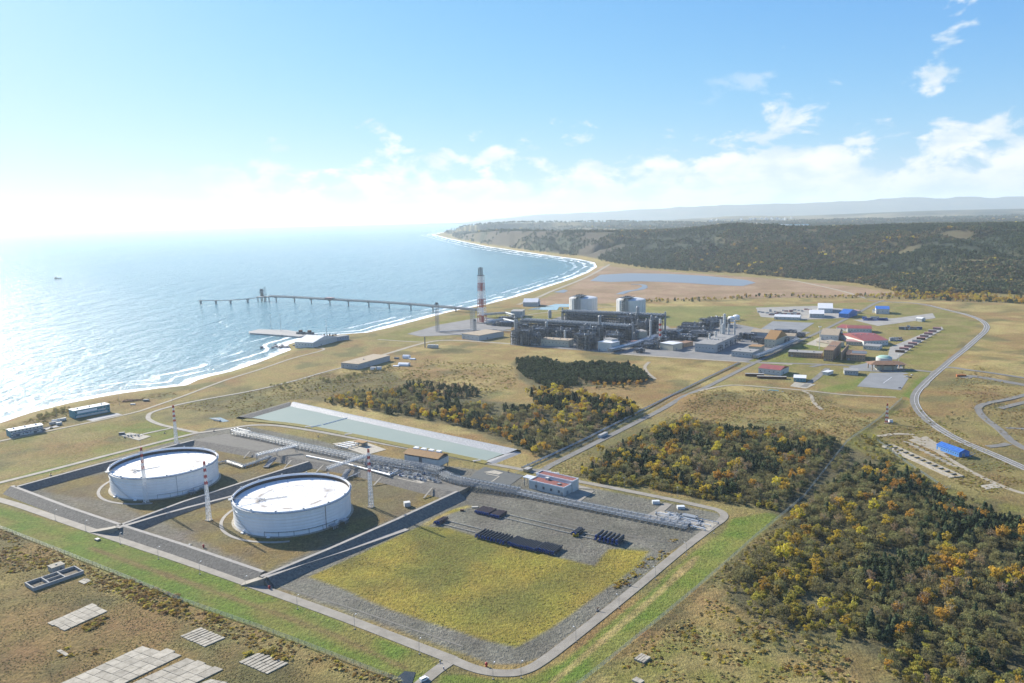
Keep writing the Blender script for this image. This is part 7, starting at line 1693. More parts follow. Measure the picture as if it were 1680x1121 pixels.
# blue shed, greenhouse foundations and red mast by the main road
A_ = P(1537, 735); 
b = block('long_blue_shed', 'long bright blue shed beside the main road on the right', 'shed', (1536, 737), (1573, 750.5), 12, 4.6, mat('blue_wall_bright', (0.06, 0.20, 0.50), (0.05, 0.17, 0.44), .4, .6), M_BLUER, 'gable', 1, 10, rise=.22)
for i in range(14): MB().bar((1 + i * 3.1, -.5, 4.7), (1 + i * 3.1, 6, 7.3), .16, .12).build('seam', M_BLUER, b)
t = thing('foundation_strip', 'long low concrete foundation with open pits beside the blue shed', 'foundation'); p0, p1 = P(1458, 731), P(1573, 783); ex = (p1 - p0); L_ = ex.length; ex.normalize(); t.location = p0; t.rotation_euler.z = math.atan2(ex.y, ex.x)
for y in (-4, 4): MB().b2(0, L_, y - .8, y + .8, -.4, 1.0).build('wall', M_CONC, t)
for i in range(13): x = L_ * i / 12; MB().b2(x - .7, x + .7, -3.2, 3.2, -.4, .9).build('cross_wall', M_CONC, t)
MB().b2(0, L_, -9, -4.81, -.4, .3).build('apron', M_CONC, t)
for i in range(9):
    q = P(1490 + i * 9, 727 + i * 4.6); MB_ = MB().b2(-5.5, 5.5, -.9, .9, -.3, .6).build('foundation_beam', M_CONC); tag(MB_, 'one of the parallel concrete beams between the long foundation and the blue shed', 'beam', 'parallel concrete beams'); MB_.location = q; MB_.rotation_euler.z = R(-62)
pad([(1490, 722), (1520, 716), (1560, 742), (1545, 745)], M_TRACK, .1, 'yard'); pad([(1608, 797), (1632, 793), (1642, 800), (1618, 803)], M_CONC, .15, 'slab')
fence([(1436, 716), (1440, 724), (1480, 755), (1552, 803), (1560, 800)], 'dark wire fence round the long concrete foundation', 6, 2.2)
mast(P(1454.5, 694), 24, 'small red and white lattice mast on the slope beside the main road', 3.0, 1.0, all_bands=True, name='radio_mast')
container(P(1461, 693), R(-5), 4, 3, 3, M_WHITE, 'white cabinet at the foot of the small red and white mast', 'cabinet', 'cabinet')
# the pipe track beside the long road with its small shelter
rack([P(858, 769), P(905, 748), P(960, 722), P(1060, 671), P(1140, 631), P(1213, 596)], 'low pipe track running beside the long straight road', 3.2, (.9,), 2, 9, r=(.3, .45), pr=41, walkway=False)
container(P(989, 716), R(54), 16, 3.5, 3, M_PIPEW, 'pale pipe shelter over the track beside the long road', 'shelter', 'shelter')
fence([(846, 778), (905, 754), (960, 728), (1060, 677), (1150, 633)], 'pale wire fence beside the long straight road', 7, 2.2)
structure(sheet('lagoon', poly([(968, 461), (985, 451), (1030, 448.5), (1100, 449.5), (1160, 453), (1225, 459.5), (1240, 464), (1218, 469.5), (1180, 468), (1120, 464), (1050, 461.5), (1000, 463)], .3), mat('lagoon_water', (0.17, 0.20, 0.23), (0.19, 0.22, 0.24), .004, .5, spec=.2)))
structure(strip('stream', poly([(1050, 474), (1058, 470), (1052, 467), (1035, 466.5)]), 16, bpy.data.materials['lagoon_water'], dz=.2)); structure(strip('stream', poly([(1016, 483), (1030, 478), (1050, 475), (1058, 471)]), 22, bpy.data.materials['lagoon_water'], dz=.24)); structure(sheet('pool', poly([(908, 479.5), (925, 475), (932, 477), (925, 480.5)], .3), bpy.data.materials['lagoon_water']))
# the town and works on the far plateau
rr = random.Random(77)
for i in range(46):
    u = rr.uniform(1165, 1300); d_ = rr.uniform(11500, 13600); p = PD(u, 361, d_); g_ = gh(p.x, p.y); t = thing('town_block', 'pale apartment block in the distant hazy town', 'building', (p.x, p.y, g_), rr.random() * 3, 'distant town blocks'); MB().b2(-rr.uniform(14, 40), 20, -9, 9, -8, rr.uniform(12, 28)).build('body', M_GREYW, t); MB().b2(-10, 10, -9.5, 9.5, 12, 29).build('roof', M_ROOFW, t)
for (u, L_, h_, m_, lab) in ((1276, 90, 26, M_WHITE, 'white works hall left in the distant group'), (1287, 70, 30, M_WHITE, 'white works hall in the middle of the distant group'), (1305, 230, 18, M_TEAL, 'long teal roofed works hall on the far plateau')):
    p = PD(u, 371.5, 7600); g_ = gh(p.x, p.y); t = thing('works_hall', lab, 'hall', (p.x, p.y, g_), R(-10)); MB().b2(-L_ / 2, L_ / 2, -30, 30, -5, h_).build('body', M_WHITE, t); MB().b2(-L_ / 2 - 1, L_ / 2 + 1, -31, 31, h_, h_ + 3).build('roof', mat('pale_teal_roof', (0.25, 0.5, 0.55), (0.22, 0.45, 0.5), .01, .6) if m_ is M_TEAL else M_ROOFW, t)
# ------------------------------------------------------------------ foliage: leaf-sized faces spread through each crown
def leaf_mat(name, c, c2, trans=0.3, hue=0.04):
    m, nt, bs, N, L = new_mat(name)
    oi = N.new('ShaderNodeObjectInfo'); g = N.new('ShaderNodeNewGeometry')
    n = N.new('ShaderNodeTexNoise'); n.inputs['Scale'].default_value = 0.7; n.inputs['Detail'].default_value = 3; L.new(g.outputs['Position'], n.inputs['Vector'])
    rp = N.new('ShaderNodeMapRange'); rp.inputs[1].default_value = .35; rp.inputs[2].default_value = .65; L.new(n.outputs[0], rp.inputs[0])
    mx = N.new('ShaderNodeMix'); mx.data_type = 'RGBA'; mx.inputs[6].default_value = (*c, 1); mx.inputs[7].default_value = (*c2, 1); L.new(rp.outputs[0], mx.inputs[0])
    hs = N.new('ShaderNodeHueSaturation'); L.new(mx.outputs[2], hs.inputs['Color'])
    def lin(o, a, b):
        q = N.new('ShaderNodeMath'); q.operation = 'MULTIPLY_ADD'; q.inputs[1].default_value = a; q.inputs[2].default_value = b; L.new(o, q.inputs[0]); return q.outputs[0]
    L.new(lin(oi.outputs['Random'], hue, .5 - hue / 2), hs.inputs['Hue']); L.new(lin(oi.outputs['Random'], .55, .72), hs.inputs['Value'])
    L.new(hs.outputs[0], bs.inputs['Base Color']); bs.inputs['Roughness'].default_value = .8; bs.inputs['Specular IOR Level'].default_value = .15
    tr = N.new('ShaderNodeBsdfTranslucent'); L.new(hs.outputs[0], tr.inputs['Color'])
    ms = N.new('ShaderNodeMixShader'); ms.inputs[0].default_value = trans; L.new(bs.outputs[0], ms.inputs[1]); L.new(tr.outputs[0], ms.inputs[2])
    L.new(ms.outputs[0], nt.nodes['Material Output'].inputs['Surface'])
    return m
LM = {'spruce': leaf_mat('spruce_needles', (0.042, 0.062, 0.030), (0.066, 0.086, 0.038), .2, .03),
      'alder': leaf_mat('thin_olive_twigs', (0.250, 0.228, 0.096), (0.180, 0.168, 0.075), .45, .04),
      'willow': leaf_mat('willow_leaves', (0.400, 0.320, 0.055), (0.250, 0.230, 0.060), .48, .04),
      'birch': leaf_mat('golden_leaves', (0.520, 0.375, 0.045), (0.390, 0.290, 0.045), .5, .05),
      'maple': leaf_mat('orange_leaves', (0.520, 0.300, 0.050), (0.400, 0.245, 0.048), .48, .03),
      'tan': leaf_mat('thin_tan_leaves', (0.340, 0.245, 0.130), (0.260, 0.195, 0.110), .42, .04),
      'shrub': leaf_mat('yellow_shrub_leaves', (0.480, 0.350, 0.065), (0.360, 0.275, 0.065), .55, .06),
      'rust': leaf_mat('rusty_shrub_leaves', (0.390, 0.255, 0.090), (0.300, 0.205, 0.082), .52, .04),
      'hillside': leaf_mat('hillside_twigs', (0.130, 0.118, 0.056), (0.088, 0.086, 0.046), .3, .04),
      'hilltan': leaf_mat('hillside_tan_leaves', (0.200, 0.150, 0.070), (0.140, 0.110, 0.056), .3, .04),
      'pine': leaf_mat('pine_needles', (0.058, 0.080, 0.034), (0.088, 0.106, 0.044), .25, .03),
      'moor': leaf_mat('moor_grass_blades', (0.250, 0.200, 0.080), (0.190, 0.160, 0.068), .5, .05),
      'straw': leaf_mat('dry_grass_blades', (0.450, 0.355, 0.140), (0.340, 0.270, 0.105), .42, .05),
      'green': leaf_mat('green_grass_blades', (0.300, 0.270, 0.062), (0.240, 0.225, 0.055), .42, .05)}
M_BARK = mat('grey_bark', (0.13, 0.11, 0.09), (0.08, 0.07, 0.055), 2.0, .9); M_BIRCHB = mat('pale_birch_bark', (0.45, 0.42, 0.37), (0.22, 0.20, 0.17), 2.5, .85)
def quads(pts, dirs, size, asp, rng):
    """one small leaf-clump quad at each point, roughly facing its direction"""
    n = len(pts); t = rng.normal(size=(n, 3)); a = np.cross(dirs, t); a /= np.linalg.norm(a, axis=1, keepdims=True) + 1e-9
    b = np.cross(dirs, a); b /= np.linalg.norm(b, axis=1, keepdims=True) + 1e-9
    s = (size * rng.uniform(.6, 1.35, n))[:, None]; a = a * s; b = b * s * asp
    v = np.stack([pts - a - b * .6, pts + a * .8 - b, pts + a + b * .7, pts - a * .7 + b], 1).reshape(-1, 3)
    return v
def mesh_np(name, v, m):
    me = bpy.data.meshes.new(name); n = len(v) // 4
    me.from_pydata(v.tolist(), [], [(4 * i, 4 * i + 1, 4 * i + 2, 4 * i + 3) for i in range(n)]); me.materials.append(m); me.update(); return me
def crown_round(name, m, seed, n=360, size=.42, w=1.0, h=.9, base=.28, clumps=11, asp=.75, loose=.22):
    """crown of unit height: leaf quads in uneven clumps"""
    r = np.random.default_rng(seed); P_, D_ = [], []
    cs = []
    for i in range(clumps):
        a, z = r.uniform(0, 6.28), r.uniform(0, 1); rr = w * .5 * math.sqrt(max(.05, 1 - (z * 1.6 - .75) ** 2)) * r.uniform(.35, .85)
        cs.append((rr * math.cos(a), rr * math.sin(a), base + (1 - base) * (.12 + .74 * z), r.uniform(.13, .25) * w))
    for i in range(n):
        c = cs[i % clumps]; d = r.normal(size=3); d /= np.linalg.norm(d); d[2] = d[2] * .8 + .15
        P_.append(np.array(c[:3]) + d * c[3] * r.uniform(1 - loose * 2, 1.08)); D_.append(d + r.normal(size=3) * .45)
    return np.array(P_), np.array(D_), size
def crown_cone(seed, n=340, w=.42, base=.08):
    r = np.random.default_rng(seed); P_, D_ = [], []
    for i in range(n):
        z = r.uniform(0, 1) ** 1.25; tier = (z * 9) % 1; rad = w * .5 * (1 - z) ** .85 * (1.12 - .4 * tier) + .01; a = r.uniform(0, 6.28); q = math.sqrt(r.uniform(.3, 1))
        P_.append((rad * q * math.cos(a), rad * q * math.sin(a), base + (1 - base) * z)); D_.append((math.cos(a) * .6 + r.normal() * .3, math.sin(a) * .6 + r.normal() * .3, .9))
    return np.array(P_), np.array(D_), .42
def trunk_mesh(name, m, top, r0=.028, limbs=5, seed=0, bend=.02):
    rr = random.Random(seed); b = MB(); p = Vector((0, 0, -.03)); k = 4; pts = [p]
    for i in range(k): pts.append(Vector((rr.uniform(-bend, bend), rr.uniform(-bend, bend), top * (i + 1) / k)))
    for i in range(k): b.tube(pts[i], pts[i + 1], r0 * (1 - i / (k + .6)), 6, r0 * (1 - (i + 1) / (k + .6)), caps=False)
    for i in range(limbs):
        f = rr.uniform(.3, .85); q = pts[0].lerp(pts[-1], f); a = rr.uniform(0, 6.28); L = rr.uniform(.15, .32); b.tube(q, q + Vector((math.cos(a) * L, math.sin(a) * L, L * rr.uniform(.6, 1.2))), r0 * .4, 4, r0 * .12, caps=False)
    return b.data(name, m)
# kind: (word for names and labels, crown builder, trunk builder, metres high lo-hi, leaf size in metres at that height)
KINDS_ = {}
def kind(key, word, label, fn, tr, lo, hi, leaf, asp=.75, var=3):
    meshes = []
    for s in range(var):
        P_, D_, _ = fn(s + 1); r = np.random.default_rng(s + 50); h = (lo + hi) / 2
        meshes.append(mesh_np('crown', quads(P_, D_ / np.linalg.norm(D_, axis=1, keepdims=True), np.full(len(P_), leaf / h), asp, r), LM[key]))
    KINDS_[key] = dict(word=word, label=label, crowns=meshes, trunk=tr, lo=lo, hi=hi)
kind('spruce', 'spruce_tree', 'dark green spruce', lambda s: crown_cone(s, 420, .64), trunk_mesh('trunk', M_BARK, .9, .02, 0, 1), 6.5, 12, .52, .7)
kind('alder', 'alder_tree', 'nearly bare olive grey alder', lambda s: crown_round('c', None, s, 420, w=1.05, base=.16, clumps=16, loose=.3), trunk_mesh('trunk', M_BARK, .75, .024, 7, 2, .05), 5, 8.5, .36, .42)
kind('willow', 'willow_bush', 'yellow green willow bush', lambda s: crown_round('c', None, s + 10, 340, w=1.15, base=.06, clumps=14), trunk_mesh('trunk', M_BARK, .6, .02, 7, 3, .06), 3.2, 6, .36, .6)
kind('birch', 'birch_tree', 'golden birch', lambda s: crown_round('c', None, s + 20, 400, w=.72, base=.30, clumps=14), trunk_mesh('trunk', M_BIRCHB, .85, .022, 6, 4, .03), 8, 13, .42)
kind('maple', 'maple_tree', 'orange leaved tree', lambda s: crown_round('c', None, s + 30, 400, w=.82, base=.30, clumps=14), trunk_mesh('trunk', M_BIRCHB, .8, .024, 6, 5, .03), 8, 12.5, .42)
kind('pine', 'pine_tree', 'dark rounded pine', lambda s: crown_round('c', None, s + 60, 460, w=.78, base=.10, clumps=14, loose=.2), trunk_mesh('trunk', M_BARK, .8, .022, 3, 8, .03), 6, 10.5, .42)
kind('tan', 'thin_tree', 'thin tan birch', lambda s: crown_round('c', None, s + 40, 300, w=.72, base=.34, clumps=15, loose=.3), trunk_mesh('trunk', M_BIRCHB, .9, .02, 9, 6, .03), 8, 12, .34, .5)

# ------------------------------------------------------------------ where they grow
W_A = [(946, 783), (1000, 737), (1060, 706), (1120, 688), (1200, 703), (1330, 712), (1390, 728), (1395, 762), (1335, 800), (1292, 838), (1240, 828), (1190, 818), (1060, 790), (960, 785)]
W_B = [(1300, 842), (1345, 800), (1400, 765), (1470, 788), (1560, 828), (1640, 850), (1760, 880), (1900, 960), (1960, 1300), (1560, 1300), (1440, 1090), (1395, 1062), (1330, 1040), (1262, 1030), (1195, 985), (1180, 958), (1210, 915)]
W_C = [(530, 660), (560, 648), (640, 640), (700, 636), (740, 660), (800, 664), (870, 672), (1040, 668), (1046, 690), (1000, 718), (930, 752), (886, 756), (860, 738), (780, 705), (700, 686), (620, 672), (560, 668)]
W_C2 = [(652, 640), (690, 628), (730, 632), (785, 640), (790, 652), (740, 656), (690, 650)]
W_C3 = [(866, 646), (905, 642), (960, 650), (1040, 668), (1046, 690), (985, 690), (920, 676), (872, 664)]
W_D = [(846, 594), (870, 590), (905, 594), (935, 602), (945, 618), (950, 634), (900, 640), (880, 628), (856, 616)]
W_D2 = [(932, 602), (980, 600), (1030, 602), (1056, 612), (1062, 626), (1010, 632), (960, 628), (938, 614)]
HEDGE = [(955, 790), (1060, 800), (1190, 824), (1285, 840), (1275, 832), (1190, 812), (1060, 788), (970, 778)]
BAND = [(1060, 498), (1150, 495), (1240, 490), (1290, 489), (1400, 490), (1480, 492), (1560, 496), (1700, 506), (1800, 530), (1800, 505), (1680, 489), (1560, 480), (1480, 481), (1400, 487), (1290, 485), (1240, 486), (1150, 490), (1060, 494)]
BAND2 = [(1480, 491), (1530, 493), (1600, 497), (1700, 506), (1720, 500), (1600, 489), (1500, 484)]
def scatter(pix, spacing, seed, jitter=.85):
    pts = [tuple(P(u, v)[:2]) for u, v in pix]; r = np.random.default_rng(seed)
    xs, ys = [p[0] for p in pts], [p[1] for p in pts]
    X, Y = np.meshgrid(np.arange(min(xs), max(xs), spacing), np.arange(min(ys), max(ys), spacing)); X, Y = X.ravel(), Y.ravel()
    X = X + r.uniform(-.5, .5, len(X)) * spacing * jitter * 1.6; Y = Y + r.uniform(-.5, .5, len(Y)) * spacing * jitter * 1.6
    d = sdist(X, Y, pts) + (fbm(X, Y, 22, 3, seed) - .5) * 10
    k = d > 0; return X[k], Y[k]
TREES = []           # x, y, kind, height, turn, zone
def grow(pix, spacing, seed, pick, zone, hmul=1.0):
    X, Y = scatter(pix, spacing, seed); r = random.Random(seed)
    n1, n2 = fbm(X, Y, 38, 3, seed + 5), fbm(X, Y, 26, 3, seed + 9); n3 = .72 + .56 * fbm(X, Y, 17, 3, seed + 13); gap = fbm(X, Y, 20, 3, seed + 17)
    edge_ = np.clip(.42 + sdist(X, Y, [tuple(P(u, v)[:2]) for u, v in pix]) / 22, .42, 1) if len(pix) > 8 and zone in ('wood at the right', 'wood behind the compound', 'wood beyond the pond') and hmul == 1.0 else np.ones(len(X))
    for x, y, a, b, c_, g_, e_ in zip(X, Y, n1, n2, n3, gap, edge_):
        if g_ < .30 and zone.startswith('wood'): continue
        k = pick(x, y, a, b, r)
        if not k: continue
        if k == 'spruce' and r.random() < .5: k = 'pine'
        K = KINDS_[k]; TREES.append((x, y, k, r.uniform(K['lo'], K['hi']) * hmul * c_ * e_, r.uniform(0, 6.28), zone))
def pick_mixed(ps, pg, po, pt):
    def f(x, y, a, b, r):
        q = r.random()
        if a > .635 and q < .8: return 'spruce'
        if q < ps: return 'spruce'
        if b > .62 and q < .48: return 'birch' if r.random() < .6 else ('maple' if r.random() < .35 else 'tan')
        if q < ps + pg: return 'birch'
        if q < ps + pg + po: return 'maple'
        if q < ps + pg + po + pt: return 'tan'
        return 'alder'
    return f
HEART = tuple(P(1270, 985)[:2])
def pick_b(x, y, a, b, r):
    u, v = px((x, y, 0)); q = r.random()
    near_fence = (u < 1420 and v > 870)
    if near_fence:
        if a > .62: return 'spruce' if q < .3 else 'alder'
        if b > .47: return 'willow' if q < .66 else ('birch' if q < .73 else 'alder')
        return 'alder' if q < .68 else 'willow'
    if v < 900 and u > 1500 and a > .5 and q < .45: return 'spruce'
    if v > 1040 and q < .45: return 'willow'
    return pick_mixed(.04, .028, .014, .05)(x, y, a, b, r)
grow(W_A, 5.6, 1, pick_mixed(.08, .030, .018, .05), 'wood behind the compound')
grow([(950, 783), (975, 742), (1040, 752), (1150, 795), (1230, 822), (1190, 822), (1060, 791)], 7.0, 21, lambda x, y, a, b, r: 'spruce' if r.random() < .42 else ('birch' if r.random() < .5 else None), 'wood behind the compound', .95)
grow(W_B, 5.3, 2, pick_b, 'wood at the right')
grow([(1480, 775), (1560, 822), (1700, 870), (1700, 905), (1600, 880), (1500, 835), (1400, 790), (1410, 760)], 6.0, 22, lambda x, y, a, b, r: 'spruce' if r.random() < .5 else ('maple' if r.random() < .25 else None), 'wood at the right')
grow(HEDGE, 3.4, 3, lambda x, y, a, b, r: 'willow' if r.random() < .8 else 'alder', 'hedge behind the compound', .75)
grow(W_C, 7.0, 4, pick_mixed(.07, .030, .02, .06), 'wood beyond the pond'); grow(W_C2, 6, 5, lambda x, y, a, b, r: 'spruce' if r.random() < .75 else 'tan', 'wood beyond the pond', .8); grow(W_C3, 6, 6, lambda x, y, a, b, r: 'spruce' if b < .5 else r.choice(('birch', 'birch', 'spruce', 'tan')), 'wood beyond the pond', .95)
grow([(540, 662), (700, 690), (800, 712), (880, 748), (900, 740), (820, 700), (700, 676), (560, 656)], 8, 7, lambda x, y, a, b, r: r.choice(('spruce', 'maple', 'birch', 'alder', 'spruce')), 'wood beyond the pond', .85)
grow(W_D, 5.0, 8, lambda x, y, a, b, r: 'pine', 'pine plantation', .85); grow(W_D2, 5.0, 9, lambda x, y, a, b, r: 'pine' if r.random() < .9 else 'spruce', 'pine plantation', .95)
grow([(950, 628), (1000, 632), (1060, 628), (1060, 634), (1000, 639), (955, 636)], 9, 10, lambda x, y, a, b, r: r.choice(('maple', 'tan', 'pine')), 'pine plantation', .6)
grow(BAND, 13, 11, lambda x, y, a, b, r: r.choice(('birch', 'alder', 'willow', 'spruce', 'birch')) if a > .40 else None, 'belt beyond the site', .9); grow(BAND2, 13, 12, lambda x, y, a, b, r: r.choice(('spruce', 'spruce', 'birch', 'maple')), 'belt beyond the site', 1.1)
grow([(385, 655), (440, 640), (520, 622), (640, 612), (660, 640), (560, 655), (480, 658)], 15, 13, lambda x, y, a, b, r: ('alder' if r.random() < .6 else 'willow') if a > .5 else None, 'scrub beyond the pond', .55)
grow([(1180, 985), (1262, 1032), (1330, 1044), (1440, 1095), (1480, 1130), (1380, 1130), (1290, 1080), (1200, 1030)], 8, 14, lambda x, y, a, b, r: r.choice(('willow', 'alder', None)) if a > .47 else None, 'wood at the right', .6)
grow([(60, 683), (110, 670), (112, 677), (60, 695)], 6, 15, lambda x, y, a, b, r: 'alder', 'shore scrub', .6); grow([(440, 634), (560, 620), (640, 600), (650, 604), (560, 628), (470, 640)], 9, 16, lambda x, y, a, b, r: 'alder' if a > .42 else None, 'scrub beyond the pond', .7)
grow([(1500, 668), (1530, 700), (1560, 700), (1590, 688), (1560, 680), (1535, 690)], 9, 17, lambda x, y, a, b, r: 'alder' if r.random() < .5 else None, 'roadside scrub', .5); grow([(1392, 722), (1440, 712), (1500, 770), (1560, 812), (1640, 838), (1560, 825), (1470, 785)], 6.5, 18, lambda x, y, a, b, r: r.choice(('willow', 'alder', 'willow', None)), 'wood at the right', .65)
road_pts = [P(u, v) for u, v in [(862, 771), (960, 735.5), (1060, 685), (1150, 640), (1225, 602)]]
TA = np.array([(t[0], t[1]) for t in TREES]); clear = seg_dist(TA[:, 0], TA[:, 1], [tuple(p[:2]) for p in road_pts], False) > 16
ditch = seg_dist(TA[:, 0], TA[:, 1], [tuple(P(u, v)[:2]) for u, v in [(1288, 842), (1320, 815), (1390, 725), (1440, 690), (1480, 655)]], False) > 4.5
TREES = [t for t, c, d in zip(TREES, clear, ditch) if c and d]
seen = []
for i, t in enumerate(TREES):
    g = gh(t[0], t[1]); (u, v), (u2, v2) = px((t[0], t[1], g)), px((t[0], t[1], g + t[3]))
    if -10 < u < 1690 and v2 < 1121: seen.append((-(v - v2) * (1.25 if t[2] in ('birch', 'maple', 'tan') else .9 if t[2] == 'alder' else 1), i))
seen.sort(); single = [i for _, i in seen[:290]]; one = set(single)
MARKS = [('the right end of the grass belt', P(1285, 845)), ('the small concrete deck by the fence', P(1047, 1083)), ('the receiver skid', P(1125, 855)), ('the long blue shed', P(1560, 742)), ('the road junction by the substation', P(890, 772)), ('the bend of the right hand road', P(1190, 848)), ('the small red and white mast', P(1454, 694)), ('the right end of the long concrete foundation', P(1575, 785)), ('the right tip of the pond', P(845, 739)), ('the pale pipe shelter', P(989, 716))]
PLUR = {'spruce': 'dark spruces', 'pine': 'rounded pines', 'alder': 'bare alders', 'willow': 'willow bushes', 'birch': 'golden birches', 'maple': 'orange trees', 'tan': 'thin tan birches'}
used_labels = {}
for i in single:
    x, y, k, h, rot, zone = TREES[i]; K = KINDS_[k]
    size = 'tall' if h > K['lo'] * .62 + K['hi'] * .38 else 'short'
    same = [j for j in single if TREES[j][2] == k]
    lab = None
    for mn, mp_ in MARKS:
        rank = sorted(same, key=lambda j: (TREES[j][0] - mp_.x) ** 2 + (TREES[j][1] - mp_.y) ** 2).index(i)
        if rank < 12: 
            lab = K['label'] + ' ' + ('nearest', 'second nearest', 'third nearest', 'fourth nearest', 'fifth nearest', 'sixth nearest', 'seventh nearest', 'eighth nearest', 'ninth nearest', 'tenth nearest', 'eleventh nearest', 'twelfth nearest')[rank] + ' to ' + mn
            if lab not in used_labels: break
    lab = lab or '%s %s standing among others in the %s' % (size, K['label'], zone)
    used_labels[lab] = 1
    t = thing(K['word'], lab, 'bush' if k == 'willow' else 'tree', (x, y, gh(x, y) - .2), rot, PLUR[k] + ' of the ' + zone)
    t.scale = (h, h, h)
    link('crown', K['crowns'][i % 3], t); link('trunk', K['trunk'], t)

# ------------------------------------------------------------------ the woods beyond: one mass, planted with instanced crowns
def planted(name, pts, protos, mixed=True):
    """pts: rows of x, y, z, turn, size, prototype index"""
    pc = bpy.data.collections.new(name + '_crowns')
    for i, (me_list) in enumerate(protos):
        v = np.concatenate([np.array([q.co[:] for q in me_.vertices]) for me_ in me_list]); f, mi, off = [], [], 0
        for j, me_ in enumerate(me_list):
            f += [tuple(q + off for q in p.vertices) for p in me_.polygons]; mi += [j] * len(me_.polygons); off += len(me_.vertices)
        nm = bpy.data.meshes.new('crown_%03d' % i); nm.from_pydata(v.tolist(), [], f)
        for me_ in me_list: nm.materials.append(me_.materials[0])
        nm.polygons.foreach_set('material_index', mi); nm.update(); pc.objects.link(bpy.data.objects.new('crown_%03d' % i, nm))
    a = np.array(pts, np.float32); me = bpy.data.meshes.new(name); me.vertices.add(len(a)); me.vertices.foreach_set('co', a[:, :3].ravel())
    for nm, col_, tp in (('turn', 3, 'FLOAT'), ('size', 4, 'FLOAT')): me.attributes.new(nm, tp, 'POINT').data.foreach_set('value', a[:, col_].copy())
    me.attributes.new('pick', 'INT', 'POINT').data.foreach_set('value', a[:, 5].astype(np.int32))
    o = bpy.data.objects.new(name, me); COL.objects.link(o); stuff(o)
    ng = bpy.data.node_groups.new(name + '_planting', 'GeometryNodeTree'); ng.interface.new_socket('Geometry', in_out='INPUT', socket_type='NodeSocketGeometry'); ng.interface.new_socket('Geometry', in_out='OUTPUT', socket_type='NodeSocketGeometry')
    N, L = ng.nodes, ng.links; gi, go = N.new('NodeGroupInput'), N.new('NodeGroupOutput'); ci = N.new('GeometryNodeCollectionInfo'); ci.inputs[0].default_value = pc; ci.inputs[1].default_value = True; ci.inputs[2].default_value = True
    ip = N.new('GeometryNodeInstanceOnPoints'); ip.inputs['Pick Instance'].default_value = True; L.new(gi.outputs[0], ip.inputs['Points']); L.new(ci.outputs[0], ip.inputs['Instance'])
    def attr(nm, tp): q = N.new('GeometryNodeInputNamedAttribute'); q.data_type = tp; q.inputs[0].default_value = nm; return q.outputs[0]
    cr = N.new('ShaderNodeCombineXYZ'); L.new(attr('turn', 'FLOAT'), cr.inputs[2]); L.new(attr('pick', 'INT'), ip.inputs['Instance Index']); L.new(attr('size', 'FLOAT'), ip.inputs['Scale'])
    er = N.new('FunctionNodeEulerToRotation'); L.new(cr.outputs[0], er.inputs[0]); L.new(er.outputs[0], ip.inputs['Rotation']); L.new(ip.outputs[0], go.inputs[0])
    o.modifiers.new('planting', 'NODES').node_group = ng
    return o
keys = list(KINDS_); protos = []
for k in keys:
    for c in KINDS_[k]['crowns']: protos.append([c, KINDS_[k]['trunk']])
rest = [t for i, t in enumerate(TREES) if i not in one]
zs_ = ground_h([t[0] for t in rest], [t[1] for t in rest])
planted('woodland', [(t[0], t[1], z - .2, t[4], t[3], keys.index(t[2]) * 3 + i % 3) for i, (t, z) in enumerate(zip(rest, zs_))], protos)
print('trees', len(TREES), 'single', len(single))
# hills: tens of thousands of small crowns
def small(key, cone, seed, n=34):
    r = np.random.default_rng(seed)
    if cone: P_, D_, _ = crown_cone(seed, n, .8)
    else: P_, D_, _ = crown_round('c', None, seed, n, w=1.1, base=.1, clumps=7)
    return mesh_np('crown', quads(P_, D_ / np.linalg.norm(D_, axis=1, keepdims=True), np.full(n, .17 if not cone else .14), .9, r), LM[key])
hp = [[small('spruce', True, 1)], [small('hillside', False, 2)], [small('hilltan', False, 3)], [small('birch', False, 4)], [small('pine', False, 5)]]
r = np.random.default_rng(44); n = 150000
yy = 1750 + (r.uniform(0, 1, n) ** 1.4) * 9600; aa = r.uniform(-.09, .72, n); xx = aa * yy
hz = ground_h(xx, yy)
k = hz > 2.0
for u_, v_, L__ in ((1590, 503, 260),): c = P(u_, v_); k &= ((xx - c.x) ** 2 + (yy - c.y) ** 2 > L__ ** 2)
dens = fbm(xx, yy, 300, 4, 91); bare = fbm(xx, yy, 160, 4, 66)
k &= ~((aa < .12) & (bare > .56)) & (dens > .28) & (r.uniform(0, 1, n) < np.clip(1.25 - yy / 9000, .3, 1))
xx, yy, hz, dens = xx[k], yy[k], hz[k], dens[k]
tn = 1 - fbm(xx, yy, 300, 5, 77) - .04; t2 = fbm(xx, yy, 90, 3, 95); q = r.uniform(0, 1, len(xx))
kd = np.where(tn > .46, np.where(q < .9, 0, 4), np.where(t2 > .60, np.where(q < .3, 2, np.where(q < .36, 3, 1)), np.where(q < .45, 4, np.where(q < .93, 1, 2))))
sz = r.uniform(8, 14, len(xx)) * (1 + (yy - 2000) / 9000)
planted('hill_forest', np.stack([xx, yy, hz - .6, r.uniform(0, 6.28, len(xx)), sz, kd], 1), hp)
print('hill trees', len(xx))
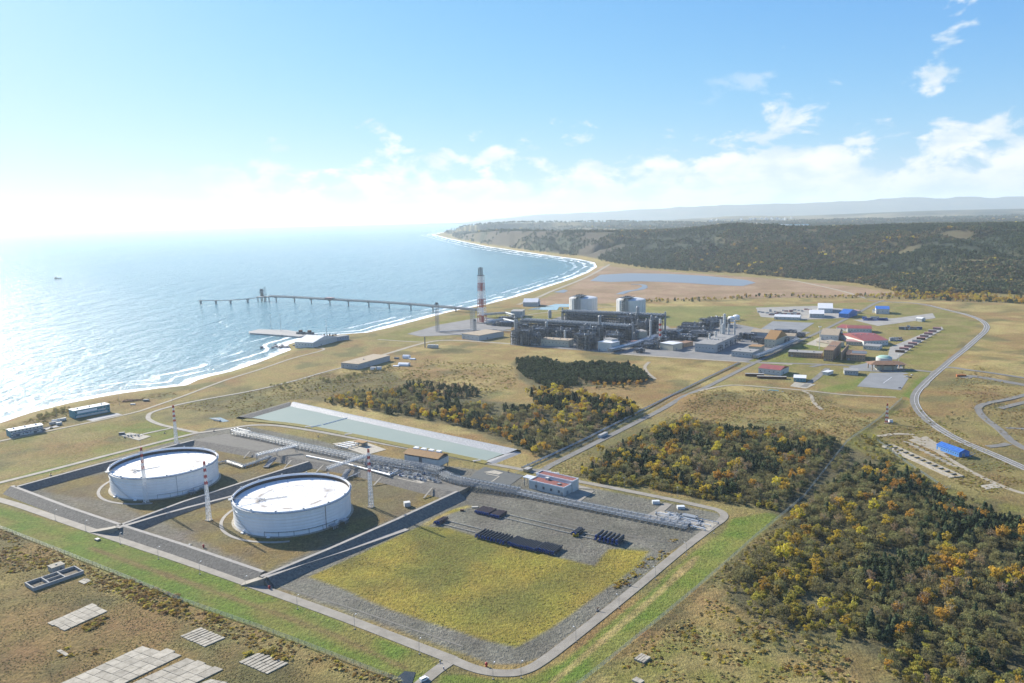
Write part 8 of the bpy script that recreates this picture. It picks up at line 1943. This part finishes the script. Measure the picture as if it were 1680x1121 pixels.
# shrubs and grass tussocks in the open ground
def tuft(key, seed, n=12, s=.3, w=1.2):
    r = np.random.default_rng(seed); P_ = np.stack([r.normal(0, .34 * w, n), r.normal(0, .34 * w, n), r.uniform(.05, .5, n)], 1); P_[:, 2] *= np.clip(1.2 - np.hypot(P_[:, 0], P_[:, 1]), .1, 1); D_ = r.normal(size=(n, 3)) * .5; D_[:, 2] = np.abs(D_[:, 2]) + (1.1 if n < 20 else .9)
    return mesh_np('tuft', quads(P_, D_ / np.linalg.norm(D_, axis=1, keepdims=True), np.full(n, s), .9, r), LM[key])
tp = [[tuft('straw', 1)], [tuft('green', 2)], [tuft('shrub', 3, 40, .2, 1.0)], [tuft('rust', 4, 40, .2, 1.0)], [tuft('willow', 5, 40, .2)], [tuft('moor', 6)]]
TUFTS = []
def tufts(pix, spacing, seed, mix, lo, hi, thr=.0, patch=12):
    X, Y = scatter(pix, spacing, seed, 1.0); r = random.Random(seed); nz = fbm(X, Y, patch, 3, seed); gz = ground_h(X, Y)
    for x, y, m_, g in zip(X, Y, nz, gz):
        if m_ < thr: continue
        TUFTS.append((x, y, g - .25, r.uniform(0, 6.28), r.uniform(lo, hi), r.choice(mix)))
FRONT = [(-200, 860), (0, 870), (330, 1003), (500, 1064), (668, 1120), (640, 1180), (-200, 1180)]
tufts(FRONT, 1.7, 1, (5, 5, 5, 0, 5, 5, 1), .3, .62, .40); tufts([(-100, 850), (0, 870), (200, 950), (330, 1003), (500, 1064), (668, 1120), (600, 1118), (470, 1078), (320, 1026), (180, 975), (0, 900), (-100, 880)], 2.2, 2, (0, 2, 2, 0, 0, 3), .7, 1.9, .44)
tufts([(0, 900), (60, 915), (100, 925), (60, 935), (0, 940), (-60, 930)], 2.4, 3, (3, 2, 0), 1.0, 2.2, .40); tufts([(190, 940), (300, 985), (320, 1010), (250, 1000), (180, 965)], 3, 4, (2, 2, 3), 1.6, 3.2, .44)
tufts([(136, 1030), (165, 1012), (180, 1012), (150, 1032)], 1.8, 5, (2, 3), 1.5, 2.6); tufts([(395, 1073), (440, 1068), (470, 1076), (470, 1085), (430, 1076)], 3.5, 6, (2, 2, 4), 2, 3.4, .40); tufts([(340, 1005), (370, 1012), (372, 1028), (345, 1022)], 3, 7, (2, 3), 1.8, 3.2); tufts([(100, 1063), (120, 1070), (180, 1060), (170, 1085), (100, 1075)], 5, 8, (2, 3, 4), 1.2, 2.6, .45)
tufts([(508, 946), (690, 862), (740, 867), (835, 895), (975, 928), (1000, 900), (1066, 904), (1040, 932), (905, 1030), (848, 1060), (786, 1045), (640, 999)], 2.6, 9, (1, 0, 1, 1, 0), .35, .8, .52)
tufts([(1040, 932), (1066, 908), (1075, 915), (1110, 880), (1116, 884), (1070, 930), (1020, 965), (1005, 960)], 2.2, 10, (2, 0, 2), .8, 1.9, .44); tufts([(1000, 960), (1045, 935), (1055, 940), (1010, 968)], 2, 11, (2, 0), 1.0, 2.2)
tufts([(1285, 848), (1300, 860), (1180, 985), (1330, 1045), (1470, 1115), (1500, 1180), (900, 1180), (1110, 1020), (1230, 895)], 2.5, 12, (0, 0, 1, 5, 0, 2), .6, 1.5, .40); tufts([(1100, 1030), (1200, 1010), (1330, 1050), (1430, 1100), (1300, 1115), (1150, 1080)], 4.2, 13, (4, 2, 3, 0), 1.0, 2.6, .44)
tufts([(280, 668), (420, 640), (520, 614), (640, 600), (700, 612), (760, 655), (640, 660), (540, 660), (478, 656), (395, 684)], 4.0, 14, (0, 0, 3, 4), .8, 1.8, .44); tufts([(700, 590), (840, 600), (850, 640), (760, 650), (660, 620)], 5.0, 15, (0, 0, 4), 1.0, 2.4, .46); tufts([(1080, 700), (1150, 640), (1330, 645), (1440, 690), (1390, 725), (1200, 703)], 3.4, 16, (0, 0, 0, 3, 1), .8, 1.9, .40)
tufts([(250, 674), (20, 722), (-40, 740), (60, 770), (200, 735)], 4.2, 17, (0, 0, 1), .4, .9, .42); tufts([(1440, 690), (1500, 662), (1640, 748), (1700, 800), (1600, 810), (1440, 716)], 3.4, 18, (0, 4, 3, 1), .7, 1.8, .42); tufts([(1540, 640), (1620, 690), (1680, 740), (1680, 650), (1600, 600)], 4.5, 19, (0, 3, 0), .8, 2.0, .42)
tufts([(0, 706), (60, 684), (150, 662), (300, 640), (330, 636), (300, 645), (150, 672), (20, 716)], 4.5, 20, (3, 0, 4), .9, 2.0, .42); tufts([(880, 772), (960, 737), (1000, 730), (960, 775), (940, 785)], 2.6, 21, (0, 1), .6, 1.2, .3)
slabs_ = [[(77, 1023), (149, 991.5), (178, 1000), (104, 1036)], [(100, 1121), (232, 1061), (268, 1074), (160, 1140)], [(215, 1121), (294, 1086), (325, 1100), (262, 1140)], [(294, 1044), (329, 1030), (370, 1046), (335, 1062)], [(391, 1087), (426, 1070), (472, 1090), (439, 1107)], [(34, 962), (118, 929), (142, 941), (55, 974)]]
TX = np.array([(t[0], t[1]) for t in TUFTS]); kp = np.ones(len(TX), bool)
for s in slabs_: kp &= ~inside(TX[:, 0], TX[:, 1], [tuple(P(u, v)[:2]) for u, v in s])
TUFTS = [t for t, k_ in zip(TUFTS, kp) if k_]
planted('undergrowth', TUFTS, tp)
print('tufts', len(TUFTS))
